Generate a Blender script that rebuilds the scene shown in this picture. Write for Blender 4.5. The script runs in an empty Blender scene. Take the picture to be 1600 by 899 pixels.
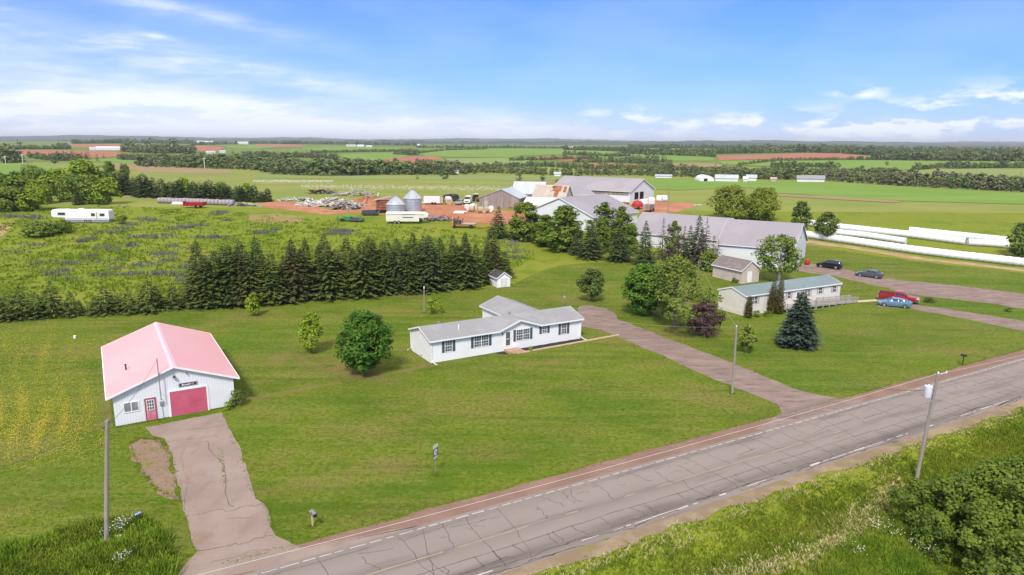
import bpy, bmesh, math, random
import numpy as np
from mathutils import Vector, Matrix

S = bpy.context.scene
COL = S.collection
PI = math.pi
rng = np.random.default_rng(7)
random.seed(7)

# ------------------------------------------------------------------ camera
CAM_H = 24.5
FOC = 1067.0
PITCH = math.atan(223.5 / FOC)
ROLL = math.radians(0.40)
_f = np.array([0, math.cos(PITCH), -math.sin(PITCH)])
_r0 = np.array([1.0, 0, 0]); _u0 = np.cross(_r0, _f)
CR = _r0 * math.cos(ROLL) + _u0 * math.sin(ROLL)
CU = _u0 * math.cos(ROLL) - _r0 * math.sin(ROLL)
C0 = np.array([0, 0, CAM_H])
cam = bpy.data.cameras.new('camera'); camo = bpy.data.objects.new('camera', cam); COL.objects.link(camo)
cam.sensor_width = 36; cam.lens = FOC * 36 / 1600; cam.clip_start = 0.5; cam.clip_end = 60000
camo.matrix_world = Matrix(((CR[0], CU[0], -_f[0], 0), (CR[1], CU[1], -_f[1], 0), (CR[2], CU[2], -_f[2], CAM_H), (0, 0, 0, 1)))
S.camera = camo

# ------------------------------------------------------------------ world, sun, exposure
SUN_EL = math.radians(47)
SUN_DIR = Vector((-0.20, -1.0, 0)).normalized()          # horizontal direction from the ground towards the sun
sun = bpy.data.lights.new('sun', 'SUN'); sun.energy = 3.0; sun.angle = math.radians(10); sun.color = (1.0, 0.94, 0.85)
suno = bpy.data.objects.new('sun', sun); COL.objects.link(suno)
_sd = Vector((SUN_DIR.x * math.cos(SUN_EL), SUN_DIR.y * math.cos(SUN_EL), math.sin(SUN_EL)))
suno.rotation_euler = _sd.to_track_quat('Z', 'Y').to_euler()
suno.location = (-40, -40, 90)

S.render.engine = 'CYCLES'
S.cycles.use_denoising = True
S.cycles.max_bounces = 5; S.cycles.diffuse_bounces = 3; S.cycles.transmission_bounces = 3; S.cycles.volume_bounces = 0
S.cycles.use_adaptive_sampling = True
S.view_settings.view_transform = 'Standard'
S.view_settings.look = 'None'
S.view_settings.gamma = 1
S.view_settings.exposure = 0.50

W = bpy.data.worlds.new('World'); S.world = W; W.use_nodes = True
nt = W.node_tree; nt.nodes.clear()
def N(t, **kw):
    n = nt.nodes.new(t)
    for k, v in kw.items(): setattr(n, k, v)
    return n
def L(a, b): nt.links.new(a, b)
def val(x, sock):
    if hasattr(x, 'links') or hasattr(x, 'is_linked'): L(x, sock)
    else: sock.default_value = x
def m(op, a, b=0.0, c=0.0, clamp=False):
    n = N('ShaderNodeMath', operation=op, use_clamp=clamp)
    val(a, n.inputs[0]); val(b, n.inputs[1]); val(c, n.inputs[2])
    return n.outputs[0]
def sstep(x, lo, hi):
    n = N('ShaderNodeMapRange', interpolation_type='SMOOTHSTEP'); val(x, n.inputs[0])
    n.inputs[1].default_value = lo; n.inputs[2].default_value = hi
    return n.outputs[0]
sky = N('ShaderNodeTexSky', sky_type='NISHITA', sun_disc=False)
sky.sun_elevation = SUN_EL; sky.sun_rotation = math.atan2(SUN_DIR.x, SUN_DIR.y)
sky.air_density = 1.0; sky.dust_density = 0.6; sky.ozone_density = 1.6
tc = N('ShaderNodeTexCoord')
sep = N('ShaderNodeSeparateXYZ'); L(tc.outputs['Generated'], sep.inputs[0])
# azimuth and elevation of the sky direction in hundredths of a radian
az = m('MULTIPLY', m('ARCTAN2', sep.outputs[0], sep.outputs[1]), 100)
el = m('MULTIPLY', m('ARCSINE', sep.outputs[2]), 100)
comb = N('ShaderNodeCombineXYZ'); val(az, comb.inputs[0]); val(el, comb.inputs[1])
def noise(scale, sx, sy, rot, detail=5, rough=.55, off=0.0):
    mp = N('ShaderNodeMapping'); L(comb.outputs[0], mp.inputs[0])
    mp.inputs['Rotation'].default_value = (0, 0, rot); mp.inputs['Scale'].default_value = (sx, sy, 1); mp.inputs['Location'].default_value = (off, off * .7, 0)
    n = N('ShaderNodeTexNoise'); L(mp.outputs[0], n.inputs['Vector'])
    n.inputs['Scale'].default_value = scale; n.inputs['Detail'].default_value = detail; n.inputs['Roughness'].default_value = rough
    return n.outputs[0]
def blob(cx, cy, rx, ry, ang=0.0):
    # soft elliptical envelope in azimuth/elevation
    dx = m('SUBTRACT', az, cx); dy = m('SUBTRACT', el, cy)
    ca, sa = math.cos(ang), math.sin(ang)
    u = m('ADD', m('MULTIPLY', dx, ca / rx), m('MULTIPLY', dy, sa / rx))
    v = m('ADD', m('MULTIPLY', dx, -sa / ry), m('MULTIPLY', dy, ca / ry))
    d2 = m('ADD', m('MULTIPLY', u, u), m('MULTIPLY', v, v))
    return m('POWER', 2.718, m('MULTIPLY', d2, -1.0))
n_streak = noise(.13, .45, 2.6, .16, 6, .6, 3.1)
n_soft = noise(.10, .5, 1.6, .1, 4, .5, 9.7)
n_puff = noise(.30, .55, 1.7, -.08, 5, .55, 5.3)
streak = sstep(n_streak, .40, .64); soft = sstep(n_soft, .30, .66); puff = sstep(n_puff, .46, .64)
def add(*xs):
    a = xs[0]
    for b in xs[1:]: a = m('ADD', a, b)
    return a
env_left = add(m('MULTIPLY', blob(-58, 4.5, 40, 7.0, -.10), .78), m('MULTIPLY', blob(-20, 2.6, 38, 2.6, -.03), .75))
wisps = add(m('MULTIPLY', blob(-46, 16.6, 17, 1.1, -.17), .50), m('MULTIPLY', blob(-56, 13.0, 16, 1.3, -.16), .55),
            m('MULTIPLY', blob(-46.0, 12.9, 2.6, .42, -.14), .75), m('MULTIPLY', blob(-36, 9.0, 15, 1.2, -.12), .45))
env_right = add(m('MULTIPLY', blob(60, 5.0, 13, 2.3, .15), 1.0), m('MULTIPLY', blob(42, 3.0, 26, 1.8, .02), .85), m('MULTIPLY', blob(15.5, 4.3, 5, .9, 0), .7),
                m('MULTIPLY', blob(45, 6.9, 3.2, .9, -.10), 1.0))
c = add(m('MULTIPLY', env_left, m('ADD', m('MULTIPLY', streak, .62), .38)), m('MULTIPLY', wisps, m('ADD', m('MULTIPLY', streak, .8), .25)), m('MULTIPLY', env_right, puff),
        m('MULTIPLY', soft, .10))
low = m('MULTIPLY', m('POWER', 2.718, m('MULTIPLY', m('ABSOLUTE', el), -.42)), .72)   # thin bright haze sheet low over the horizon
over = m('MULTIPLY', sstep(el, 26, 50), m('ADD', m('MULTIPLY', soft, .3), .66))      # thin white overcast higher up, above the picture
c = m('MINIMUM', m('ADD', c, low), .94)
tint = N('ShaderNodeMix', data_type='RGBA', blend_type='MULTIPLY'); tint.inputs['Factor'].default_value = 1
L(sky.outputs[0], tint.inputs[6]); tint.inputs[7].default_value = (0.34, 0.55, 1.22, 1)
mix = N('ShaderNodeMix', data_type='RGBA'); val(c, mix.inputs['Factor']); L(tint.outputs[2], mix.inputs[6]); mix.inputs[7].default_value = (6.4, 6.65, 7.2, 1)
mix2 = N('ShaderNodeMix', data_type='RGBA'); val(over, mix2.inputs['Factor']); L(mix.outputs[2], mix2.inputs[6]); mix2.inputs[7].default_value = (6.7, 6.1, 5.4, 1)
bg = N('ShaderNodeBackground'); L(mix2.outputs[2], bg.inputs[0]); bg.inputs[1].default_value = 0.12
out = N('ShaderNodeOutputWorld'); L(bg.outputs[0], out.inputs[0])

# ------------------------------------------------------------------ terrain: a level plain that steps up behind the house lots, far slopes, a roadside ditch
KY = [-400, 112, 130, 145, 160, 175, 190, 205, 220, 240, 600, 1000, 1600, 2500, 4000, 6000, 16000]
KZ = [0, 0, .4, 1.2, 2.3, 3.5, 4.6, 5.4, 5.8, 6.0, 6.5, 9, 14, 19, 23, 24, 24]
RO = np.array([10.06, 49.16]); RA = math.radians(29.3)
RU = np.array([math.cos(RA), math.sin(RA)]); RS = np.array([math.sin(RA), -math.cos(RA)])     # along the road, and from it towards the camera side
def road_pt(t, s): return RO + RU * t + RS * s
def ditch(x, y):
    s = (x - RO[0]) * RS[0] + (y - RO[1]) * RS[1]
    return -0.75 * np.exp(-((s - 11.0) / 1.5) ** 2) + 0.35 / (1 + np.exp(np.clip(-(s - 14.5) * 1.6, -60, 60)))
def ground_z(x, y): return np.interp(y, KY, KZ) + ditch(x, y)
def ray(px, py): return _f * FOC + CR * (px - 800) + CU * (449.5 - py)
_kz = list(zip(KY, KZ))
def _dz(x, y):
    s = (x - RO[0]) * RS[0] + (y - RO[1]) * RS[1]
    if s < 4: return 0.0
    return -0.75 * math.exp(-((s - 11.0) / 1.5) ** 2) + 0.35 / (1 + math.exp(-min(60.0, (s - 14.5) * 1.6)))
def spot(px, py):
    """the place on the terrain seen at a point of the photograph"""
    d = ray(px, py); mz = float(d[2] / d[1]); mx = float(d[0] / d[1]); y = 15500.0
    for (ya, za), (yb, zb) in zip(_kz[:-1], _kz[1:]):
        sl = (zb - za) / (yb - ya); den = mz - sl
        if den >= 0: continue
        k = (za - sl * ya - CAM_H) / den
        if ya <= k <= yb: y = k; break
    if y < 120:
        for _ in range(14):
            z = _dz(mx * y, y) + float(np.interp(y, KY, KZ)); y = y + ((z - CAM_H) / mz - y) * .7
    x = mx * y; return np.array([x, y, float(np.interp(y, KY, KZ)) + _dz(x, y)])
def row_of(p):
    v = np.array(p) - C0; return 449.5 - FOC * (v @ CU) / (v @ _f)
def height_to(b, py):
    lo, hi = 0.0, 60.0
    for _ in range(40):
        k = (lo + hi) / 2
        if row_of(b + np.array([0, 0, k])) > py: lo = k
        else: hi = k
    return lo

# ------------------------------------------------------------------ materials
def new_mat(name):
    global nt
    mt = bpy.data.materials.new(name); mt.use_nodes = True; nt = mt.node_tree
    b = nt.nodes['Principled BSDF']; b.inputs['Specular IOR Level'].default_value = .3
    return mt, b
def coords(world, stretch=(1, 1, 1), rot=0.0):
    if world: src = N('ShaderNodeNewGeometry').outputs['Position']
    else: src = N('ShaderNodeTexCoord').outputs['Object']
    mp = N('ShaderNodeMapping'); L(src, mp.inputs[0]); mp.inputs['Scale'].default_value = stretch; mp.inputs['Rotation'].default_value = (0, 0, rot)
    return mp.outputs[0]
def nz(vec, scale, detail=4, rough=.6, dist=0.0):
    n = N('ShaderNodeTexNoise'); L(vec, n.inputs['Vector']); n.inputs['Scale'].default_value = scale
    n.inputs['Detail'].default_value = detail; n.inputs['Roughness'].default_value = rough; n.inputs['Distortion'].default_value = dist
    return n.outputs[0]
def mixc(a, b, fac, blend='MIX'):
    n = N('ShaderNodeMix', data_type='RGBA', blend_type=blend)
    val(fac, n.inputs['Factor'])
    for x, i in ((a, 6), (b, 7)):
        if isinstance(x, tuple): n.inputs[i].default_value = (*x, 1)
        else: L(x, n.inputs[i])
    return n.outputs[2]
def ramp(x, lo, hi): return sstep(x, lo, hi)
def mat(name, base, layers=(), rough=.85, world=False, metallic=0.0, bump=None, spec=None, extra=None, coat=0.0):
    """base colour with noise layers: (colour, scale, lo, hi[, stretch[, strength[, rot]]])"""
    mt, b = new_mat(name)
    c = base
    for ly in layers:
        col, sc, lo, hi = ly[:4]; st = ly[4] if len(ly) > 4 else (1, 1, 1); k = ly[5] if len(ly) > 5 else 1.0; ro = ly[6] if len(ly) > 6 else 0.0
        f = ramp(nz(coords(world, st, ro), sc, 5, .6), lo, hi)
        if k != 1.0: f = m('MULTIPLY', f, k)
        c = mixc(c, col, f)
    if extra: c = extra(c, b)
    if isinstance(c, tuple): b.inputs['Base Color'].default_value = (*c, 1)
    else: L(c, b.inputs['Base Color'])
    b.inputs['Roughness'].default_value = rough; b.inputs['Metallic'].default_value = metallic
    if coat: b.inputs['Coat Weight'].default_value = coat; b.inputs['Coat Roughness'].default_value = .08
    if spec is not None: b.inputs['Specular IOR Level'].default_value = spec
    if bump:
        sc, st, d = bump[:3]
        bn = N('ShaderNodeBump'); bn.inputs['Strength'].default_value = st; bn.inputs['Distance'].default_value = d
        L(nz(coords(world), sc, 5), bn.inputs['Height']); L(bn.outputs[0], b.inputs['Normal'])
    return mt
def lines(axis, period, width, dark, strength=1.0, bump=.3, dist=.02):
    """narrow repeated seams across one local axis ('x','y','z' or 'xy'), darker and slightly recessed: laps, ribs, boards"""
    def fn(c, b):
        sp = N('ShaderNodeSeparateXYZ'); L(N('ShaderNodeTexCoord').outputs['Object'], sp.inputs[0])
        if axis == 'xy': v = m('ADD', sp.outputs[0], sp.outputs[1])
        else: v = sp.outputs['xyz'.index(axis)]
        fr = m('FRACT', m('DIVIDE', v, period))
        k = m('LESS_THAN', fr, width / period)
        bn = N('ShaderNodeBump'); bn.invert = True; bn.inputs['Strength'].default_value = bump; bn.inputs['Distance'].default_value = dist
        L(k, bn.inputs['Height']); L(bn.outputs[0], b.inputs['Normal'])
        return mixc(c, dark, m('MULTIPLY', k, strength))
    return fn
def leaf_mat(name, dark, light, warm, sc_big=.16, sc_small=1.1, trans=.25, rough=.6):
    mt, b = new_mat(name)
    v = coords(True)
    c = mixc(dark, light, ramp(nz(v, sc_small, 3), .32, .68))
    c = mixc(c, warm, m('MULTIPLY', ramp(nz(v, sc_big, 2), .42, .70), .7))
    L(c, b.inputs['Base Color']); b.inputs['Roughness'].default_value = rough; b.inputs['Specular IOR Level'].default_value = .22
    tr = N('ShaderNodeBsdfTranslucent'); L(mixc(c, (1, 1, .35), .22, 'MULTIPLY'), tr.inputs[0])
    ms = N('ShaderNodeMixShader'); ms.inputs[0].default_value = trans
    o = nt.nodes['Material Output']; L(b.outputs[0], ms.inputs[1]); L(tr.outputs[0], ms.inputs[2]); L(ms.outputs[0], o.inputs[0])
    return mt
def glass_mat(name, col, rough=.06): return mat(name, col, rough=rough, spec=.8)

G1 = (.118, .172, .010); G2 = (.078, .132, .006); G3 = (.170, .182, .030); SOIL = (.21, .125, .075)
def seg_mask(a, b, w):
    """soft mask round a line on the ground, in world metres"""
    sp = N('ShaderNodeSeparateXYZ'); L(N('ShaderNodeNewGeometry').outputs['Position'], sp.inputs[0]); d = (b[0] - a[0], b[1] - a[1]); l2 = d[0] ** 2 + d[1] ** 2
    wob = m('MULTIPLY', m('SUBTRACT', nz(coords(True), .35, 3), .5), 2.2)
    dx = m('ADD', m('SUBTRACT', sp.outputs[0], a[0]), wob); dy = m('ADD', m('SUBTRACT', sp.outputs[1], a[1]), wob)
    u = m('DIVIDE', m('ADD', m('MULTIPLY', dx, d[0]), m('MULTIPLY', dy, d[1])), l2, clamp=True)
    ex = m('SUBTRACT', dx, m('MULTIPLY', u, d[0])); ey = m('SUBTRACT', dy, m('MULTIPLY', u, d[1]))
    q = m('DIVIDE', m('ADD', m('MULTIPLY', ex, ex), m('MULTIPLY', ey, ey)), w * w)
    return m('POWER', 2.718, m('MULTIPLY', q, -1.0))
def lawn_extra(c, b):
    # mower passes: long narrow streaks running with the road, others slanting across, then fine clumps of lighter and darker grass
    s1 = nz(coords(True, (.035, .62, 1), -RA), 1.0, 4, .65); s2 = nz(coords(True, (.05, .8, 1), 1.0), 1.0, 4, .65); sel = ramp(nz(coords(True), .022, 2), .42, .58)
    st = m('ADD', m('MULTIPLY', s1, m('SUBTRACT', 1.0, sel)), m('MULTIPLY', s2, sel))
    c = mixc(c, (.165, .205, .030), m('MULTIPLY', ramp(st, .50, .66), .62))
    c = mixc(c, (.060, .105, .006), m('MULTIPLY', m('SUBTRACT', 1.0, ramp(st, .34, .48)), .62))
    c = mixc(c, (.045, .075, .005), m('MULTIPLY', ramp(nz(coords(True), 2.6, 4, .85), .45, .62), .7))
    c = mixc(c, (.24, .235, .075), m('MULTIPLY', ramp(nz(coords(True, (1, 2.2, 1), .7), 1.5, 4, .8), .52, .66), .55))
    br = ramp(nz(coords(True), .5, 4), .30, .62)
    for a, b_, w, k in (((-25.5, 63.0), (-9.5, 73.5), .55, .75), ((-27, 76), (-18, 74), 2.6, .55), ((-19.5, 72), (-13.5, 69.5), 2.2, .6), ((-16, 45.5), (-9, 48.5), 1.3, .5), ((-36, 57), (-45, 73), .6, .7), ((2, 74), (5, 75.5), .7, .5)):
        c = mixc(c, (.205, .145, .062), m('MULTIPLY', m('MULTIPLY', seg_mask(a, b_, w), br), k))
    for a, b_, w, k in (((-8, 45.5), (4, 52), 2.4, .55), ((-22, 40), (-12, 43), 2.0, .45), ((38, 78), (60, 92), 5.0, .35), ((-38, 46), (-30, 48), 3, .4)):
        c = mixc(c, (.058, .125, .006), m('MULTIPLY', m('MULTIPLY', seg_mask(a, b_, w), br), k))
    return c
M = {}
M['lawn'] = mat('lawn_grass', G1, [(G2, .09, .42, .62), (G3, .05, .50, .72, (1, 1, 1), .8), ((.200, .165, .050), .085, .46, .68, (1, 1.6, 1), .85, -.5), ((.16, .125, .05), .19, .58, .74, (1, 2.2, 1), .6, .6), ((.17, .185, .035), .35, .46, .66, (1, 1.8, 1), .6, -.5), (SOIL, .16, .70, .80, (1, 1, 1), .45),
                               ((.075, .150, .008), .045, .50, .66, (1, 1, 1), .75)], .95, True, extra=lawn_extra, spec=.1)
M['meadow'] = mat('meadow', (.165, .210, .018), [((.195, .215, .028), .06, .42, .62), ((.115, .18, .014), .12, .50, .66), ((.235, .21, .06), .10, .60, .74, (1, 1, 1), .8), ((.09, .145, .014), .8, .54, .70, (1, 1, 1), .6),
                                 ((.21, .23, .05), 1.7, .56, .74, (1, 1, 1), .5)], .95, True, spec=.1)
M['far_ground'] = mat('far_ground', (.15, .205, .045), [((.11, .17, .03), .004, .4, .6), ((.21, .21, .06), .006, .5, .7)], .95, True, spec=.1)
def field(name, a, b2, c3, sc=.02): return mat(name, a, [(b2, sc, .38, .62, (1, 2.5, 1)), (c3, sc * 2.4, .55, .75, (1, 3, 1), .6), (tuple(x * .8 for x in a), .5, .5, .75, (1, 1, 1), .35)], .95, True, spec=.1)
M['hay'] = field('hay_field', (.235, .25, .06), (.18, .235, .05), (.29, .26, .10))
M['crop'] = field('green_crop', (.15, .255, .04), (.18, .275, .055), (.125, .22, .028))
M['pale_crop'] = field('pale_crop', (.20, .26, .075), (.225, .265, .09), (.165, .225, .05))
M['tan'] = field('stubble_field', (.27, .205, .105), (.30, .22, .12), (.22, .20, .08))
M['red_field'] = field('red_earth', (.34, .135, .085), (.38, .165, .10), (.30, .12, .075), .03)
M['clay'] = mat('red_clay', (.36, .155, .09), [((.43, .225, .135), .15, .42, .62), ((.31, .12, .065), .3, .5, .7), ((.46, .27, .17), .9, .56, .7, (1, 1, 1), .7), ((.17, .18, .04), .2, .66, .76, (1, 1, 1), .6)], .95, True, spec=.1)
M['dirt'] = mat('dirt_track', (.34, .225, .135), [((.40, .28, .18), .3, .4, .6), ((.20, .19, .06), .5, .55, .7, (1, 1, 1), .7)], .95, True, spec=.1)
M['gravel'] = mat('gravel_drive', (.218, .165, .142), [((.275, .212, .186), .25, .42, .66, (1, 2.6, 1), 1, -1.0), ((.165, .115, .10), .45, .5, .68, (1, 3, 1), .9, -1.0), ((.34, .26, .23), 3.0, .55, .75, (1, 1, 1), .6), ((.17, .13, .115), 5.5, .58, .75, (1, 1, 1), .6)], .95, True, spec=.15)
M['old_asphalt'] = mat('old_asphalt', (.262, .207, .178), [((.30, .238, .205), .3, .4, .65), ((.25, .185, .155), .6, .52, .68, (1.4, .5, 1), .9, .3), ((.235, .15, .115), .22, .60, .74, (1, 1, 1), .7), ((.38, .30, .265), 4, .56, .75, (1, 1, 1), .5), ((.20, .165, .15), 6, .6, .76, (1, 1, 1), .45)], .95, True, spec=.15)
M['shoulder'] = mat('road_shoulder', (.215, .135, .105), [((.255, .165, .13), .3, .4, .65), ((.20, .125, .10), .9, .5, .7, (.3, 2, 1), .8, -RA), ((.33, .25, .21), 3.5, .58, .75, (1, 1, 1), .5)], .95, True, spec=.15)
M['verge'] = mat('verge_gravel', (.225, .17, .11), [((.30, .235, .155), .4, .4, .62), ((.19, .19, .05), .5, .56, .70, (.6, 1.5, 1), .85, -RA), ((.17, .14, .115), 2.5, .54, .72, (1, 1, 1), .6)], .95, True, spec=.12)
def road_extra(c, b):
    # wheel paths, seen in the road's own axes: worn darker strips and paler centre lanes
    sp = N('ShaderNodeSeparateXYZ'); L(N('ShaderNodeTexCoord').outputs['Object'], sp.inputs[0])
    y = sp.outputs[1]
    wob = m('MULTIPLY', m('SUBTRACT', nz(coords(False, (.12, .3, 1)), 1.0, 4), .5), .9)
    y2 = m('ADD', y, wob)
    def band(c0, w): return m('POWER', 2.718, m('MULTIPLY', m('POWER', m('DIVIDE', m('ABSOLUTE', m('SUBTRACT', y2, c0)), w), 2.0), -1.0))
    n = ramp(nz(coords(False, (.08, .7, 1)), 1.6, 5, .7), .34, .72)
    c = mixc(c, (.125, .108, .102), m('MULTIPLY', band(-5.75, .55), m('ADD', m('MULTIPLY', n, .6), .35)))
    c = mixc(c, (.165, .138, .13), m('MULTIPLY', m('ADD', band(-3.1, .35), band(-.35, .35)), m('MULTIPLY', n, .9)))
    c = mixc(c, (.268, .232, .216), m('MULTIPLY', m('ADD', band(-1.7, .8), band(-4.4, .55)), .55))
    return c
M['road'] = mat('asphalt_road', (.228, .198, .180), [((.262, .228, .208), .22, .4, .65, (.3, 1.5, 1)), ((.172, .148, .138), .5, .52, .7, (.25, 2, 1), .8), ((.28, .245, .23), 5, .55, .75, (1, 1, 1), .5), ((.24, .21, .2), 7, .58, .76, (1, 1, 1), .5)], .9, False, extra=road_extra, spec=.2)
M['crack'] = mat('road_crack', (.10, .083, .077), rough=.95)
M['white_line'] = mat('white_paint', (.50, .47, .435), [((.40, .35, .33), 1.6, .50, .66, (1, 3, 1), .85)], .8)
M['yellow_line'] = mat('yellow_paint', (.38, .30, .165), [((.27, .235, .21), 1.1, .44, .62, (.6, 3, 1), .9)], .8)
M['mulch'] = mat('mulch', (.028, .022, .022), [((.06, .045, .04), 5, .5, .7)], .95)

M['siding'] = mat('white_siding', (.84, .84, .835), [((.79, .79, .78), .35, .45, .75)], .55, extra=lines('z', .115, .014, (.52, .53, .55), .55, .4))
M['ribbed_white'] = mat('white_ribbed_metal', (.73, .755, .765), [((.67, .70, .70), .4, .45, .75), ((.60, .58, .52), .5, .66, .82, (1, 1, .5), .5)], .5, extra=lines('xy', .23, .03, (.53, .56, .58), .6, .5))
M['cream_siding'] = mat('cream_siding', (.72, .685, .62), [((.66, .62, .55), .4, .45, .75)], .6, extra=lines('z', .13, .014, (.47, .44, .39), .5, .4))
M['skirt'] = mat('skirting', (.68, .645, .59), [((.55, .50, .42), .8, .5, .75, (1, 1, 1), .6)], .7, extra=lines('xy', .3, .02, (.47, .44, .4), .6))
M['barn_white'] = mat('barn_white', (.70, .715, .73), [((.63, .65, .66), .2, .45, .7)], .55, extra=lines('xy', .3, .035, (.53, .55, .57), .5, .4))
M['beige_board'] = mat('beige_board', (.56, .475, .41), [((.48, .40, .34), .6, .45, .7)], .75, extra=lines('z', .14, .014, (.36, .3, .26), .5))
M['trim'] = mat('white_trim', (.80, .80, .79), [((.7, .7, .69), 1, .5, .75)], .5)
M['pink_roof'] = mat('pink_metal_roof', (.70, .375, .378), [((.69, .41, .41), .15, .42, .66), ((.66, .43, .425), .35, .58, .78, (1.8, .35, 1), .55), ((.66, .30, .33), 1.4, .62, .78, (1, .3, 1), .3)], .42, extra=lines('y', .30, .035, (.56, .27, .285), .45, .45))
M['pink_ridge'] = mat('pink_ridge', (.83, .50, .52), [((.78, .55, .55), 1, .5, .7)], .42)
M['red_door'] = mat('red_door', (.52, .105, .165), [((.58, .18, .23), .8, .5, .72), ((.47, .08, .135), .5, .5, .7)], .55, extra=lines('z', .55, .02, (.36, .06, .10), .6))
M['shingle'] = mat('grey_shingle', (.27, .272, .285), [((.31, .312, .325), .5, .42, .65), ((.215, .217, .23), 6, .5, .7, (1, 1, 1), .5)], .9, extra=lines('y', .16, .02, (.20, .20, .215), .45))
M['brown_shingle'] = mat('brown_shingle', (.185, .155, .15), [((.24, .205, .2), .8, .42, .66), ((.13, .11, .105), 5, .52, .7, (1, 1, 1), .6)], .9, extra=lines('x', .17, .02, (.12, .1, .1), .5))
M['dark_shingle'] = mat('dark_shingle', (.06, .052, .055), [((.09, .08, .08), 3, .42, .66)], .9)
M['green_roof'] = mat('green_metal_roof', (.165, .225, .23), [((.195, .255, .26), .3, .45, .7), ((.135, .19, .195), .9, .55, .75, (2, .4, 1), .6)], .42, extra=lines('x', .30, .03, (.11, .155, .16), .5, .4))
M['lav_roof_x'] = mat('lavender_metal_roof', (.285, .266, .293), [((.32, .30, .328), .12, .42, .66), ((.27, .24, .28), .4, .5, .72, (2, .4, 1), .6)], .42, extra=lines('x', .45, .05, (.235, .21, .25), .5, .4))
M['lav_roof_y'] = mat('lavender_metal_roof_b', (.285, .266, .293), [((.32, .30, .328), .12, .42, .66), ((.27, .24, .28), .4, .5, .72, (.4, 2, 1), .6)], .42, extra=lines('y', .45, .05, (.235, .21, .25), .5, .4))
M['tin_roof'] = mat('tin_roof', (.50, .55, .58), [((.56, .61, .64), .3, .42, .66), ((.40, .43, .44), .5, .55, .72, (2, .4, 1), .6)], .45, metallic=.3, extra=lines('y', .5, .05, (.36, .4, .42), .5))
M['tan_roof'] = mat('weathered_roof', (.40, .345, .28), [((.46, .41, .35), .5, .42, .66), ((.30, .2, .15), .7, .56, .72)], .85)
M['rust'] = mat('rust', (.24, .085, .045), [((.34, .15, .08), 1, .45, .65)], .9)
M['old_wood'] = mat('weathered_boards', (.285, .225, .195), [((.36, .305, .28), .5, .42, .66, (1.6, 1.6, .15)), ((.19, .145, .125), 1.2, .5, .7, (2, 2, .2))], .9, extra=lines('xy', .22, .025, (.12, .09, .08), .7))
M['grey_wood'] = mat('grey_wood', (.36, .335, .31), [((.43, .41, .385), 1, .42, .66, (1, 1, .3)), ((.25, .23, .21), 2, .52, .7, (1, 1, .3))], .9)
M['pole_wood'] = mat('pole_wood', (.26, .225, .185), [((.33, .295, .25), 1.5, .42, .66, (3, 3, .12)), ((.22, .19, .16), 2, .54, .7, (4, 4, .12)), ((.27, .29, .215), .5, .5, .7, (1, 1, 1), .5)], .9)
M['raw_wood'] = mat('raw_wood', (.52, .40, .25), [((.58, .46, .31), 1, .42, .66), ((.4, .29, .18), 2, .54, .7)], .85)
M['brick'] = mat('paver', (.42, .27, .205), [((.47, .33, .26), 2, .42, .66)], .9, extra=lines('x', .22, .02, (.28, .18, .14), .6))
M['shutter'] = mat('shutter', (.075, .095, .125), [((.1, .12, .15), 1, .45, .7)], .6, extra=lines('z', .07, .02, (.04, .052, .07), .8, .5))
M['grey_shutter'] = mat('grey_shutter', (.42, .40, .36), [], .7, extra=lines('z', .07, .02, (.3, .28, .25), .8, .5))
M['pane'] = mat('window_pane', (.055, .075, .085), [((.13, .16, .16), 1.3, .45, .62), ((.22, .22, .15), .9, .62, .7, (1, 1, 1), .5)], .08, spec=.8)
M['dark_pane'] = mat('dark_pane', (.03, .035, .04), [((.07, .08, .085), 1.5, .45, .62)], .07, spec=.8)
M['pale_pane'] = mat('curtained_pane', (.20, .225, .235), [((.36, .39, .40), 1.2, .45, .62)], .08, spec=.8)
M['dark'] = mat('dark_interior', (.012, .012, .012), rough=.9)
M['black'] = mat('black_plastic', (.022, .022, .024), [((.04, .04, .042), 4, .5, .7)], .5)
M['rubber'] = mat('rubber', (.025, .025, .026), rough=.8)
M['steel'] = mat('galvanised_steel', (.46, .50, .54), [((.54, .575, .60), .6, .42, .66), ((.36, .39, .42), .9, .55, .72, (1, 1, .3), .6)], .38, metallic=.55, extra=lines('z', .35, .05, (.33, .36, .39), .5, .5))
M['steel_roof'] = mat('galvanised_roof', (.50, .545, .575), [((.58, .61, .63), .6, .42, .66)], .38, metallic=.5)
M['grey_metal'] = mat('grey_metal', (.33, .345, .36), [((.4, .41, .42), 2, .45, .7)], .4, metallic=.5)
M['transformer'] = mat('transformer_paint', (.66, .685, .70), [((.56, .58, .59), 3, .5, .72)], .45)
M['wire'] = mat('wire', (.09, .09, .088), rough=.7)
M['pale_wire'] = mat('bare_wire', (.55, .55, .53), rough=.6)
M['blue'] = mat('blue_sign', (.03, .11, .36), rough=.5)
M['cream_paint'] = mat('cream_paint', (.70, .67, .58), [((.6, .56, .47), .9, .5, .72)], .45)
M['rv_white'] = mat('rv_white', (.76, .75, .72), [((.67, .65, .60), .6, .5, .72)], .5)
M['plastic_wrap'] = mat('bale_wrap', (.77, .77, .785), [((.66, .66, .68), .7, .48, .70), ((.84, .84, .85), 2.5, .5, .7)], .38, bump=(2.5, .6, .08))
M['old_wrap'] = mat('grey_bale_wrap', (.30, .27, .285), [((.36, .33, .34), 1, .42, .66), ((.22, .19, .19), 2, .55, .7)], .7)
M['hay_bale'] = mat('straw_bale', (.40, .33, .19), [((.48, .41, .26), 2, .42, .66), ((.3, .23, .13), 4, .52, .7)], .95)
M['red_paint'] = mat('red_machine', (.42, .03, .03), [((.33, .04, .035), 1.5, .5, .7)], .45)
M['orange_paint'] = mat('orange_machine', (.50, .22, .04), [((.34, .15, .05), 2, .5, .7)], .6)
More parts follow.
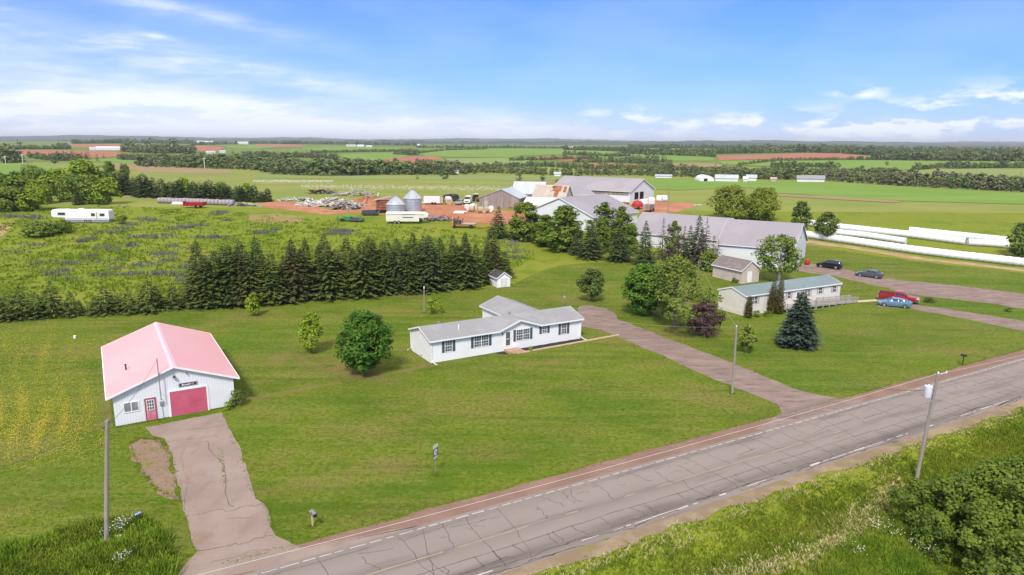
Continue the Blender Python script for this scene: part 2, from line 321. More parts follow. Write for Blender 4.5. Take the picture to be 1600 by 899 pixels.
M['green_paint'] = mat('green_machine', (.03, .20, .07), [((.05, .14, .06), 2, .5, .7)], .5)
M['tarp'] = mat('dark_tarp', (.035, .04, .042), [((.07, .075, .075), 2, .5, .7)], .6)
M['tank'] = mat('white_tank', (.72, .71, .68), [((.6, .57, .5), 1.2, .52, .72)], .5)
M['scrap'] = mat('scrap_wood', (.40, .34, .29), [((.62, .58, .52), .9, .38, .58), ((.22, .17, .14), 1.3, .54, .7)], .95)
for nme, colr in (('car_black', (.012, .013, .018)), ('car_grey', (.085, .095, .105)), ('car_blue', (.13, .245, .35)), ('car_red', (.40, .022, .028))):
    M[nme] = mat(nme, colr, [(tuple(min(1, x * 1.25 + .004) for x in colr), 2, .5, .75)], .28, metallic=.25, coat=.8)
M['chrome'] = mat('chrome', (.62, .63, .64), rough=.22, metallic=.9)
M['car_glass'] = mat('car_glass', (.035, .045, .055), rough=.16, spec=.5)
M['head_light'] = mat('headlight', (.62, .65, .68), rough=.12, spec=.8)
M['tail_light'] = mat('taillight', (.33, .012, .015), rough=.2)
M['flag_red'] = mat('flag_red', (.62, .07, .07), rough=.8)
M['flag_white'] = mat('flag_white', (.78, .76, .74), rough=.8)

M['spruce'] = leaf_mat('spruce_needles', (.034, .064, .016), (.118, .155, .034), (.17, .19, .040), .22, .9, .10)
M['spruce_dark'] = leaf_mat('dark_needles', (.030, .060, .022), (.088, .130, .046), (.12, .15, .036), .25, .9, .08)
M['spruce_blue'] = leaf_mat('blue_needles', (.034, .058, .040), (.078, .112, .076), (.06, .10, .052), .3, 1.2, .08)
M['spruce_brown'] = leaf_mat('dying_needles', (0.102, 0.074, 0.066), (0.180, 0.126, 0.102), (0.078, 0.090, 0.048), .4, 1.0, .08)
M['cedar'] = leaf_mat('cedar_needles', (.075, .072, .014), (.155, .140, .030), (.14, .095, .028), .5, 1.4, .1)
M['leaf_maple'] = leaf_mat('maple_leaves', (.036, .115, .010), (.10, .215, .018), (.15, .27, .022), .35, 1.3, .28)
M['leaf_light'] = leaf_mat('light_leaves', (.16, .25, .014), (.30, .40, .024), (.26, .36, .024), .3, 1.2, .32)
M['leaf_mid'] = leaf_mat('mid_leaves', (.065, .13, .014), (.18, .26, .028), (.23, .29, .036), .2, .9, .26)
M['leaf_alder'] = leaf_mat('alder_leaves', (.065, .120, .012), (.19, .265, .03), (.15, .22, .025), .3, 1.5, .25)
M['leaf_birch'] = leaf_mat('birch_leaves', (.095, .155, .02), (.23, .29, .045), (.18, .24, .035), .4, 1.1, .3)
M['leaf_dark'] = leaf_mat('dark_leaves', (.05, .095, .016), (.125, .18, .03), (.15, .19, .035), .3, 1.3, .2)
M['leaf_purple'] = leaf_mat('purple_leaves', (0.065, 0.032, 0.036), (0.142, 0.074, 0.074), (0.115, 0.068, 0.054), .4, 1.6, .2)
M['leaf_olive'] = leaf_mat('willow_leaves', (.15, .19, .018), (.27, .31, .04), (.22, .27, .03), .2, .8, .3)
M['bark'] = mat('bark', (.15, .115, .09), [((.22, .18, .15), 3, .42, .66, (1, 1, .3)), ((.09, .07, .055), 4, .54, .7, (1, 1, .3))], .95)
M['pale_bark'] = mat('pale_bark', (.44, .40, .35), [((.52, .49, .45), 3, .42, .66, (1, 1, .4)), ((.2, .17, .14), 4, .58, .7, (1, 1, 2))], .9)
M['far_leaf'] = leaf_mat('far_foliage', (.075, .12, .045), (.19, .24, .08), (.22, .26, .085), .035, .25, .15)
M['far_needle'] = leaf_mat('far_needles', (.045, .078, .042), (.10, .14, .07), (.13, .17, .07), .04, .25, .1)
M['far_grey'] = leaf_mat('far_grey_scrub', (.12, .12, .075), (.21, .20, .13), (.17, .20, .08), .05, .25, .15)
M['grass_blade'] = leaf_mat('grass_blades', (.105, .175, .010), (.195, .265, .020), (.22, .25, .03), .18, 1.4, .3, .8)
M['straw_blade'] = leaf_mat('dry_grass_blades', (0.360, 0.312, 0.144), (0.504, 0.444, 0.240), (0.264, 0.288, 0.084), .3, 1.4, .2, .9)
M['weed_blade'] = leaf_mat('weed_blades', (.095, .18, .012), (.21, .32, .024), (.26, .30, .034), .3, 1.6, .3, .8)
M['lupin'] = leaf_mat('lupin_spikes', (.13, .135, .13), (.19, .19, .195), (.17, .20, .09), .3, 1.5, .15, .8)
M['yellow_flower'] = mat('yellow_petals', (.46, .40, .04), [((.38, .34, .04), 1, .5, .7)], .8)
M['white_flower'] = mat('white_petals', (.55, .53, .50), [((.40, .34, .40), 1, .5, .7)], .8)
M['hill_forest'] = mat('hill_forest', (.045, .07, .034), [((.075, .105, .042), .006, .42, .6), ((.13, .17, .06), .0025, .58, .66), ((.03, .045, .026), .03, .5, .68, (1, 1, 1), .7)], .95, True, spec=.05)

M['lawn_blade'] = leaf_mat('lawn_blades', (.080, .140, .006), (.145, .205, .014), (.17, .20, .025), .25, 1.2, .3, .85)
M['spruce_old'] = leaf_mat('older_needles', (.040, .050, .016), (.10, .115, .034), (.15, .12, .045), .35, 1.0, .1)

M['meadow_blade'] = leaf_mat('meadow_blades', (.13, .215, .014), (.235, .31, .022), (.27, .295, .035), .12, 1.2, .3, .85)

# ------------------------------------------------------------------ mesh helpers
class MB:
    """collects faces for one mesh object"""
    def __init__(s): s.v = []; s.f = []; s.mi = []
    def poly(s, pts, mi=0):
        n = len(s.v); s.v += [tuple(map(float, p)) for p in pts]; s.f.append(tuple(range(n, n + len(pts)))); s.mi.append(mi); return s
    def hexa(s, p, mi=0):
        """eight corners: bottom four counter-clockwise, then top four"""
        n = len(s.v); s.v += [tuple(map(float, q)) for q in p]
        for f in ((3, 2, 1, 0), (4, 5, 6, 7), (0, 1, 5, 4), (1, 2, 6, 5), (2, 3, 7, 6), (3, 0, 4, 7)):
            s.f.append(tuple(n + i for i in f)); s.mi.append(mi)
        return s
    def box(s, x0, y0, z0, x1, y1, z1, mi=0):
        return s.hexa([(x0, y0, z0), (x1, y0, z0), (x1, y1, z0), (x0, y1, z0), (x0, y0, z1), (x1, y0, z1), (x1, y1, z1), (x0, y1, z1)], mi)
    def loft(s, rings, mi=0, cap=True, close=True):
        n = len(s.v); k = len(rings[0])
        for r in rings: s.v += [tuple(map(float, p)) for p in r]
        for i in range(len(rings) - 1):
            for j in range(k if close else k - 1):
                a = n + i * k + j; b = n + i * k + (j + 1) % k
                s.f.append((a, b, b + k, a + k)); s.mi.append(mi)
        if cap:
            s.f.append(tuple(n + j for j in range(k))[::-1]); s.mi.append(mi)
            s.f.append(tuple(n + (len(rings) - 1) * k + j for j in range(k))); s.mi.append(mi)
        return s
    def tube(s, pts, rad, k=8, mi=0):
        pts = [Vector(map(float, p)) for p in pts]; rings = []
        for i, p in enumerate(pts):
            d = (pts[min(i + 1, len(pts) - 1)] - pts[max(i - 1, 0)]).normalized()
            a = d.cross(Vector((0, 0, 1)) if abs(d.z) < .9 else Vector((1, 0, 0))).normalized(); b = d.cross(a)
            r = rad[i] if isinstance(rad, (list, tuple)) else rad
            rings.append([p + a * (math.cos(2 * PI * j / k) * r) + b * (math.sin(2 * PI * j / k) * r) for j in range(k)])
        return s.loft(rings, mi)
    def lathe(s, prof, k=24, mi=0, c=(0, 0, 0)):
        return s.loft([[(c[0] + r * math.cos(2 * PI * j / k), c[1] + r * math.sin(2 * PI * j / k), c[2] + z) for j in range(k)] for r, z in prof], mi)
    def build(s, name, mats, parent=None, smooth=False):
        me = bpy.data.meshes.new(name); me.from_pydata(s.v, [], s.f)
        for mt in (mats if isinstance(mats, (list, tuple)) else [mats]): me.materials.append(mt)
        if any(s.mi): me.polygons.foreach_set('material_index', s.mi)
        if smooth: me.polygons.foreach_set('use_smooth', [True] * len(s.f))
        bm = bmesh.new(); bm.from_mesh(me); bmesh.ops.recalc_face_normals(bm, faces=bm.faces)
        if smooth:
            for e in bm.edges:
                if len(e.link_faces) == 2 and e.calc_face_angle(0) > .7: e.smooth = False
        bm.to_mesh(me); bm.free(); me.update()
        return link(name, me, parent)
def link(name, me, parent=None):
    o = bpy.data.objects.new(name, me); COL.objects.link(o)
    if parent is not None: o.parent = parent
    return o
def tag(o, label=None, cat=None, group=None, kind=None):
    if label: o['label'] = label
    if cat: o['category'] = cat
    if group: o['group'] = group
    if kind: o['kind'] = kind
    return o
def thing(name, label, cat, loc=(0, 0, 0), rot=0.0, group=None, scale=1.0):
    o = bpy.data.objects.new(name, None); COL.objects.link(o); o.location = tuple(map(float, loc)); o.rotation_euler = (0, 0, rot)
    o.scale = scale if isinstance(scale, tuple) else (scale,) * 3; o.empty_display_size = .3
    return tag(o, label, cat, group)
KIDS = {}
def copy_thing(src, loc, rot, scale, label, group):
    c = src.copy(); COL.objects.link(c); c.location = tuple(map(float, loc)); c.rotation_euler = (0, 0, rot); c.scale = scale if isinstance(scale, tuple) else (scale,) * 3
    c['label'] = label
    if group: c['group'] = group
    elif 'group' in c: del c['group']
    for ch in list(src.children):
        d = ch.copy(); COL.objects.link(d); d.parent = c
        for g in list(ch.children):
            e = g.copy(); COL.objects.link(e); e.parent = d
    return c
def quad_mesh(name, Q, mats, mi=None, smooth=False, tris=None):
    """Q: (n,4,3) array of quads"""
    n = len(Q); me = bpy.data.meshes.new(name)
    me.vertices.add(n * 4); me.vertices.foreach_set('co', np.ascontiguousarray(Q, dtype=np.float32).ravel())
    me.loops.add(n * 4); me.loops.foreach_set('vertex_index', np.arange(n * 4, dtype=np.int32))
    me.polygons.add(n); me.polygons.foreach_set('loop_start', np.arange(0, n * 4, 4, dtype=np.int32))
    for mt in (mats if isinstance(mats, (list, tuple)) else [mats]): me.materials.append(mt)
    if mi is not None: me.polygons.foreach_set('material_index', np.asarray(mi, dtype=np.int32))
    me.update(calc_edges=True); me.validate()
    return me

# ------------------------------------------------------------------ ground and draped sheets
def geo(a, b, first, ratio):
    r = [a]; st = first
    while r[-1] < b: r.append(r[-1] + st); st *= ratio
    return r
gx = np.array(sorted(set([-v for v in geo(70, 14000, 1.5, 1.16)] + list(np.arange(-70, 70, .8)) + geo(70, 14000, 1.5, 1.16))))
gy = np.array(sorted(set(list(np.arange(-60, 20, 4.0)) + list(np.arange(20, 110, .8)) + [float(v) for v in KY[1:-1]] + geo(240, 15500, 25, 1.13))))
X, Y = np.meshgrid(gx, gy); Z = ground_z(X, Y)
near = (np.abs(X) < 70) & (Y < 110) & (((X - RO[0]) * RS[0] + (Y - RO[1]) * RS[1]) > 8.5)
Z = Z + near * (rng.normal(0, .05, X.shape))
nx, ny = len(gx), len(gy)
V = np.stack([X, Y, Z], -1).reshape(-1, 3)
ii = np.arange(nx * ny).reshape(ny, nx)
F = np.stack([ii[:-1, :-1], ii[:-1, 1:], ii[1:, 1:], ii[1:, :-1]], -1).reshape(-1, 4)
me = bpy.data.meshes.new('ground'); me.from_pydata(V.tolist(), [], F.tolist()); me.materials.append(M['meadow']); me.materials.append(M['hay']); me.materials.append(M['far_ground'])
yc = Y[:-1, :-1].ravel(); me.polygons.foreach_set('material_index', np.where(yc < 205, 0, np.where(yc < 600, 1, 2)).astype(np.int32))
me.polygons.foreach_set('use_smooth', [True] * len(F)); me.update()
tag(link('ground', me), kind='structure')

def wobble(poly, amp, step):
    out = []; n = len(poly)
    for i in range(n):
        a = np.array(poly[i][:2], float); b = np.array(poly[(i + 1) % n][:2], float); k = max(1, int(np.linalg.norm(b - a) / step))
        for j in range(k):
            p = a + (b - a) * j / k
            out.append(p + rng.normal(0, amp, 2) * (1 if j else .4))
    return out
def sheet(name, poly, mt, off, amp=0.0, step=1.5, kind='structure', **tg):
    """a surface laid on the terrain, off metres above it"""
    if amp: poly = wobble(poly, amp, step)
    bm = bmesh.new(); vs = [bm.verts.new((float(p[0]), float(p[1]), 0)) for p in poly]; f = bm.faces.new(vs)
    bm.normal_update()
    if f.normal.z < 0: f.normal_flip()
    bmesh.ops.triangulate(bm, faces=bm.faces[:], ngon_method='EAR_CLIP')
    ys = [p[1] for p in poly]
    for k in KY:
        if min(ys) < k < max(ys):
            bmesh.ops.bisect_plane(bm, geom=bm.verts[:] + bm.edges[:] + bm.faces[:], dist=1e-4, plane_co=(0, k, 0), plane_no=(0, 1, 0))
    for v in bm.verts: v.co.z = float(np.interp(v.co.y, KY, KZ)) + off
    me = bpy.data.meshes.new(name); bm.to_mesh(me); bm.free(); me.materials.append(mt)
    return tag(link(name, me), kind=kind, **tg)
def pix(*pts): return [spot(*p)[:2] for p in pts]

EDGE = -2.0     # lawn side of the road, beyond the earth shoulder
lawn_poly = [road_pt(-75, -1.2), road_pt(-40, -1.2), road_pt(0, -1.2), road_pt(60, -1.2), road_pt(190, -1.2), (200, 150), spot(1700, 440)[:2], spot(1600, 427)[:2], spot(1425, 408)[:2], spot(1262, 383)[:2], (57, 150), (44, 141),
             spot(1090, 420)[:2], spot(960, 409)[:2], spot(880, 414)[:2], spot(835, 428)[:2], spot(800, 447)[:2], spot(757, 450)[:2], spot(600, 457)[:2], spot(500, 464)[:2], spot(400, 477)[:2], spot(290, 483)[:2], spot(150, 492)[:2], spot(0, 502)[:2], (-130, 78), (-130, -20)]
sheet('lawn', lawn_poly, M['lawn'], .008, .25, 3.0)
# road: built along its own axis so that its pattern runs with it
road = MB(); nseg = 110
ts = np.linspace(-90, 300, nseg); pl, ph = [], []
for i in range(nseg - 1):
    a, b = ts[i], ts[i + 1]; 
    road.poly([(a, -6.75, 0), (b, -6.75, 0), (b, .35, 0), (a, .35, 0)])
ro = road.build('road', M['road']); ro.location = (RO[0], RO[1], .024); ro.rotation_euler = (0, 0, RA); tag(ro, kind='structure')
def strip(name, s0, s1, mt, off, amp, step=1.2, t0=-88, t1=250):
    n = int((t1 - t0) / step); a = [road_pt(t, s0 + rng.normal(0, amp)) for t in np.linspace(t0, t1, n)]; b = [road_pt(t, s1 + rng.normal(0, amp)) for t in np.linspace(t1, t0, n)]
    return sheet(name, a + b, mt, off)
strip('road_shoulder', -.2, -2.0, M['shoulder'], .016, .09)
strip('gravel_verge', 6.5, 7.9, M['verge'], .016, .22)
lm = MB(); t = -60.0
while t < 240:                                   # the worn white edge line on the far side, breaking into short dashes
    ln = rng.uniform(.45, 1.1); w = rng.uniform(.06, .10); lm.poly([(t, -.06, 0), (t + ln, -.06 + rng.normal(0, .012), 0), (t + ln, -.06 + w, 0), (t, -.06 + w, 0)])
    t += ln + rng.uniform(.15, .45) * (.5 if t > 30 else 1)
t = -60.0
while t < 240:                                   # the nearer edge line, half of it crumbled away
    ln = rng.uniform(.3, 2.4)
    if rng.random() < .62: lm.poly([(t, -6.25 + rng.normal(0, .03), 0), (t + ln, -6.25 + rng.normal(0, .04), 0), (t + ln, -6.25 + rng.uniform(.05, .14), 0), (t, -6.25 + rng.uniform(.05, .13), 0)])
    t += ln + rng.uniform(.0, .5)
o = lm.build('edge_lines', M['white_line']); o.location = (RO[0], RO[1], .032); o.rotation_euler = (0, 0, RA); tag(o, kind='structure')
lm = MB()
for a in np.arange(-60, 240, 1.0):
    if rng.random() < (.9 if math.sin(a * .21) > -.35 else .25): lm.poly([(a, -3.15, 0), (a + 1, -3.15, 0), (a + 1, -3.06, 0), (a, -3.06, 0)])
o = lm.build('centre_line', M['yellow_line']); o.location = (RO[0], RO[1], .032); o.rotation_euler = (0, 0, RA); tag(o, kind='structure')
ck = MB()
def crack(pts, w):
    for (a, b) in zip(pts[:-1], pts[1:]):
        d = np.array(b) - np.array(a); n = np.array([-d[1], d[0]]) / (np.linalg.norm(d) + 1e-6) * w * rng.uniform(.5, 1.2) / 2
        ck.poly([(*(a - n), 0), (*(b - n), 0), (*(b + n), 0), (*(a + n), 0)])
def jag(a, b, k, amp):
    a = np.array(a, float); b = np.array(b, float); d = (b - a); n = np.array([-d[1], d[0]]) / np.linalg.norm(d); out = [a]
    off = 0
    for i in range(1, k): off += rng.normal(0, amp); out.append(a + d * i / k + n * off)
    out.append(b); return out
t = -35.0
while t < 190:
    y0, y1 = rng.choice([(-.1, -3.0), (-.4, -2.2), (-3.2, -6.1), (-.1, -6.2), (-4.4, -6.0), (-1.2, -3.1)]); crack(jag((t, y0), (t + rng.normal(0, .5), y1), 8, .10), .045)
    t += rng.uniform(.7, 2.4)
crack(jag((-40, -4.45), (190, -4.45), 330, .03), .05)
t = -35.0
while t < 190: crack(jag((t, -4.45), (t + rng.normal(.15, .25), -5.7 + rng.normal(0, .3)), 5, .06), .05); t += rng.uniform(1.1, 3.2)
for _ in range(46):
    t = rng.uniform(-35, 120); y = rng.choice([-.55, -.8, -2.2, -2.9, -5.6, -5.9]); crack(jag((t, y), (t + rng.uniform(1.5, 7), y + rng.normal(0, .25)), 12, .06), .04)
for _ in range(60):
    t = rng.uniform(-30, 120); y = rng.choice([-5.9, -6.05, -6.45, -6.6]); crack(jag((t, y), (t + rng.uniform(1.5, 6), y + rng.normal(0, .12)), 14, .05), .07)
for _ in range(70):
    t = rng.uniform(-30, 70); y = rng.uniform(-2.2, -.3); a = rng.uniform(0, 6.28); ln = rng.uniform(.3, 1.1); crack(jag((t, y), (t + ln * math.cos(a), y + ln * math.sin(a) * .6), 4, .05), .03)
o = ck.build('road_cracks', M['crack']); o.location = (RO[0], RO[1], .030); o.rotation_euler = (0, 0, RA); tag(o, kind='structure')

# drives, tracks, bare earth
garage_drive = pix((228, 668), (238, 681), (257, 686), (268, 710), (283, 780), (295, 822), (305, 856), (309, 862), (288, 884), (262, 912)) + [road_pt(-26, .2), road_pt(-14.2, .2)] + pix((470, 858), (446, 845), (431, 838), (424, 822), (413, 787), (400, 780), (384, 726), (370, 690), (356, 668), (347, 645))
sheet('driveway', garage_drive, M['old_asphalt'], .020, .07, .8)
sheet('bare_earth', pix((202, 695), (219, 685), (250, 687), (262, 701), (269, 739), (281, 784), (262, 779), (244, 764), (219, 736), (206, 714)), mat('worn_earth', (.235, .160, .118), [((.17, .165, .04), .8, .50, .66), ((.28, .20, .155), .6, .5, .7)], .95, True), .013, .18, .7)
house_drive = pix((906, 478), (925, 478), (945, 482), (960, 489), (964, 499), (1025, 522), (1100, 551), (1150, 570), (1200, 591), (1250, 611), (1300, 621), (1345, 625)) + [road_pt(28, -.1), road_pt(16.5, -.1)] + pix((1178, 672), (1206, 657), (1221, 641), (1214, 632), (1190, 622), (1150, 607), (1100, 586), (1025, 552), (975, 531), (940, 516), (908, 510), (899, 490))
sheet('driveway', house_drive, M['gravel'], .020, .12, 1.0)
sheet('farm_lane', pix((1235, 414), (1258, 411), (1317, 420), (1380, 434), (1425, 440), (1500, 447), (1600, 460), (1760, 478), (1760, 505), (1600, 483), (1537, 473), (1475, 466), (1425, 460), (1370, 447), (1312, 433), (1250, 424)), M['gravel'], .012, .25, 1.5)
sheet('driveway', pix((1368, 474), (1422, 475), (1500, 486), (1600, 502), (1800, 532), (1800, 552), (1600, 518), (1500, 497), (1417, 482), (1372, 480)), M['gravel'], .012, .15, 1.2)
sheet('farm_track', pix((1250, 374), (1325, 384), (1425, 400), (1525, 412), (1600, 421), (1800, 446), (1800, 450), (1600, 424.5), (1525, 416), (1425, 405), (1325, 388), (1250, 379)), M['dirt'], .010, .2, 2)
sheet('clay_yard', pix((398, 322), (420, 316), (450, 315), (482, 319), (520, 329), (548, 325), (545, 312), (600, 309), (640, 318), (690, 318), (725, 320), (752, 326), (800, 330), (850, 330), (870, 340), (840, 352), (762, 350), (707, 350), (687, 342), (650, 338), (600, 336), (565, 333), (512, 336), (462, 330), (430, 326)), M['clay'], .03, .5, 3)
sheet('clay_yard', pix((985, 322), (1024, 315.5), (1080, 317), (1088, 322), (1074, 327), (1048, 333), (1010, 340), (1000, 332)), M['clay'], .03, .5, 3)
sheet('bare_earth', pix((385, 336), (430, 334), (478, 340), (470, 347), (420, 350), (392, 345)), mat('faint_earth', (.23, .19, .06), [((.33, .19, .11), .35, .46, .66), ((.16, .195, .02), .5, .54, .68)], .95, True), .014, .6, 2)
sheet('farm_track', pix((172, 300), (200, 303), (248, 309), (246, 312), (200, 308), (176, 304)), M['dirt'], .03, .3, 3)
sheet('farm_track', pix((-40, 352), (0, 350), (12, 352), (10, 364), (0, 370), (-40, 370)), M['dirt'], .03, .5, 3)

dc_ = MB(); _ck = ck; ck = dc_
for a_, b_, k_, w_ in (((322, 690), (366, 792), 16, .10), ((300, 806), (352, 800), 8, .07), ((352, 800), (414, 786), 8, .08), ((309, 862), (372, 852), 8, .09), ((372, 852), (428, 836), 8, .07), ((288, 700), (300, 800), 12, .04), ((262, 690), (340, 684), 10, .05), ((290, 672), (352, 664), 9, .08), ((355, 812), (395, 808), 6, .06), ((330, 880), (420, 860), 9, .06)):
    crack(jag(spot(*a_)[:2], spot(*b_)[:2], k_ * 2, .07), w_ * .5)
ck = _ck; o = dc_.build('driveway_cracks', M['crack']); o.location = (0, 0, .030); tag(o, kind='structure')
# far fields
fo = [.05]
def fld(mt, *pts):
    fo[0] += .012
    sheet('field', pix(*pts), M[mt], fo[0])
fld('tan', (175, 255), (240, 258), (360, 267), (366, 271), (300, 272), (230, 269), (180, 262))
fld('crop', (-40, 262), (0, 256), (60, 257), (85, 262), (95, 268), (60, 273), (0, 276), (-40, 278))
fld('pale_crop', (390, 273.2), (600, 274.5), (740, 274.5), (930, 276), (1000, 275), (980, 281), (800, 282), (600, 281), (400, 278))
fld('tan', (800, 282.5), (870, 283.5), (880, 286), (800, 287))
fld('crop', (1000, 279), (1105, 281), (1200, 284), (1290, 287), (1190, 292), (1060, 298), (1015, 296), (990, 284))
fld('crop', (1200, 286), (1337, 288.5), (1600, 302), (1800, 313), (1800, 333), (1600, 320), (1412, 314.5), (1200, 301.5), (1170, 293))
fld('tan', (1210, 303.5), (1300, 307.5), (1412, 315), (1400, 317.5), (1300, 312), (1222, 307.5))
fld('pale_crop', (1330, 288), (1600, 301.2), (1800, 312), (1800, 313.2), (1600, 302.2), (1330, 289))          # pale farm road
# beyond the first wood
fld('crop', (110, 251), (220, 246), (262, 252), (200, 256))
fld('red_field', (27, 235), (140, 236), (200, 239), (197, 245), (95, 247), (27, 241.5))
fld('red_field', (112, 225.5), (190, 225.5), (187, 231), (112, 230))
fld('crop', (-60, 227), (110, 227), (112, 232), (0, 234), (-60, 234))
fld('red_field', (305, 228), (352, 230), (340, 236), (309, 237))
fld('crop', (350, 228), (400, 227.5), (470, 227), (400, 233), (355, 231))
fld('red_field', (400, 225.5), (470, 226.2), (476, 229.8), (400, 229))
fld('crop', (472, 231), (550, 230), (625, 231), (622, 236), (560, 238), (510, 240), (484, 236))
fld('crop', (528, 242), (620, 239), (640, 244), (610, 250), (575, 251.5), (540, 247.5))
fld('crop', (655, 240), (700, 235.5), (797, 233), (900, 233.5), (962, 237.5), (960, 244), (900, 242), (820, 243), (797, 246.5), (690, 245.5), (665, 244.5))
fld('red_field', (588, 251), (637, 245.3), (676, 244.5), (696, 248), (665, 251.5), (700, 256), (742, 265.5), (705, 267), (650, 262), (615, 257))
fld('pale_crop', (655, 253), (700, 248), (797, 247), (830, 252), (800, 262), (745, 263), (700, 257))
fld('red_field', (826, 245), (900, 245.2), (932, 248), (895, 253), (845, 249))
fld('red_field', (893, 255.5), (975, 256), (1022, 259), (1000, 263), (900, 261))
fld('crop', (960, 238), (1110, 244), (1118, 252), (1060, 252), (980, 248))
fld('red_field', (1120, 244), (1200, 242.5), (1252, 240), (1310, 240), (1362, 245), (1350, 249), (1250, 250), (1190, 249.5), (1124, 251))
fld('tan', (1030, 255), (1112, 256), (1152, 261), (1050, 262.5))
fld('crop', (1120, 251.5), (1200, 250.8), (1320, 250.5), (1420, 252), (1640, 253), (1640, 258), (1430, 258.5), (1425, 266), (1335, 268), (1240, 262), (1130, 258))
fld('tan', (1438, 258.5), (1500, 258.5), (1640, 257), (1640, 261), (1498, 263.5), (1470, 261.5))
fld('pale_crop', (1398, 272), (1440, 267), (1475, 265), (1640, 262), (1640, 279), (1560, 278.5), (1447, 278), (1420, 276))
# drifts of white flowers across the hay
fl = []
for _ in range(1500):
    px_ = rng.uniform(470, 800); py_ = 292 + (px_ - 470) * .012 + rng.normal(0, 1.9) * (1 if px_ < 700 else 1.5)
    if rng.random() < .4: px_, py_ = rng.uniform(395, 520), 284 + rng.normal(0, 1.0)
    p = spot(px_, py_); s = rng.uniform(.08, .20); fl.append([(p[0] - s, p[1], p[2] + .25), (p[0] + s, p[1], p[2] + .25), (p[0] + s * .8, p[1] + .3, p[2] + .34), (p[0] - s * .8, p[1] + .3, p[2] + .34)])
tag(link('wildflowers', quad_mesh('wildflowers', np.array(fl), M['white_flower'])), 'drift of white wildflowers across the hay field behind the silos', 'wildflowers', kind='stuff')

# far ridges on the horizon: wooded hill country with an uneven crest
def ridge(name, y0, depth, h, seed, x0=-13000, x1=13000, nx=520, base=20, slope=0.0):
    r = np.random.default_rng(seed); xs = np.linspace(x0, x1, nx)
    def oct_(x, sc): 
        k = np.arange(-40, 40); ph = r.uniform(0, 6.28, 6); return sum(np.sin(x / (sc / (1.7 ** i)) + ph[i]) / (1.6 ** i) for i in range(6)) / 2.0
    crest = h * (1 + .42 * oct_(xs, 1700)) + slope * xs + r.normal(0, 2.6, nx)
    rows = []
    for k, (f, g) in enumerate(((0, 0), (.10, .32), (.28, .68), (.5, .93), (.62, 1.0), (1.0, .5))):
        yy = y0 + depth * f + r.normal(0, 25, nx) * (1 if 0 < k < 5 else 0); zz = base + (crest - base) * g + r.normal(0, 2.0, nx) * (k in (2, 3)); rows.append(np.stack([xs, yy, zz], -1))
    V = np.concatenate(rows); ii = np.arange(len(V)).reshape(len(rows), nx)
    F = np.stack([ii[:-1, :-1], ii[:-1, 1:], ii[1:, 1:], ii[1:, :-1]], -1).reshape(-1, 4)
    me = bpy.data.meshes.new(name); me.from_pydata(V.tolist(), [], F.tolist()); me.materials.append(M['hill_forest']); me.update()
    tag(link(name, me), kind='structure')
ridge('hills', 4300, 1500, 41, 3, base=19)
ridge('hills', 6500, 2200, 68, 5, base=19)
ridge('hills', 9500, 3000, 98, 8, base=20)

# ------------------------------------------------------------------ trees and plants
def unit(v): return v / (np.linalg.norm(v, axis=-1, keepdims=True) + 1e-9)
def leaf_quads(c, d, s, a, b):
    """leaf-shaped quads: centres c, length axis d, side axis s, half sizes a and b"""
    a = np.asarray(a).reshape(-1, 1); b = np.asarray(b).reshape(-1, 1)
    return np.stack([c - d * a, c + s * b - d * a * .1, c + d * a, c - s * b - d * a * .1], 1)
def conifer(h, R, seed, nlev=34, nb=9, ns=6, size=.34, power=.85, bare=.03, droop=.30, thin=0.0, wild=.12, skirt=True):
    r = np.random.default_rng(seed); C, D, Sd, A, B = [], [], [], [], []
    lop = r.uniform(0, 6.28); amp = r.uniform(.04, .13)
    for i in range(nlev):
        t = (i + r.uniform(-.3, .3)) / nlev; t = min(max(t, 0), .985); z = h * (bare + (1 - bare) * t)
        Lb = R * ((1 - t) ** power) * r.uniform(.80, 1.16) + .06; n = max(4, int(nb * (1 - t * .45))); a0 = r.uniform(0, 6.28)
        for b in range(n):
            if r.random() < thin: continue
            a = a0 + 2 * PI * b / n + r.normal(0, .18); l = Lb * (r.uniform(.72, 1.14) + wild * r.normal()) * (min(1, .80 + 2.6 * t) if skirt else 1) * (1 + amp * math.cos(a - lop)); l = max(l, .08)
            k = max(2, int(round(ns * l / R)) + 1); dz = r.normal(0, .05)
            for s in range(k):
                u = .22 + .78 * (s + .7) / k; rr = l * u; zz = z - droop * l * u + .16 * l * u * u + dz
                for sg in (-1, 1):
                    aa = a + sg * r.uniform(.25, .95); sl = size * (1.15 - .45 * u) * r.uniform(.75, 1.25) * (.55 + .45 * l / R)
                    d = np.array([math.cos(aa), math.sin(aa), -.22 + r.normal(0, .16)]); d /= np.linalg.norm(d)
                    sd = np.array([-math.sin(aa), math.cos(aa), r.normal(0, .45)]); sd /= np.linalg.norm(sd)
                    C.append((math.cos(a) * rr + d[0] * sl * .5, math.sin(a) * rr + d[1] * sl * .5, zz)); D.append(d); Sd.append(sd); A.append(sl); B.append(sl * r.uniform(.30, .44))
    for k in range(8):      # leader
        a = r.uniform(0, 6.28); d = np.array([math.cos(a) * .35, math.sin(a) * .35, 1.0]); d /= np.linalg.norm(d); C.append((0, 0, h * (.955 + .05 * k / 8))); D.append(d); Sd.append(np.array([-math.sin(a), math.cos(a), 0])); A.append(size * .5); B.append(size * .16)
    Q = leaf_quads(np.array(C), np.array(D), np.array(Sd), A, B)
    Q[..., 2] = np.maximum(Q[..., 2], .04); return Q
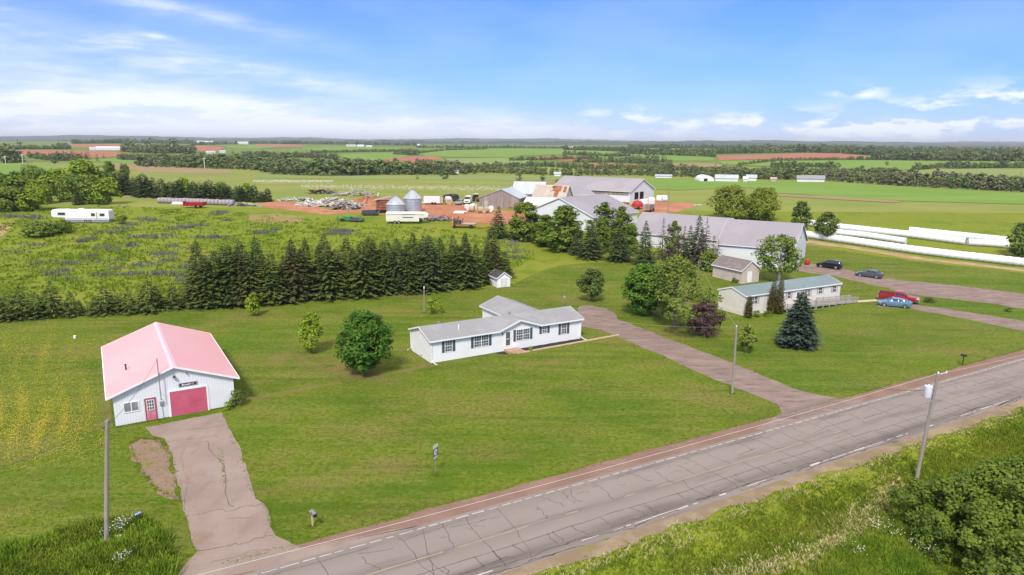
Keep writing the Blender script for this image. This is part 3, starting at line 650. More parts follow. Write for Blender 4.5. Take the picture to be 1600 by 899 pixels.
def trunk_mesh(name, h, r0, mt, seed, limbs=(), lean=0.0):
    r = np.random.default_rng(seed); t = MB(); n = 6
    pts = [(lean * (i / n) ** 2 * h + r.normal(0, .012) * h * (i > 0), r.normal(0, .012) * h * (i > 0), h * i / n - (.15 if i == 0 else 0)) for i in range(n + 1)]
    t.tube(pts, [r0 * (1.3 if i == 0 else 1 - .82 * i / n) for i in range(n + 1)], 7)
    for (z, ex, ey, ez, rr) in limbs:
        i = min(n - 1, int(z / h * n)); p = np.array(pts[i]) + (np.array(pts[i + 1]) - np.array(pts[i])) * (z / h * n - i); e = np.array([ex, ey, ez]); md = (p + e) / 2 + np.array([0, 0, .08 * np.linalg.norm(e - p)])
        t.tube([p, md, e], [rr, rr * .65, rr * .22], 5)
    me = bpy.data.meshes.new(name); me.from_pydata(t.v, [], t.f); me.materials.append(mt); me.update(); return me
def broad(h, R, seed, nclump=60, nleaf=60, leaf=.17, z0=.22, clump=.30, shape=1.0, fill=.35, ragged=.12, top=.8):
    """returns leaf quads and clump centres; crown from z0*h to h, widest at about 45 % of its height"""
    r = np.random.default_rng(seed); cz0, cz1 = h * z0, h; cc = []
    lob = [(r.uniform(0, 6.28), r.uniform(.5, 2.5), r.uniform(-1, 1)) for _ in range(5)]
    for _ in range(nclump):
        a = r.uniform(0, 6.28); v = r.beta(1.15, 1.15); z = cz0 + (cz1 - cz0) * v
        prof = (math.sin(PI * min(1, max(0, (v * .92 + .04))) ** top)) ** (.62 * shape); prof *= 1 + ragged * sum(math.cos(k * 1.3 * (a - p) + 4 * v * s) for p, k, s in lob) / 2.2
        u = r.uniform(fill, 1) ** .6; rr = max(0, R * (prof * u) - R * clump * .45 * u); cc.append((rr * math.cos(a), rr * math.sin(a), min(z, cz1 - R * clump * .55)))
    cc = np.array(cc); C, Nn, sz = [], [], []
    for c in cc:
        cr = R * clump * r.uniform(.65, 1.2); n = int(nleaf * r.uniform(.7, 1.3)); d = unit(r.normal(0, 1, (n, 3))); rad = cr * r.uniform(.25, 1, (n, 1)) ** .5
        p = c + d * rad * np.array([1, 1, .72]); C.append(p); o = unit(p - np.array([0, 0, h * (z0 + .2)]))
        Nn.append(unit(d * .55 + o * .5 + np.array([0, 0, .45]) + r.normal(0, .42, (n, 3)))); sz.append(leaf * r.uniform(.6, 1.3, n))
    C = np.concatenate(C); Nn = np.concatenate(Nn); sz = np.concatenate(sz)
    t = unit(np.cross(Nn, r.normal(0, 1, Nn.shape))); s2 = np.cross(Nn, t)
    Q = leaf_quads(C, t, s2, sz, sz * .72); Q[..., 2] = np.maximum(Q[..., 2], .05); return Q, cc
class Template:
    def __init__(s, crown, trunk, h): s.crown = crown; s.trunk = trunk; s.h = h
def t_conifer(key, h, R, seed, leafm, barkm='bark', **kw):
    Q = conifer(h, R, seed, **kw); return Template(quad_mesh('crown', Q, M[leafm]), trunk_mesh('trunk', h * .96, .016 * h, M[barkm], seed), h)
def t_broad(h, R, seed, leafm, barkm='bark', limbs=16, r0=None, **kw):
    Q, cc = broad(h, R, seed, **kw); r = np.random.default_rng(seed + 1); sel = cc[r.permutation(len(cc))[:limbs]]
    lb = [(max(h * .10, c[2] * r.uniform(.35, .7)), c[0] * .9, c[1] * .9, c[2], .007 * h) for c in sel]
    return Template(quad_mesh('crown', Q, M[leafm]), trunk_mesh('trunk', h * .8, r0 or .018 * h, M[barkm], seed, lb), h)
def plant_tree(tp, name, cat, px, py, top, label, group=None, wide=1.0, b=None, h=None, parts=('crown', 'trunk')):
    b = spot(px, py) if b is None else b; h = height_to(b, top) if h is None else h; k = h / tp.h * (1.0 if b is not None else 1)
    t = thing(name, label, cat, b, rng.uniform(0, 6.28), group, (k * wide, k * wide, k)); link(parts[0], tp.crown, t)
    if tp.trunk: link(parts[1], tp.trunk, t)
    return t
ORD = ['first', 'second', 'third', 'fourth', 'fifth', 'sixth', 'seventh', 'eighth', 'ninth', 'tenth', 'eleventh', 'twelfth', 'thirteenth', 'fourteenth', 'fifteenth', 'sixteenth', 'seventeenth', 'eighteenth', 'nineteenth', 'twentieth',
       'twenty-first', 'twenty-second', 'twenty-third', 'twenty-fourth', 'twenty-fifth', 'twenty-sixth', 'twenty-seventh', 'twenty-eighth', 'twenty-ninth', 'thirtieth']

SPR = [t_conifer('s', 8.5, 2.75, 11 + i, ('spruce', 'spruce', 'spruce_dark', 'spruce', 'spruce_old')[i], nlev=38, nb=14, ns=7, size=.40, power=(.70, .80, .72, .66, .82)[i]) for i in range(5)]
SPD = [t_conifer('s', 8.0, 2.85, 31 + i, 'spruce_dark', nlev=36, nb=13, ns=7, size=.38) for i in range(3)]
SMALL = [t_conifer('s', 3.8, 1.95, 51 + i, 'spruce', nlev=20, nb=9, ns=5, size=.34) for i in range(3)]
CED = [t_conifer('s', 6.0, 2.5, 61 + i, 'spruce_dark', nlev=24, nb=10, ns=5, size=.55, power=.50) for i in range(3)]
DEAD = [t_conifer('s', 8.5, 1.8, 71 + i, 'spruce_brown', nlev=32, nb=9, ns=5, size=.30, thin=.22, wild=.2) for i in range(2)]
BUSH = [t_broad(6.0, 3.4, 81 + i, 'leaf_mid', nclump=46, nleaf=34, leaf=.30, z0=.03, clump=.36, limbs=8) for i in range(3)] + [t_broad(6.0, 3.2, 86, 'leaf_light', nclump=46, nleaf=34, leaf=.30, z0=.03, clump=.36, limbs=8)]
BIRCH = [t_broad(9.0, 2.5, 91 + i, 'leaf_birch', 'pale_bark', nclump=105, nleaf=40, leaf=.19, z0=.06, clump=.28, fill=.1, ragged=.3, limbs=18, top=.62) for i in range(2)]
MIXT = [t_broad(9.0, 3.0, 95 + i, 'leaf_mid', 'bark', nclump=115, nleaf=54, leaf=.23, z0=.03, clump=.28, fill=.15, ragged=.25, limbs=16, top=.75) for i in range(3)]

# the tall dark spruce row behind the lawn
base_l = np.array([(303, 479), (400, 476.5), (500, 463.5), (600, 457), (690, 451), (750, 447), (765, 441), (797, 434)]); top_l = np.array([(303, 412), (325, 398), (345, 386), (400, 392), (440, 391), (480, 384), (520, 384), (560, 385), (600, 378), (640, 378), (690, 367), (720, 374), (760, 379), (797, 389)])
xs = np.linspace(306, 795, 29)
for i, x in enumerate(xs):
    x = x + rng.normal(0, 3.5); by = np.interp(x, *base_l.T) + rng.normal(0, 1.2); ty = np.interp(x, *top_l.T) + rng.normal(0, 5) - (5 if i % 3 == 0 else 0)
    plant_tree(SPR[rng.choice(5, p=(.28, .25, .17, .2, .10))], 'spruce_tree', 'spruce', x, by, ty, '%s spruce from the left end of the tall dark row behind the lawn' % ORD[i], 'spruces in the tall row behind the lawn', rng.uniform(.98, 1.2) * (.85 if x > 750 else 1))
for i, x in enumerate(np.linspace(322, 780, 15)):
    x = x + rng.normal(0, 5); b = spot(x, np.interp(x, *base_l.T)); b = b + np.array([-1.3, 2.6, 0]); b[2] = ground_z(b[0], b[1])
    plant_tree(SPR[rng.choice(5, p=(.28, .25, .17, .2, .10))], 'spruce_tree', 'spruce', 0, 0, 0, '%s spruce top from the left showing between the front spruces of the tall row' % ORD[i], 'spruces in the rear of the tall row', rng.uniform(.85, 1.05), b, rng.uniform(8.2, 10.2))
sb = np.array([(-30, 502), (0, 500), (100, 494), (200, 488), (298, 481)]); st = np.array([(-30, 458), (0, 456), (45, 452), (90, 447), (140, 456), (165, 450), (205, 455), (235, 442), (262, 446), (298, 452)])
for i, x in enumerate(np.linspace(-22, 290, 16)):
    x = x + rng.normal(0, 4); plant_tree(SMALL[rng.integers(3)], 'young_spruce', 'spruce', x, np.interp(x, *sb.T) + rng.normal(0, 1), np.interp(x, *st.T) + rng.normal(0, 5), '%s young spruce from the left in the low row above the pink-roofed garage' % ORD[i], 'young spruces in the low row', rng.uniform(.9, 1.25))

# trees standing alone about the house lots
YT = [
    ('maple_tree', t_broad(7.1, 3.05, 101, 'leaf_maple', nclump=190, nleaf=62, leaf=.16, z0=.15, clump=.23, fill=.45, ragged=.13, top=.78, limbs=22, r0=.15), 568, 586, 487, 'big rounded deep green maple on the lawn beside the white bungalow', 1.0),
    ('young_maple_tree', t_broad(4.7, 1.55, 102, 'leaf_light', nclump=60, nleaf=40, leaf=.15, z0=.14, clump=.30, ragged=.25, limbs=12), 487, 551, 489, 'small yellow-green tree left of the big rounded maple', 1.0),
    ('sapling', t_broad(3.0, 1.05, 103, 'leaf_light', nclump=30, nleaf=30, leaf=.14, z0=.12, clump=.34, ragged=.25, limbs=6), 397, 494, 459, 'small bright sapling at the foot of the tall spruce row', 1.0),
    ('sapling', t_broad(3.0, .95, 104, 'leaf_light', nclump=26, nleaf=26, leaf=.13, z0=.10, clump=.34, ragged=.4, limbs=10), 679, 491, 457, 'thin sapling beside the short grey pole behind the bungalow', 1.0),
    ('oak_tree', t_broad(5.1, 2.1, 105, 'leaf_dark', nclump=90, nleaf=42, leaf=.17, z0=.20, clump=.27, ragged=.22, limbs=16), 924, 471, 420, 'dark rounded tree standing alone at the end of the gravel driveway', 1.0),
    ('lime_tree', t_broad(7.5, 3.1, 106, 'leaf_maple', nclump=130, nleaf=50, leaf=.19, z0=.08, clump=.26, ragged=.16, limbs=16), 1007, 492, 413, 'dense bright green tree left of the airy tall one beside the driveway', 1.2),
    ('ash_tree', t_broad(9.8, 4.2, 107, 'leaf_birch', nclump=130, nleaf=34, leaf=.17, z0=.14, clump=.22, fill=.1, ragged=.42, limbs=34, top=.68, r0=.22), 1053, 513, 400, 'tall airy pale green tree beside the gravel driveway', 1.22),
    ('plum_tree', t_broad(4.75, 2.5, 108, 'leaf_purple', nclump=95, nleaf=44, leaf=.13, z0=.12, clump=.23, fill=.15, ragged=.32, limbs=30, top=.66), 1100, 527, 471, 'rounded purple-leaved tree beside the gravel driveway', 1.0),
    ('young_maple_tree', t_broad(3.6, 1.15, 109, 'leaf_mid', nclump=50, nleaf=38, leaf=.13, z0=.16, clump=.30, ragged=.2, limbs=10), 1166, 552, 506, 'small green tree just right of the pole beside the driveway', 1.0),
    ('blue_spruce', t_conifer('b', 7.0, 2.6, 110, 'spruce_blue', nlev=44, nb=20, ns=8, size=.40, power=.70, bare=.03, wild=.0, droop=.2), 1247, 541, 456, 'broad blue-grey spruce in front of the green-roofed mobile home', 1.0),
    ('arborvitae', t_conifer('a', 3.4, .62, 111, 'cedar', nlev=32, nb=14, ns=3, size=.19, wild=.02, power=.42, droop=-.5, bare=.01), 1169, 497, 463, 'narrow arborvitae at the corner window of the mobile home', 1.0),
    ('arborvitae', t_conifer('a', 5.6, .72, 112, 'cedar', nlev=46, nb=14, ns=3, size=.19, wild=.02, power=.40, droop=-.5, bare=.01), 1206, 490, 437, 'narrow arborvitae left of its pair before the mobile home', 1.0),
    ('arborvitae', t_conifer('a', 5.6, .75, 113, 'cedar', nlev=46, nb=14, ns=3, size=.19, wild=.02, power=.40, droop=-.5, bare=.01), 1217, 491, 436, 'narrow arborvitae right of its pair before the mobile home', 1.0),
    ('ash_tree', t_broad(8.6, 4.6, 114, 'leaf_mid', 'grey_wood', nclump=105, nleaf=36, leaf=.20, z0=.24, clump=.22, fill=.3, ragged=.42, limbs=30, r0=.24), 1217, 440, 367, 'spreading ragged tree between the white barn and the mobile home', 1.12),
    ('maple_tree', t_broad(7.4, 2.7, 115, 'leaf_dark', nclump=80, nleaf=34, leaf=.24, z0=.10, clump=.30, limbs=10), 1249, 363, 315, 'dark oval tree left of its round neighbour by the silage rows', 1.0),
    ('maple_tree', t_broad(6.8, 3.0, 116, 'leaf_dark', nclump=80, nleaf=36, leaf=.24, z0=.20, clump=.30, limbs=10), 1289, 376, 331, 'dark round tree on a short trunk at the end of a silage row', 1.0),
    ('maple_tree', t_broad(7.4, 3.2, 117, 'leaf_dark', nclump=80, nleaf=36, leaf=.25, z0=.08, clump=.30, limbs=10), 1597, 403, 347, 'dark tree cut by the picture edge above the silage rows', 1.0),
    ('willow', t_broad(9.5, 6.0, 118, 'leaf_olive', nclump=120, nleaf=46, leaf=.30, z0=.03, clump=.26, ragged=.15, limbs=20), 1140, 342, 290, 'broad olive willow clump behind the lavender barn roof', 1.0),
    ('willow', t_broad(9.5, 5.6, 119, 'leaf_olive', nclump=120, nleaf=46, leaf=.30, z0=.03, clump=.26, ragged=.15, limbs=20), 1190, 344, 293, 'olive willow clump nearer the barn gable end', 1.0),
]
for nme, tp, x, y, ty, lab, w in YT: plant_tree(tp, nme, 'tree', x, y, ty, lab, None, w)

# the mixed belt of trees in front of the barns
BELT = [
    (SPD[0], 'spruce_tree', 779, 371, 322, 1.05, 'blue-green spruce standing just left of the mixed belt before the barns'),
    (SPD[1], 'spruce_tree', 806, 374, 330, .85, 'slim spruce right beside the leftmost blue-green spruce of the belt'),
    (MIXT[0], 'aspen_tree', 822, 376, 316, .95, 'tall green aspen beside the weathered barn'),
    (MIXT[1], 'aspen_tree', 851, 385, 336, 1.0, 'bushy aspen before the white gable of the middle barn'),
    (MIXT[2], 'aspen_tree', 881, 392, 322, .95, 'tall aspen before the white gable of the middle barn'),
    (SPD[2], 'spruce_tree', 903, 398, 346, .8, 'slim dark spruce between the aspens of the belt'),
    (SPD[0], 'spruce_tree', 921, 404, 343, 1.0, 'broad dark spruce left of the tall birches'),
    (BIRCH[0], 'birch_tree', 944, 386, 316, 1.0, 'tall pale birch rising before the lavender roof'),
    (BIRCH[1], 'birch_tree', 970, 388, 323, .95, 'second tall birch beside the barn corner'),
    (MIXT[1], 'aspen_tree', 936, 396, 345, .8, 'low bushy aspen under the tall birches'),
    (SPD[1], 'spruce_tree', 967, 408, 350, 1.05, 'broad dark spruce below the second birch'),
    (MIXT[0], 'aspen_tree', 986, 398, 350, .6, 'thin green aspen at the barn corner'),
    (SPD[2], 'spruce_tree', 1007, 413, 345, .8, 'tall spruce with clear tiers before the barn wall'),
    (DEAD[0], 'dying_spruce', 1034, 406, 340, .8, 'thin bare dying spruce before the left part of the long barn'),
    (DEAD[1], 'dying_spruce', 1043, 409, 349, .8, 'shorter dying spruce beside the thin bare one'),
    (BIRCH[0], 'birch_tree', 1051, 408, 345, .65, 'slender birch among the dying spruces'),
    (DEAD[0], 'dying_spruce', 1067, 414, 352, .9, 'ragged grey spruce among the dying ones'),
    (SPD[0], 'spruce_tree', 1076, 415, 352, .75, 'dark spruce in the middle of the dying ones'),
    (SPD[1], 'spruce_tree', 1089, 414, 336, .8, 'tallest spruce of the clump before the barn roof'),
    (DEAD[1], 'dying_spruce', 1101, 413, 340, .85, 'rust-tipped spruce right of the tallest one before the barn roof'),
    (DEAD[1], 'dying_spruce', 1120, 416, 374, 1.2, 'greyish half-bare spruce before the wall of the near barn'),
    (DEAD[0], 'dying_spruce', 1094, 419, 362, 1.3, 'wide brown-grey spruce under the tallest one before the barn'),
    (DEAD[1], 'dying_spruce', 1058, 413, 358, 1.1, 'rust-brown spruce next to the slender birch'),
    (DEAD[0], 'dying_spruce', 1113, 418, 368, 1.2, 'low brown spruce at the right end of the belt'),
    (BUSH[1], 'alder_bush', 1107, 424, 389, .75, 'green alder bush under the rust-tipped spruce'),
    (BUSH[3], 'alder_bush', 1058, 426, 399, .7, 'light green bush behind the airy tall tree'),
    (BUSH[3], 'alder_bush', 1010, 424, 412, .9, 'low yellow-green bush at the foot of the tiered spruce'),
]
for tp, nme, x, y, ty, w, lab in BELT: plant_tree(tp, nme, 'tree', x, y, ty, lab, None, w * (1.38 if tp in MIXT or tp in BIRCH else 1.08))

# thicket at the left beyond the camper, and the hedge of dark trees behind it
TH = []
for rowi, (yb, dy, n, x0, x1, hh) in enumerate(((298, 4, 9, -10, 200, 34), (308, 3, 9, -12, 190, 36), (319, 3, 9, -15, 172, 38), (330, 3, 5, -15, 60, 34))):
    for i in range(n):
        x = x0 + (x1 - x0) * (i + .5) / n + rng.normal(0, 6); y = yb + rng.normal(0, dy * .5)
        b = spot(x, y); rr = rng.random()
        if rr < .16: tp, nme, cat, lb = SPD[rng.integers(3)], 'spruce_tree', 'tree', 'dark young spruce standing in the thicket beyond the white camper'
        elif rr < .42: tp, nme, cat, lb = BUSH[3], 'willow_bush', 'bush', 'light yellow-green willow bush in the thicket beyond the white camper'
        else: tp, nme, cat, lb = BUSH[rng.integers(3)], 'alder_bush', 'bush', 'mid green alder bush in the thicket beyond the white camper'
        plant_tree(tp, nme, cat, x, y, y - hh - rng.normal(0, 5), lb, {'s': 'young spruces in the left thicket', 'w': 'willow bushes in the left thicket', 'a': 'alder bushes in the left thicket'}[nme[0]], rng.uniform(.85, 1.2), b)
plant_tree(BUSH[3], 'willow', 'tree', 133, 297, 249, 'big light green willow rising above the left thicket', None, 1.15)
plant_tree(MIXT[1], 'aspen_tree', 'tree', 172, 284, 252, 'dark rounded tree behind the light green willow', None, 1.1)
plant_tree(MIXT[2], 'aspen_tree', 'tree', 197, 276, 257, 'small round tree on the edge of the tan field', None, 1.1)
plant_tree(BUSH[0], 'alder_bush', 'bush', 62, 369, 347, 'long low green bush in front of the camper', None, 2.3)
plant_tree(BUSH[1], 'alder_bush', 'bush', 100, 364, 344, 'rounded bush under the camper nose', None, 1.5)
plant_tree(BUSH[2], 'alder_bush', 'bush', 191, 350, 336, 'small bush at the rear end of the camper', None, 1.1)
cb = np.array([(170, 303), (240, 310), (330, 314), (426, 317)]); ct = np.array([(170, 270), (182, 272), (240, 277), (300, 283), (340, 288), (380, 290), (426, 297)])
for i, x in enumerate(np.linspace(177, 421, 26)):
    x = x + rng.normal(0, 2.5); plant_tree(CED[rng.integers(3)], 'hedge_tree', 'tree', x, np.interp(x, *cb.T) - rng.uniform(0, 2), np.interp(x, *ct.T) + rng.normal(0, 2.6), '%s dark tree from the left in the hedge behind the row of bales' % ORD[i], 'dark trees in the hedge behind the bales', rng.uniform(.9, 1.2))
for i, x in enumerate((290, 345, 385)): plant_tree(BUSH[3 if i != 1 else 0], 'alder_bush', 'bush', x, np.interp(x, *cb.T) - 2, np.interp(x, *ct.T) - 4, ['light leafy bush showing above the hedge behind the red machine', 'leafy bush showing above the right half of the hedge', 'small light bush near the right end of the hedge'][i], None, .8)

# foundation and border shrubs
SHR = [t_broad(1.3, .8, 121 + i, ('leaf_mid', 'leaf_dark', 'leaf_light')[i], nclump=26, nleaf=30, leaf=.085, z0=.02, clump=.36, limbs=6) for i in range(3)]
for x, y, ty, k, w, lab in ((357, 640, 628, 2, 1.1, 'pale green shrub at the front corner of the garage'), (371, 634, 609, 1, .9, 'dark shrub at the side wall of the garage'), (1182, 495, 485, 0, 1.1, 'shrub beside the corner arborvitae of the mobile home'),
                         (1200, 495, 485, 0, 1.3, 'shrub left of the paired arborvitae'), (1149, 442, 434, 0, 1.6, 'small shrub before the brown-roofed shed'), (1452, 473, 465, 1, 1.9, 'low dark shrub between the pickup and the farm lane'),
                         (1576, 487, 481, 0, 1.7, 'low shrub on the strip between the two lanes'), (829, 549, 541, 2, .8, 'small plant in the mulch bed before the bungalow')):
    plant_tree(SHR[k], 'shrub', 'shrub', x, y, ty, lab, None, w, parts=('foliage', 'stems'))

# alder thicket on the near side of the road
ALD = [t_broad(3.6, 2.0, 131 + i, 'leaf_alder', nclump=120, nleaf=64, leaf=.095, z0=.02, clump=.22, fill=.12, ragged=.42, limbs=20, r0=.05, top=.7) for i in range(4)]
for i, (x, y, ty, w, lab) in enumerate(((1437, 818, 752, .95, 'alder bush at the foot of the transformer pole'), (1490, 842, 748, .9, 'alder bush right of the one at the transformer pole'), (1455, 868, 800, .8, 'lowest alder bush next to the white flowers'),
                                     (1540, 830, 722, .95, 'tall alder bush in the middle of the roadside thicket'), (1590, 800, 712, .9, 'alder bush at the picture edge, farthest from the camera'), (1530, 892, 792, .9, 'alder bush low in the corner thicket, next to the tall grass'),
                                     (1600, 880, 750, .95, 'big alder bush at the picture edge in the corner thicket'), (1590, 960, 835, .9, 'alder bush filling the bottom corner of the picture'), (1660, 850, 725, 1.0, 'alder bush mostly beyond the picture edge'), (1500, 800, 742, .8, 'alder bush at the back of the thicket below the verge'))):
    plant_tree(ALD[i % 4], 'alder_bush', 'bush', x, y, ty, lab, 'alder bushes in the roadside thicket', w, parts=('foliage', 'stems'))

# ---- far trees: light versions, each one mesh
def far_tree(seed, kind):
    r = np.random.default_rng(seed)
    if kind == 'c': Q = conifer(10, 2.1, seed, nlev=12, nb=6, ns=2, size=.95, power=.8)
    else:
        Q, _ = broad(9, 3.6, seed, nclump=26, nleaf=9, leaf=.75, z0=.05, clump=.38)
    return Q
FB = [far_tree(200 + i, 'b') for i in range(5)]; FC = [far_tree(220 + i, 'c') for i in range(3)]
def stub(Qs):
    k = .18; t = []
    for a in range(4):
        p = [(k * math.cos(a * PI / 2 + .8), k * math.sin(a * PI / 2 + .8)), (k * math.cos(a * PI / 2 + 2.37), k * math.sin(a * PI / 2 + 2.37))]
        t.append([(*p[0], -.3), (*p[1], -.3), (*p[1], 3), (*p[0], 3)])
    return np.array(t)
FARM = {}
for k, lst, mt in (('b', FB, 'far_leaf'), ('c', FC, 'far_needle'), ('g', FB, 'far_grey')):
    FARM[k] = []
    for q in lst:
        s_ = stub(q); FARM[k].append(quad_mesh('far_tree', np.concatenate([q, s_]), [M[mt], M['bark']], [0] * len(q) + [1] * len(s_)))
def one_far(kind, px, py, hpx, label, group, name=None, wide=1.0, b=None):
    b = spot(px, py) if b is None else b; h = height_to(b, py - hpx) if hpx else 9
    me = FARM[kind][rng.integers(len(FARM[kind]))]; o = link(name or {'b': 'tree', 'c': 'spruce_tree', 'g': 'tree'}[kind], me)
    o.location = tuple(b); o.rotation_euler = (0, 0, rng.uniform(0, 6.28)); k = h / (10 if kind == 'c' else 9); o.scale = (k * wide, k * wide, k)
    return tag(o, label, 'tree', group)
def wood(name, label, pts, hpx, step, rows=3, mixk=(.6, .3, .1), deep=5.0, jit=.24):
    """a far-off wood reading as one mass: rows of trees along a line seen in the photograph"""
    pts = np.array(pts, float); Qs = {0: [], 1: [], 2: []}
    seglen = np.hypot(*np.diff(pts, axis=0).T); cum = np.concatenate([[0], np.cumsum(seglen)]); n = max(2, int(cum[-1] / step))
    for rw in range(rows):
        for i in range(n):
            u = (i + rng.uniform(0, 1)) / n * cum[-1]; x = np.interp(u, cum, pts[:, 0]); y = np.interp(u, cum, pts[:, 1])
            b = spot(x, y); dirv = b[:2] / np.linalg.norm(b[:2]); b[:2] += dirv * (rw * deep + rng.uniform(0, deep)); b[2] = ground_z(b[0], b[1])
            hh = (hpx(x) if callable(hpx) else hpx) * .78
            h = hh / FOC * np.linalg.norm(b[:2]) * (1 + rng.normal(0, jit)); h = max(h, 1.2)
            k = rng.choice(3, p=mixk); q = (FC if k == 1 else FB)[rng.integers(3)] * (h / (10 if k == 1 else 9)); w = rng.uniform(.9, 1.25); a = rng.uniform(0, 6.28); ca, sa = math.cos(a) * w, math.sin(a) * w
            q = np.stack([q[..., 0] * ca - q[..., 1] * sa, q[..., 0] * sa + q[..., 1] * ca, q[..., 2]], -1) + b; Qs[k].append(q)
    allq, mi = [], []
    for k in range(3):
        if Qs[k]: c = np.concatenate(Qs[k]); allq.append(c); mi += [k] * len(c)
    o = link(name, quad_mesh(name, np.concatenate(allq), [M['far_leaf'], M['far_needle'], M['far_grey']], mi)); return tag(o, label, 'woods', kind='stuff')
# front edge of the wood beyond the hay field: trees one by one, then the mass behind
wl = np.array([(215, 261), (250, 261.5), (330, 263.5), (400, 266), (424, 272), (460, 274), (525, 275), (625, 273), (700, 274), (740, 272)])
for i, x in enumerate(np.linspace(222, 736, 52)):
    x += rng.normal(0, 2.5); kd = 'c' if (x > 600 and rng.random() < .45) or rng.random() < .12 else 'b'; one_far(kd, x, np.interp(x, *wl.T), np.interp(x, [220, 300, 430, 520, 650, 740], [11, 16, 17, 23, 22, 16]) * rng.uniform(.75, 1.2), 'dark conifer in the front edge of the wood beyond the hay field' if kd == 'c' else 'leafy tree in the front edge of the wood beyond the hay field', 'conifers in the wood edge' if kd == 'c' else 'leafy trees in the wood edge', None, rng.uniform(.9, 1.3))
wood('woods', 'mixed wood in a long band beyond the hay field', wl - [0, 1.2], lambda x: np.interp(x, [220, 300, 430, 520, 650, 740], [12, 17, 18, 24, 20, 14]), 6, 4, (.66, .24, .1), 7)
one_far('b', 695, 280, 16, 'round dark tree standing alone in front of the wood edge', None, 'oak_tree'); one_far('c', 652, 280, 13, 'narrow dark conifer in front of the wood edge', None); one_far('b', 811, 283, 17, 'round dark tree standing before the far green strip left of the barns', None, 'oak_tree', 1.0)
one_far('b', 848, 283, 12, 'small pale tree on the far green strip left of the barns', None, 'tree'); one_far('b', 870, 286, 6, 'low round bush at the far end of the big white barn', None, 'bush', 1.4)
rl = np.array([(1275, 282), (1330, 286.5), (1400, 291), (1480, 296), (1600, 302), (1680, 307)])
for i, x in enumerate(np.linspace(1284, 1605, 34)):
    x += rng.normal(0, 3); kd = 'g' if rng.random() < .45 else 'b'; one_far(kd, x, np.interp(x, *rl.T) - 1, np.interp(x, [1284, 1400, 1600], [14, 20, 23]) * rng.uniform(.65, 1.15), 'greyish scrubby tree in the far hedge along the pale farm road' if kd == 'g' else 'green bushy tree in the far hedge along the pale farm road', 'grey trees in the hedge along the farm road' if kd == 'g' else 'green trees in the hedge along the farm road', None, rng.uniform(.9, 1.3))
wood('woods', 'scrubby wood behind the hedge along the pale farm road', rl - [0, 2.5], lambda x: np.interp(x, [1284, 1400, 1600], [12, 17, 20]), 7, 3, (.5, .08, .42), 8)
wood('woods', 'tree belt behind the far white farm buildings', [(905, 274.5), (1000, 275), (1090, 278), (1180, 281), (1275, 282)], lambda x: np.interp(x, [905, 1100, 1275], [10, 13, 17]), 6, 4, (.7, .15, .15), 9)
wood('woods', 'hedge belt left of the far white farm buildings', [(742, 270), (800, 272), (860, 274), (905, 275.5)], 12, 6, 3, (.75, .2, .05), 7)
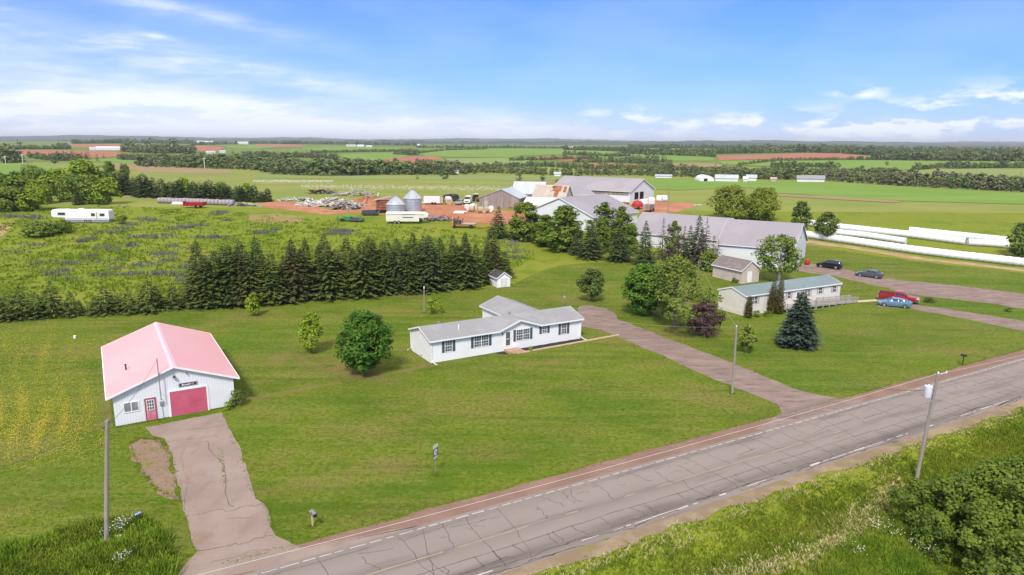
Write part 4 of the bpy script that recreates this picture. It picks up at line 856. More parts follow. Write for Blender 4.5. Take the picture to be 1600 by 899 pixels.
for pts, hp, lab, mx in (
    ([(0, 255.5), (35, 255.5)], 22, 'dark stand of trees at the picture edge beyond the pale field', (.8, .2, 0)), ([(45, 247), (75, 251), (125, 252)], 9, 'rough scrub below the far red field', (.8, .15, .05)),
    ([(95, 250), (140, 250)], 10, 'short row of conifers below the far red field', (.1, .9, 0)), ([(185, 250), (215, 251)], 10, 'tree clump where the red field ends', (.7, .3, 0)),
    ([(190, 238), (250, 240), (306, 240)], 14, 'wood between the two far red fields', (.8, .2, 0)), ([(215, 251), (300, 254), (400, 257), (470, 258)], 12, 'long mixed wood below the red slopes', (.7, .25, .05)),
    ([(380, 246), (480, 247), (530, 250)], 9, 'dark wood left of the bright green fields', (.6, .3, .1)), ([(486, 240), (560, 238), (640, 237), (655, 241)], 5, 'hedge between two bright green fields', (.6, .4, 0)), ([(615, 242), (655, 243)], 9, 'dark copse beside the bright green field', (.6, .4, 0)),
    ([(655, 240), (700, 235), (760, 233.5)], 4, 'hedge along the top of the far green field', (.7, .3, 0)), ([(650, 254), (700, 256), (730, 260)], 5, 'scrub along the red field edge', (.8, .2, 0)), ([(745, 264), (800, 262), (860, 261)], 8, 'dark wood right of the red field', (.7, .3, 0)),
    ([(797, 252), (850, 250.5), (930, 249)], 6, 'hedge between red and green far fields', (.6, .4, 0)), ([(880, 242), (930, 244), (985, 245)], 6, 'hedge row above the far red field', (.7, .3, 0)), ([(895, 254.5), (950, 254), (1000, 256), (1050, 260)], 10, 'row of dark conifers along the far red field', (.25, .75, 0)),
    ([(975, 252), (1040, 254)], 12, 'clump of tall conifers on the far tan field', (.2, .8, 0)), ([(860, 262), (930, 265), (1010, 265), (1090, 268)], 9, 'mixed wood below the far red field', (.8, .15, .05)), ([(970, 240.5), (1040, 243), (1118, 246)], 10, 'wood above the far green field', (.75, .25, 0)),
    ([(1115, 241), (1180, 240), (1250, 238.5), (1310, 240), (1365, 243)], 12, 'long dark wood above the wide red field', (.6, .4, 0)), ([(1150, 260), (1215, 252), (1300, 251), (1370, 250)], 5, 'hedge below the wide red field', (.7, .3, 0)),
    ([(1205, 263), (1260, 262), (1310, 264)], 9, 'clump of trees in the middle of the green fields', (.6, .4, 0)), ([(1360, 250), (1430, 251), (1520, 252), (1640, 253)], 12, 'dark wood above the right green fields', (.65, .3, .05)),
    ([(1090, 270), (1180, 272), (1280, 272), (1400, 274)], 9, 'belt of mixed trees behind the far houses', (.7, .15, .15)), ([(1425, 266), (1450, 265), (1500, 257.5)], 6, 'hedge around the small tan field', (.7, .3, 0)),
    ([(1475, 263.5), (1530, 264), (1600, 264), (1640, 263)], 9, 'broken row of dark trees on the right slope', (.6, .4, 0)), ([(1375, 270), (1400, 269)], 6, 'small clump on the right green field', (.7, .3, 0)),
    ([(-40, 233.5), (60, 233.5), (112, 233)], 6, 'hedge along the left green field', (.6, .4, 0)), ([(112, 225), (200, 224), (300, 225)], 6, 'far wood on the left skyline', (.7, .3, 0)), ([(150, 225), (200, 222)], 5, 'skyline trees above the left red field', (.6, .4, 0)),
    ([(300, 227), (400, 225), (520, 226), (650, 228)], 5, 'far wood below the skyline', (.7, .3, 0)), ([(650, 231), (800, 231.5), (900, 232.5), (1000, 234)], 4, 'hedgerow on the far plateau', (.7, .3, 0)), ([(440, 225.5), (470, 225.5)], 6, 'dark clump on the left skyline', (.6, .4, 0)),
    ([(880, 235), (1000, 237), (1120, 239)], 7, 'far wood in the middle distance', (.75, .25, 0)), ([(980, 231), (1150, 232.5), (1300, 234), (1450, 236), (1640, 239)], 6, 'broad far wood below the right skyline', (.75, .25, 0)), ([(1340, 242), (1450, 243), (1560, 244), (1640, 245)], 8, 'wood on the right rise', (.75, .25, 0))):
    wood('woods', lab, pts, hp, max(2.6, hp * .42), 3, mx, hp * .8, .25)
for x, y, hp, kd in ((1135, 264, 10, 'c'), (1152, 264, 6, 'b'), (1221, 257, 6, 'b'), (1240, 264, 6, 'c'), (1386, 259, 7, 'b'), (1433, 267, 14, 'b'), (1533, 263, 12, 'c'), (1563, 263, 14, 'b'), (1590, 262, 14, 'b'), (1118, 263, 9, 'c'), (1378, 269, 8, 'b'),
                  (86, 256, 14, 'b'), (152, 252, 12, 'c'), (162, 247, 8, 'c'), (33, 232, 10, 'b'), (104, 234, 11, 'b'), (190, 224, 6, 'c'), (130, 262, 0, 0)):
    if kd: one_far(kd, x, y, hp, 'lone dark conifer standing out in the distant fields' if kd == 'c' else 'lone dark leafy tree standing out in the distant fields', 'lone conifers in the distant fields' if kd == 'c' else 'lone leafy trees in the distant fields', None, 1.15)

# ------------------------------------------------------------------ buildings
def gabled(name, label, cat, loc, ang, L_, D_, ze, zr, axis, ov, wall_m, roof_m, trim_m=None, group=None, base=-.35, thick=.12, peak=.5, walls=True, ridge_m=None, ov_g=None, notch=None):
    """local x along the front, y towards the back; axis = direction of the ridge. peak moves the ridge across the span"""
    root = thing(name, label, cat, loc, ang, group); ovg = ov if ov_g is None else ov_g
    LR, SP = (L_, D_) if axis == 'x' else (D_, L_)
    P3 = (lambda r, s, z: (r, s, z)) if axis == 'x' else (lambda r, s, z: (s, r, z))
    pk = SP * peak
    if walls:
        w = MB()
        w.poly([P3(0, 0, base), P3(LR, 0, base), P3(LR, 0, ze), P3(0, 0, ze)]); w.poly([P3(0, SP, base), P3(LR, SP, base), P3(LR, SP, ze), P3(0, SP, ze)])
        for r in (0, LR): w.poly([P3(r, 0, base), P3(r, SP, base), P3(r, SP, ze), P3(r, pk, zr), P3(r, 0, ze)])
        w.build('wall', wall_m, root)
    sl1 = (zr - ze) / pk; sl2 = (zr - ze) / (SP - pk)
    rf = MB()
    slopes = [(-ovg, LR + ovg, -ov, ze - sl1 * ov, pk, zr), (-ovg, LR + ovg, SP + ov, ze - sl2 * ov, pk, zr)]
    if notch: slopes = [(-ovg, notch[0], *slopes[0][2:]), (notch[0], notch[1], .06, ze + sl1 * .06, pk, zr), (notch[1], LR + ovg, *slopes[0][2:]), slopes[1]]
    for (ra, rb_, sa, za, sb, zb) in slopes:
        rf.hexa([P3(ra, sa, za + .012), P3(rb_, sa, za + .012), P3(rb_, sb, zb + .012), P3(ra, sb, zb + .012), P3(ra, sa, za + thick), P3(rb_, sa, za + thick), P3(rb_, sb, zb + thick), P3(ra, sb, zb + thick)])
    ro = rf.build('roof', roof_m, root)
    if ridge_m:
        rc = MB(); hw = .28
        for sg, sl in ((-1, sl1), (1, sl2)):
            rc.hexa([P3(-ovg - .01, pk, zr + thick + .004), P3(LR + ovg + .01, pk, zr + thick + .004), P3(LR + ovg + .01, pk + sg * hw, zr + thick + .004 - sl * hw), P3(-ovg - .01, pk + sg * hw, zr + thick + .004 - sl * hw),
                     P3(-ovg - .01, pk, zr + thick + .05), P3(LR + ovg + .01, pk, zr + thick + .05), P3(LR + ovg + .01, pk + sg * hw, zr + thick + .03 - sl * hw), P3(-ovg - .01, pk + sg * hw, zr + thick + .03 - sl * hw)])
        rc.build('ridge_cap', ridge_m, ro)
    if trim_m:
        t = MB(); fh = .16
        for r0, r1 in ((-ovg - .03, -ovg - .004), (LR + ovg + .004, LR + ovg + .03)):
            for (sa, za, sb, zb) in ((-ov - .02, ze - sl1 * ov, pk, zr), (SP + ov + .02, ze - sl2 * ov, pk, zr)):
                t.hexa([P3(r0, sa, za - fh + .10), P3(r1, sa, za - fh + .10), P3(r1, sb, zb - fh + .10), P3(r0, sb, zb - fh + .10), P3(r0, sa, za + thick + .01), P3(r1, sa, za + thick + .01), P3(r1, sb, zb + thick + .01), P3(r0, sb, zb + thick + .01)])
        ev = [(-ovg, LR + ovg, -ov - .09, -ov - .004, ze - sl1 * ov), (-ovg, LR + ovg, SP + ov + .004, SP + ov + .09, ze - sl2 * ov)]
        if notch: ev = [(-ovg, notch[0], *ev[0][2:]), (notch[1], LR + ovg, *ev[0][2:]), ev[1]]
        for ra, rb_, s0, s1, za in ev:
            t.hexa([P3(ra, s0, za - .06), P3(rb_, s0, za - .06), P3(rb_, s1, za - .06), P3(ra, s1, za - .06), P3(ra, s0, za + .09), P3(rb_, s0, za + .09), P3(rb_, s1, za + .09), P3(ra, s1, za + .09)])
        t.build('fascia', trim_m, root)
    return root
def window(parent, x0, x1, z0, z1, pane='pane', nx=2, nz=2, casing=.07, y=0.0, name='window', mull=0, depth=.05, frame_m='trim', face='front'):
    """a window in the front wall (local y = y, looking towards -y) or in a side wall"""
    f = MB()
    def bx(mb, a0, d0, b0, a1, d1, b1):
        if face == 'front': mb.box(a0, y - d1, b0, a1, y - d0, b1)
        elif face == 'left': mb.box(y - d1, a0, b0, y - d0, a1, b1)
        else: mb.box(y + d0, a0, b0, y + d1, a1, b1)
    c = casing
    bx(f, x0 - c, .004, z0 - c, x1 + c, depth, z0); bx(f, x0 - c, .004, z1, x1 + c, depth, z1 + c); bx(f, x0 - c, .004, z0, x0, depth, z1); bx(f, x1, .004, z0, x1 + c, depth, z1)
    secs = mull + 1; sw = (x1 - x0) / secs
    for i in range(1, secs): bx(f, x0 + i * sw - .04, .004, z0, x0 + i * sw + .04, depth - .003, z1)
    for s in range(secs):
        a, b = x0 + s * sw, x0 + (s + 1) * sw
        for i in range(1, nx): k = a + (b - a) * i / nx; bx(f, k - .012, .016, z0, k + .012, .030, z1)
        for j in range(1, nz): k = z0 + (z1 - z0) * j / nz; w = .028 if (nz % 2 == 0 and j == nz // 2) else .012; bx(f, a, .016, k - w, b, .032, k + w)
    fo_ = f.build(name, M[frame_m], parent)
    p = MB(); bx(p, x0 + .002, .006, z0 + .002, x1 - .002, .012, z1 - .002); p.build('pane', M[pane], fo_); return fo_
def bxpart(name, mt, parent, *b): return MB().box(*b).build(name, M[mt], parent)

# --- the garage with the pink roof
ga = gabled('garage', 'white ribbed metal garage with pink roof, red overhead door and red entry door', 'garage', spot(181, 667), math.radians(31.6), 9.9, 17.2, 2.86, 4.72, 'y', .45, M['ribbed_white'], M['pink_roof'], M['trim'], ridge_m=M['pink_ridge'], ov_g=.35)
d = MB().box(4.44, -.035, -.02, 7.50, -.004, 2.36).build('garage_door', M['red_door'], ga)
t = MB(); t.box(4.30, -.06, -.02, 4.44, -.003, 2.50); t.box(7.50, -.06, -.02, 7.64, -.003, 2.50); t.box(4.44, -.06, 2.36, 7.50, -.003, 2.50); t.build('door_frame', M['trim'], d)
window(ga, .80, 1.88, 1.18, 1.98, 'pale_pane', 1, 1, .08, mull=1)
d = MB(); d.box(2.47, -.04, .03, 3.22, -.005, 2.02); d = d.build('entry_door', mat('faded_red_door', (.56, .15, .21), [((.60, .30, .34), 1.4, .45, .65)], .55), ga)
t = MB(); t.box(2.38, -.06, .0, 2.465, -.003, 2.12); t.box(3.225, -.06, 0, 3.30, -.003, 2.12); t.box(2.465, -.06, 2.025, 3.225, -.003, 2.12); t.build('door_frame', mat('dark_red_frame', (.30, .07, .09), rough=.6), d)
p = MB(); p.box(2.56, -.05, 1.02, 3.12, -.042, 1.93); p = p.build('pane', M['pane'], d)
t = MB()
for i in range(4): x = 2.56 + .56 * i / 3; t.box(x - .02, -.066, 1.02, x + .02, -.052, 1.93)
for j in range(4): z = 1.02 + .91 * j / 3; t.box(2.54, -.064, z - .02, 3.14, -.0525, z + .02)
t.build('muntin', M['trim'], d); MB().box(3.12, -.09, .92, 3.17, -.04, 1.0).build('handle', M['chrome'], d)
sg = MB().box(5.22, -.06, 2.70, 6.80, -.005, 3.04).build('sign', mat('grey_sign_frame', (.34, .30, .32), rough=.7), ga)
bxpart('sign_panel', 'black', sg, 5.31, -.075, 2.755, 6.71, -.062, 2.985)
lt = MB(); x = 5.50
for i, w in enumerate((.10, .07, .06, .07, .07, .09, .0, .035, .035, .035)):
    if w:
        h_ = (.15, .09, .10, .09, .10, .12, 0, .15, .15, .15)[i]; lt.box(x, -.085, 2.80, x + w, -.077, 2.80 + h_)
        if i < 6: lt.box(x - .01, -.0845, 2.80 + h_ * .4, x + w + .03, -.0775, 2.80 + h_ * .62)
    x += w + .035 if i < 7 else .13
lt.build('lettering', M['flag_white'], sg)
lm_ = MB(); lm_.lathe([(.03, .16), (.06, .13), (.15, .02), (.17, 0)], 14, 0, (4.93, -.22, 3.74)); lm_.tube([(4.93, -.01, 3.98), (4.93, -.15, 4.0), (4.93, -.22, 3.9)], .02, 6); lm_.build('wall_lamp', M['black'], ga)
lm_ = MB(); lm_.box(5.92, -.10, 3.88, 6.0, -.004, 3.97); lm_.tube([(5.96, -.10, 3.92), (5.98, -.22, 3.86)], .05, 8); lm_.build('flood_light', M['grey_metal'], ga)
ms = MB(); ms.tube([(3.70, -.50, 1.9), (3.69, -.50, 5.75)], .045, 8); ms.tube([(3.69, -.50, 5.72), (3.69, -.62, 5.84), (3.69, -.70, 5.70)], .05, 6); ms.tube([(3.7, -.5, 2.6), (3.7, -.01, 2.6)], .02, 5); ms.tube([(3.7, -.5, 1.92), (3.72, -.08, 1.9)], .04, 6); ms.build('service_mast', M['grey_metal'], ga)
mt_ = MB(); mt_.box(3.58, -.12, 1.25, 3.86, -.004, 1.62); mt_.tube([(3.72, -.12, 1.46), (3.72, -.22, 1.46)], .10, 12); mt_.tube([(3.74, -.04, 1.25), (3.80, -.04, -.1)], .018, 6); mt_ = mt_.build('electric_meter', M['grey_metal'], ga)
vp = MB(); vp.tube([(1.35, 5.2, 3.3), (1.35, 5.2, 3.98)], .07, 8); vp.tube([(1.35, 5.2, 3.98), (1.35, 5.2, 4.03)], .11, 8); vp.build('vent_pipe', M['black'], ga)

# --- the white bungalow
ha = math.radians(30.5); HD = 5.75
ho = gabled('bungalow', 'long low white bungalow with grey shingle roof and dark blue shutters', 'house', spot(673.3, 567.9), ha, 21.0, HD, 2.66, 3.58, 'x', .28, M['siding'], M['shingle'], M['trim'], ov_g=.25, notch=(9.0, 14.6))
wg = MB()          # shallow cross gable in the front: wall triangle, then its two roof slopes
wg.poly([(9.17, -.012, 2.55), (14.46, -.012, 2.55), (11.75, -.012, 3.60)]); wg.build('gable_wall', M['siding'], ho)
rf = MB()
for xa, za, xb, zb in ((8.75, 2.56, 11.75, 3.62), (14.85, 2.56, 11.75, 3.62)):
    rf.hexa([(xa, -.36, za), (xb, -.36, zb), (xb, HD * .5, zb), (xa, 1.2 * 0 + .2, za), (xa, -.36, za + .13), (xb, -.36, zb + .13), (xb, HD * .5, zb + .13), (xa, .2, za + .13)])
gr_ = rf.build('gable_roof', mat('grey_shingle_b', (.275, .277, .29), [((.31, .312, .325), .5, .42, .65), ((.215, .217, .23), 6, .5, .7, (1, 1, 1), .5)], .9, extra=lines('x', .16, .02, (.20, .20, .215), .45)), ho)
t = MB()
for xa, za, xb, zb in ((8.72, 2.545, 11.75, 3.615), (14.88, 2.545, 11.75, 3.615)): t.hexa([(xa, -.40, za - .07), (xb, -.40, zb - .07), (xb, -.365, zb - .07), (xa, -.365, za - .07), (xa, -.40, za + .145), (xb, -.40, zb + .145), (xb, -.365, zb + .145), (xa, -.365, za + .145)])
t.build('fascia', M['trim'], gr_)
wgw = MB(); x0, x1, y1 = 13.25, 18.55, 12.4       # rear wing: walls and roof of the same house
wgw.poly([(x0, HD, -.3), (x0, y1, -.3), (x0, y1, 2.62), (x0, HD, 2.62)]); wgw.poly([(x1, HD, -.3), (x1, y1, -.3), (x1, y1, 2.62), (x1, HD, 2.62)]); wgw.poly([(x0, y1, -.3), (x1, y1, -.3), (x1, y1, 2.62), ((x0 + x1) / 2, y1, 3.60), (x0, y1, 2.62)]); wgw.build('wing_wall', M['siding'], ho)
rf = MB()
for xa in (x0 - .3, x1 + .3):
    xm = (x0 + x1) / 2; rf.hexa([(xa, HD - 1.6, 2.53), (xm, HD - 2.7, 3.615), (xm, y1 + .3, 3.615), (xa, y1 + .3, 2.53), (xa, HD - 1.6, 2.66), (xm, HD - 2.7, 3.745), (xm, y1 + .3, 3.745), (xa, y1 + .3, 2.66)])
wr = rf.build('wing_roof', mat('grey_shingle_c', (.265, .267, .28), [((.305, .307, .32), .5, .42, .65), ((.215, .217, .23), 6, .5, .7, (1, 1, 1), .5)], .9, extra=lines('x', .16, .02, (.20, .20, .215), .45)), ho)
t = MB(); t.box(x0 - .36, HD + .3, 2.48, x0 - .305, y1 + .3, 2.63)
for xa in (x0 - .3, x1 + .3): t.hexa([(xa, y1 + .305, 2.47), (xm, y1 + .305, 3.55), (xm, y1 + .335, 3.55), (xa, y1 + .335, 2.47), (xa, y1 + .305, 2.67), (xm, y1 + .305, 3.755), (xm, y1 + .335, 3.755), (xa, y1 + .335, 2.67)])
t.build('fascia', M['trim'], wr)
window(ho, 7.1, 7.75, 1.15, 2.25, 'pane', 1, 2, .06, y=x0, face='left')
for (a, b, z0, z1, mu, nx_, nz_) in ((1.82, 2.66, 1.09, 2.42, 0, 3, 4), (5.56, 7.44, 1.08, 2.42, 1, 3, 4), (11.33, 13.20, 1.08, 2.40, 1, 3, 4), (15.08, 15.73, 1.52, 2.38, 0, 2, 4), (17.95, 18.74, 1.02, 2.38, 0, 3, 4)):
    window(ho, a, b, z0, z1, 'pane', nx_, nz_, .06, mull=mu)
    for s0 in (a - .42, b + .10): bxpart('shutter', 'shutter', ho, s0, -.045, z0 - .06, s0 + .32, -.005, z1 + .06)
d = MB().box(9.74, -.05, .56, 10.51, -.006, 2.44).build('front_door', M['trim'], ho)
MB().box(9.84, -.062, .68, 10.41, -.052, 2.34).build('screen', mat('screen_pane', (.10, .115, .12), rough=.15, spec=.7), d)
t = MB(); t.box(9.66, -.058, .54, 9.735, -.004, 2.52); t.box(10.515, -.058, .54, 10.59, -.004, 2.52); t.box(9.735, -.058, 2.445, 10.515, -.004, 2.52); t.box(9.84, -.069, 1.45, 10.41, -.063, 1.51); t.build('door_frame', M['trim'], d); MB().box(10.43, -.10, 1.40, 10.47, -.052, 1.52).build('handle', M['black'], d)
MB().box(9.32, -.14, 2.12, 9.42, -.004, 2.34).build('wall_lamp', M['black'], ho)
for x in (.06, 20.94):
    dp = MB(); dp.tube([(x, -.34, 2.52), (x, -.10, 2.35), (x, -.07, .35), (x + .12, -.55, .08), (x + .25, -1.05, .05)], .055, 6); dp.build('downspout', M['trim'], ho)
dp = MB(); dp.tube([(-.06, HD + .1, 2.5), (-.06, HD, .3), (-.5, HD + .1, .1)], .05, 6); dp.build('downspout', M['trim'], ho)
v = MB(); v.tube([(4.15, 1.2, 2.9), (4.15, 1.2, 3.75)], .07, 8); v.build('vent_pipe', M['trim'], ho)
for x in (2.4, 12.2): v = MB(); v.box(x - .12, HD * .5 + .1, 3.55, x + .12, HD * .5 + .34, 3.88); v.build('roof_vent', M['grey_metal'], ho)
bxpart('foundation_vent', 'grey_metal', ho, -.02, 2.6, .12, -.003, 2.95, .28)
HM = Matrix.Translation(Vector(tuple(map(float, spot(673.3, 567.9))))) @ Matrix.Rotation(ha, 4, 'Z')
def hpt(x, y, z=0): return tuple(HM @ Vector((x, y, z)))
st = thing('entrance_steps', 'brick-coloured wooden landing and steps below the bungalow front door', 'steps', hpt(0, 0), ha)
MB().box(9.6, -1.25, -.05, 11.5, -.02, .26).build('landing', M['brick'], st)
for k in range(2): MB().box(9.9 + .5 * k, -1.55 - .30 * k, -.05, 11.7 + .5 * k, -1.253 - .30 * k, .17 - .09 * k).build('step', M['brick'], st)
sheet('mulch_bed', [hpt(11.6, -.05)[:2], hpt(20.9, -.05)[:2], hpt(20.9, -1.4)[:2], hpt(15, -1.5)[:2], hpt(11.6, -1.5)[:2]], M['mulch'], .03, .06, .5)
sheet('mulch_bed', [hpt(8.2, -.1)[:2], hpt(9.5, -.1)[:2], hpt(9.5, -1.4)[:2], hpt(8.7, -1.1)[:2]], M['mulch'], .03, .06, .5)
ed = MB(); ed.hexa([hpt(11.4, -1.75, 0), hpt(26.3, -1.35, 0), hpt(26.3, -1.13, 0), hpt(11.4, -1.53, 0), hpt(11.4, -1.75, .13), hpt(26.3, -1.35, .13), hpt(26.3, -1.13, .13), hpt(11.4, -1.53, .13)])
tag(ed.build('timber_edging', M['raw_wood']), 'long pale timber edging along the mulch bed of the bungalow', 'edging')

# --- the mobile home with the green roof
ma = math.radians(28.5); mp = spot(1162, 494)
mo = gabled('mobile_home', 'long cream mobile home with green metal roof and pale shutters', 'house', mp, ma, 21.4, 5.2, 3.0, 3.82, 'x', .18, M['cream_siding'], M['green_roof'], M['trim'], ov_g=.1)
sk = MB(); sk.box(-.03, -.035, -.3, 21.43, -.004, .62); sk.box(-.035, -.03, -.3, -.004, 5.2, .62); sk.build('skirting', M['skirt'], mo)
for (a, b, z0, z1, mu, pn) in ((1.20, 2.62, 1.62, 2.72, 1, 'dark_pane'), (9.05, 9.75, 1.72, 2.70, 0, 'dark_pane'), (12.95, 14.15, 1.56, 2.72, 1, 'pane'), (16.15, 16.95, 1.78, 2.72, 0, 'dark_pane'), (19.5, 20.3, 1.72, 2.72, 0, 'dark_pane')):
    window(mo, a, b, z0, z1, pn, 2, 2, .06, mull=mu)
    for s0 in (a - .36, b + .08): bxpart('shutter', 'grey_shutter', mo, s0, -.04, z0 - .05, s0 + .27, -.005, z1 + .05)
d = MB().box(7.5, -.05, .65, 8.4, -.005, 2.68).build('entry_door', M['trim'], mo); MB().box(7.7, -.06, 1.7, 8.2, -.052, 2.5).build('pane', M['dark_pane'], d)
d = MB().box(10.95, -.05, .65, 11.85, -.005, 2.68).build('entry_door', M['trim'], mo); MB().box(11.1, -.06, 1.5, 11.7, -.052, 2.5).build('pane', M['dark_pane'], d)
MM = Matrix.Translation(Vector(tuple(map(float, mp)))) @ Matrix.Rotation(ma, 4, 'Z')
def mpt(x, y, z=0): return tuple(MM @ Vector((x, y, z)))
rp = thing('ramp_deck', 'weathered grey wooden ramp and deck with picket railing along the mobile home', 'deck', mp, ma)
dk = MB()
for i in range(34): x = 6.9 + i * .19; dk.box(x, -1.95, .46, x + .17, -.06, .52)
dk.build('deck_floor', M['grey_wood'], rp)
dk = MB(); dk.hexa([(13.4, -1.95, .40), (23.3, -1.95, .02), (23.3, -.75, .02), (13.4, -.75, .40), (13.4, -1.95, .52), (23.3, -1.95, .08), (23.3, -.75, .08), (13.4, -.75, .52)]); dk.build('ramp', M['grey_wood'], rp)
def railing(x0, x1, y, za, zb):
    r_ = MB(); n = int((x1 - x0) / .30)
    for i in range(n + 1):
        x = x0 + (x1 - x0) * i / n; z = za + (zb - za) * i / n; big = i % 5 == 0
        if big: r_.box(x - .05, y - .05, -.1, x + .05, y + .05, z + 1.02)
        else: r_.box(x - .05, y - .022, z - .02, x + .05, y + .006, z + .95)
    for dz in (.12, .82): r_.hexa([(x0, y + .01, za + dz), (x1, y + .01, zb + dz), (x1, y + .05, zb + dz), (x0, y + .05, za + dz), (x0, y + .01, za + dz + .09), (x1, y + .01, zb + dz + .09), (x1, y + .05, zb + dz + .09), (x0, y + .05, za + dz + .09)])
    r_.build('railing', M['grey_wood'], rp)
railing(6.9, 13.4, -1.97, .5, .5); railing(13.4, 23.3, -1.97, .5, .06); railing(15.0, 23.3, -.72, .43, .06)
r_ = MB(); [r_.box(6.86, -1.9 + .3 * i, -.1 if i % 3 == 0 else .5, 6.9, -1.82 + .3 * i, 1.5) for i in range(7)]; r_.box(6.84, -1.95, 1.4, 6.92, -.05, 1.48); r_.build('railing', M['grey_wood'], rp)
bxp = MB(); bxp.hexa([mpt(23.4, -2.0, .0), mpt(28.2, -3.0, 0), mpt(28.2, -2.0, 0), mpt(23.4, -.9, 0), mpt(23.4, -2.0, .07), mpt(28.2, -3.0, .07), mpt(28.2, -2.0, .07), mpt(23.4, -.9, .07)]); tag(bxp.build('boardwalk', M['raw_wood']), 'pale boardwalk from the ramp end to the parked blue car', 'boardwalk')
fl_ = thing('flag', 'red and white flag hanging on a short pole before the mobile home', 'flag', mpt(10.3, -1.97, .5), ma)
pm = MB(); pm.tube([(0, 0, 0), (0, 0, 2.5)], .022, 6); pm.build('pole', M['trim'], fl_)
fv = []; nxf, nzf = 16, 8
fm = MB()
def fpt(u, v_): return (.03 + u * .78, .10 * math.sin(u * 9) * u, 2.42 - v_ * .78 - u * .34)
for i in range(nxf):
    for j in range(nzf):
        a, b, c_, d_ = fpt(i / nxf, j / nzf), fpt((i + 1) / nxf, j / nzf), fpt((i + 1) / nxf, (j + 1) / nzf), fpt(i / nxf, (j + 1) / nzf)
        u = (i + .5) / nxf; v_ = (j + .5) / nzf; red = u < .26 or u > .74 or (abs(u - .5) < .13 * (1 - abs(v_ - .42) * 2.4)); fm.poly([a, b, c_, d_], 0 if red else 1)
fm.build('cloth', [M['flag_red'], M['flag_white']], fl_, True)
dc = MB(); dc.tube([(0, 0, -.2), (0, 0, 1.5)], .03, 6)
dsh = thing('satellite_dish', 'small grey satellite dish on a thin post behind the bungalow', 'dish', spot(879, 478), 0)
dc.build('post', M['grey_metal'], dsh); dd = MB(); dd.lathe([(.02, 0), (.14, .02), (.24, .07), (.26, .085), (.13, .03), (.02, .02)], 16); dd = dd.build('reflector', M['grey_metal'], dsh); dd.location = (.12, -.12, 1.5); dd.rotation_euler = (math.radians(70), 0, math.radians(35))

# --- sheds
s1 = spot(1113, 432); s2_ = spot(1158, 444); sa_ = math.atan2(s2_[1] - s1[1], s2_[0] - s1[0]); sl_ = float(np.linalg.norm(s2_[:2] - s1[:2]))
sh = gabled('shed', 'beige board shed with brown shingle roof before the white barn', 'shed', s1, sa_, sl_, 4.3, 2.35, 3.85, 'x', .25, M['beige_board'], M['brown_shingle'], M['trim'], ov_g=.2, thick=.1)
bxpart('door', 'trim', sh, sl_ + .004, 1.4, 0, sl_ + .04, 2.5, 2.0)
w1 = spot(777, 450); wb_ = spot(797, 448); wa_ = math.atan2(wb_[1] - w1[1], wb_[0] - w1[0])
ws = gabled('garden_shed', 'small white garden shed with dark roof at the right end of the spruce row', 'shed', w1, wa_, 2.5, 3.4, 1.75, 2.65, 'y', .18, M['siding'], M['dark_shingle'], M['trim'], thick=.09)
for x in (.62, 1.27): dd = MB().box(x, -.04, .1, x + .61, -.005, 1.7).build('door', M['trim'], ws); MB().box(x + .06, -.052, .2, x + .55, -.041, 1.6).build('panel', mat('shed_door_panel', (.62, .62, .63), rough=.6), dd)

# --- farm buildings
def zat(x, y): return float(ground_z(x, y))
def at(x, y): return (x, y, zat(x, y))
def rel(x, y, z): return z - zat(x, y)
A1 = (42.3, 139.4); b1 = gabled('barn', 'nearest white barn section with lavender metal roof and dark side door', 'barn', at(*A1), math.radians(-31), 14.6, 16.4, rel(*A1, 4.85), rel(*A1, 9.05), 'x', .3, M['barn_white'], M['lav_roof_x'], M['trim'], base=-2.5, thick=.14, ov_g=.3)
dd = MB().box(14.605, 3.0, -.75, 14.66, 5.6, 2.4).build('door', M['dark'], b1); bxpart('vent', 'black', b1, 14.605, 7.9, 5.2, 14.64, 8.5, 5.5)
A2 = (27.2, 157.5); b2 = gabled('barn', 'longer left section of the lavender-roofed white barn, half hidden by dying spruces', 'barn', at(*A2), math.radians(-37), 21.2, 14, rel(*A2, 4.9), rel(*A2, 8.85), 'x', .3, M['barn_white'], mat('lavender_metal_roof_c', (.29, .272, .298), [((.325, .306, .332), .12, .42, .66), ((.28, .25, .29), .4, .5, .72, (2, .4, 1), .6)], .42, extra=lines('x', .45, .05, (.24, .215, .255), .5, .4)), M['trim'], base=-2.5, thick=.14)
Cc = (20 - 15.7, 170 + 14.6); b3 = gabled('barn', 'white barn in the middle with a broad lavender roof and its gable towards the trees', 'barn', at(*Cc), math.radians(-43), 21.5, 20, rel(*Cc, 7.0), rel(*Cc, 11.1), 'y', .35, M['barn_white'], M['lav_roof_y'], M['trim'], base=-4, thick=.16)
MB().box(3.0, -.25, .5, 3.5, -.004, 1.1).build('wall_lamp', M['black'], b3)
Bb = (37.7 - 24, 221.1 + 18.1); b4 = gabled('barn', 'large white barn farthest back with two dark openings in its gable end', 'barn', at(*Bb), math.radians(-37), 30, 17.5, rel(*Bb, 10), rel(*Bb, 13.6), 'x', .4, M['barn_white'], mat('lavender_metal_roof_d', (.29, .272, .298), [((.325, .306, .332), .12, .42, .66)], .42, extra=lines('x', .5, .05, (.25, .225, .265), .6, .4)), M['trim'], base=-2, thick=.16)
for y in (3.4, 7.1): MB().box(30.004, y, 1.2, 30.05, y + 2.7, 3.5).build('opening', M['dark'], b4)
bxpart('window_strip', 'old_wood', b4, 5.0, -.05, 2.6, 29.6, -.004, 3.9); bxpart('lower_boards', 'rust', b4, 20, -.05, -.4, 30, -.004, .5)
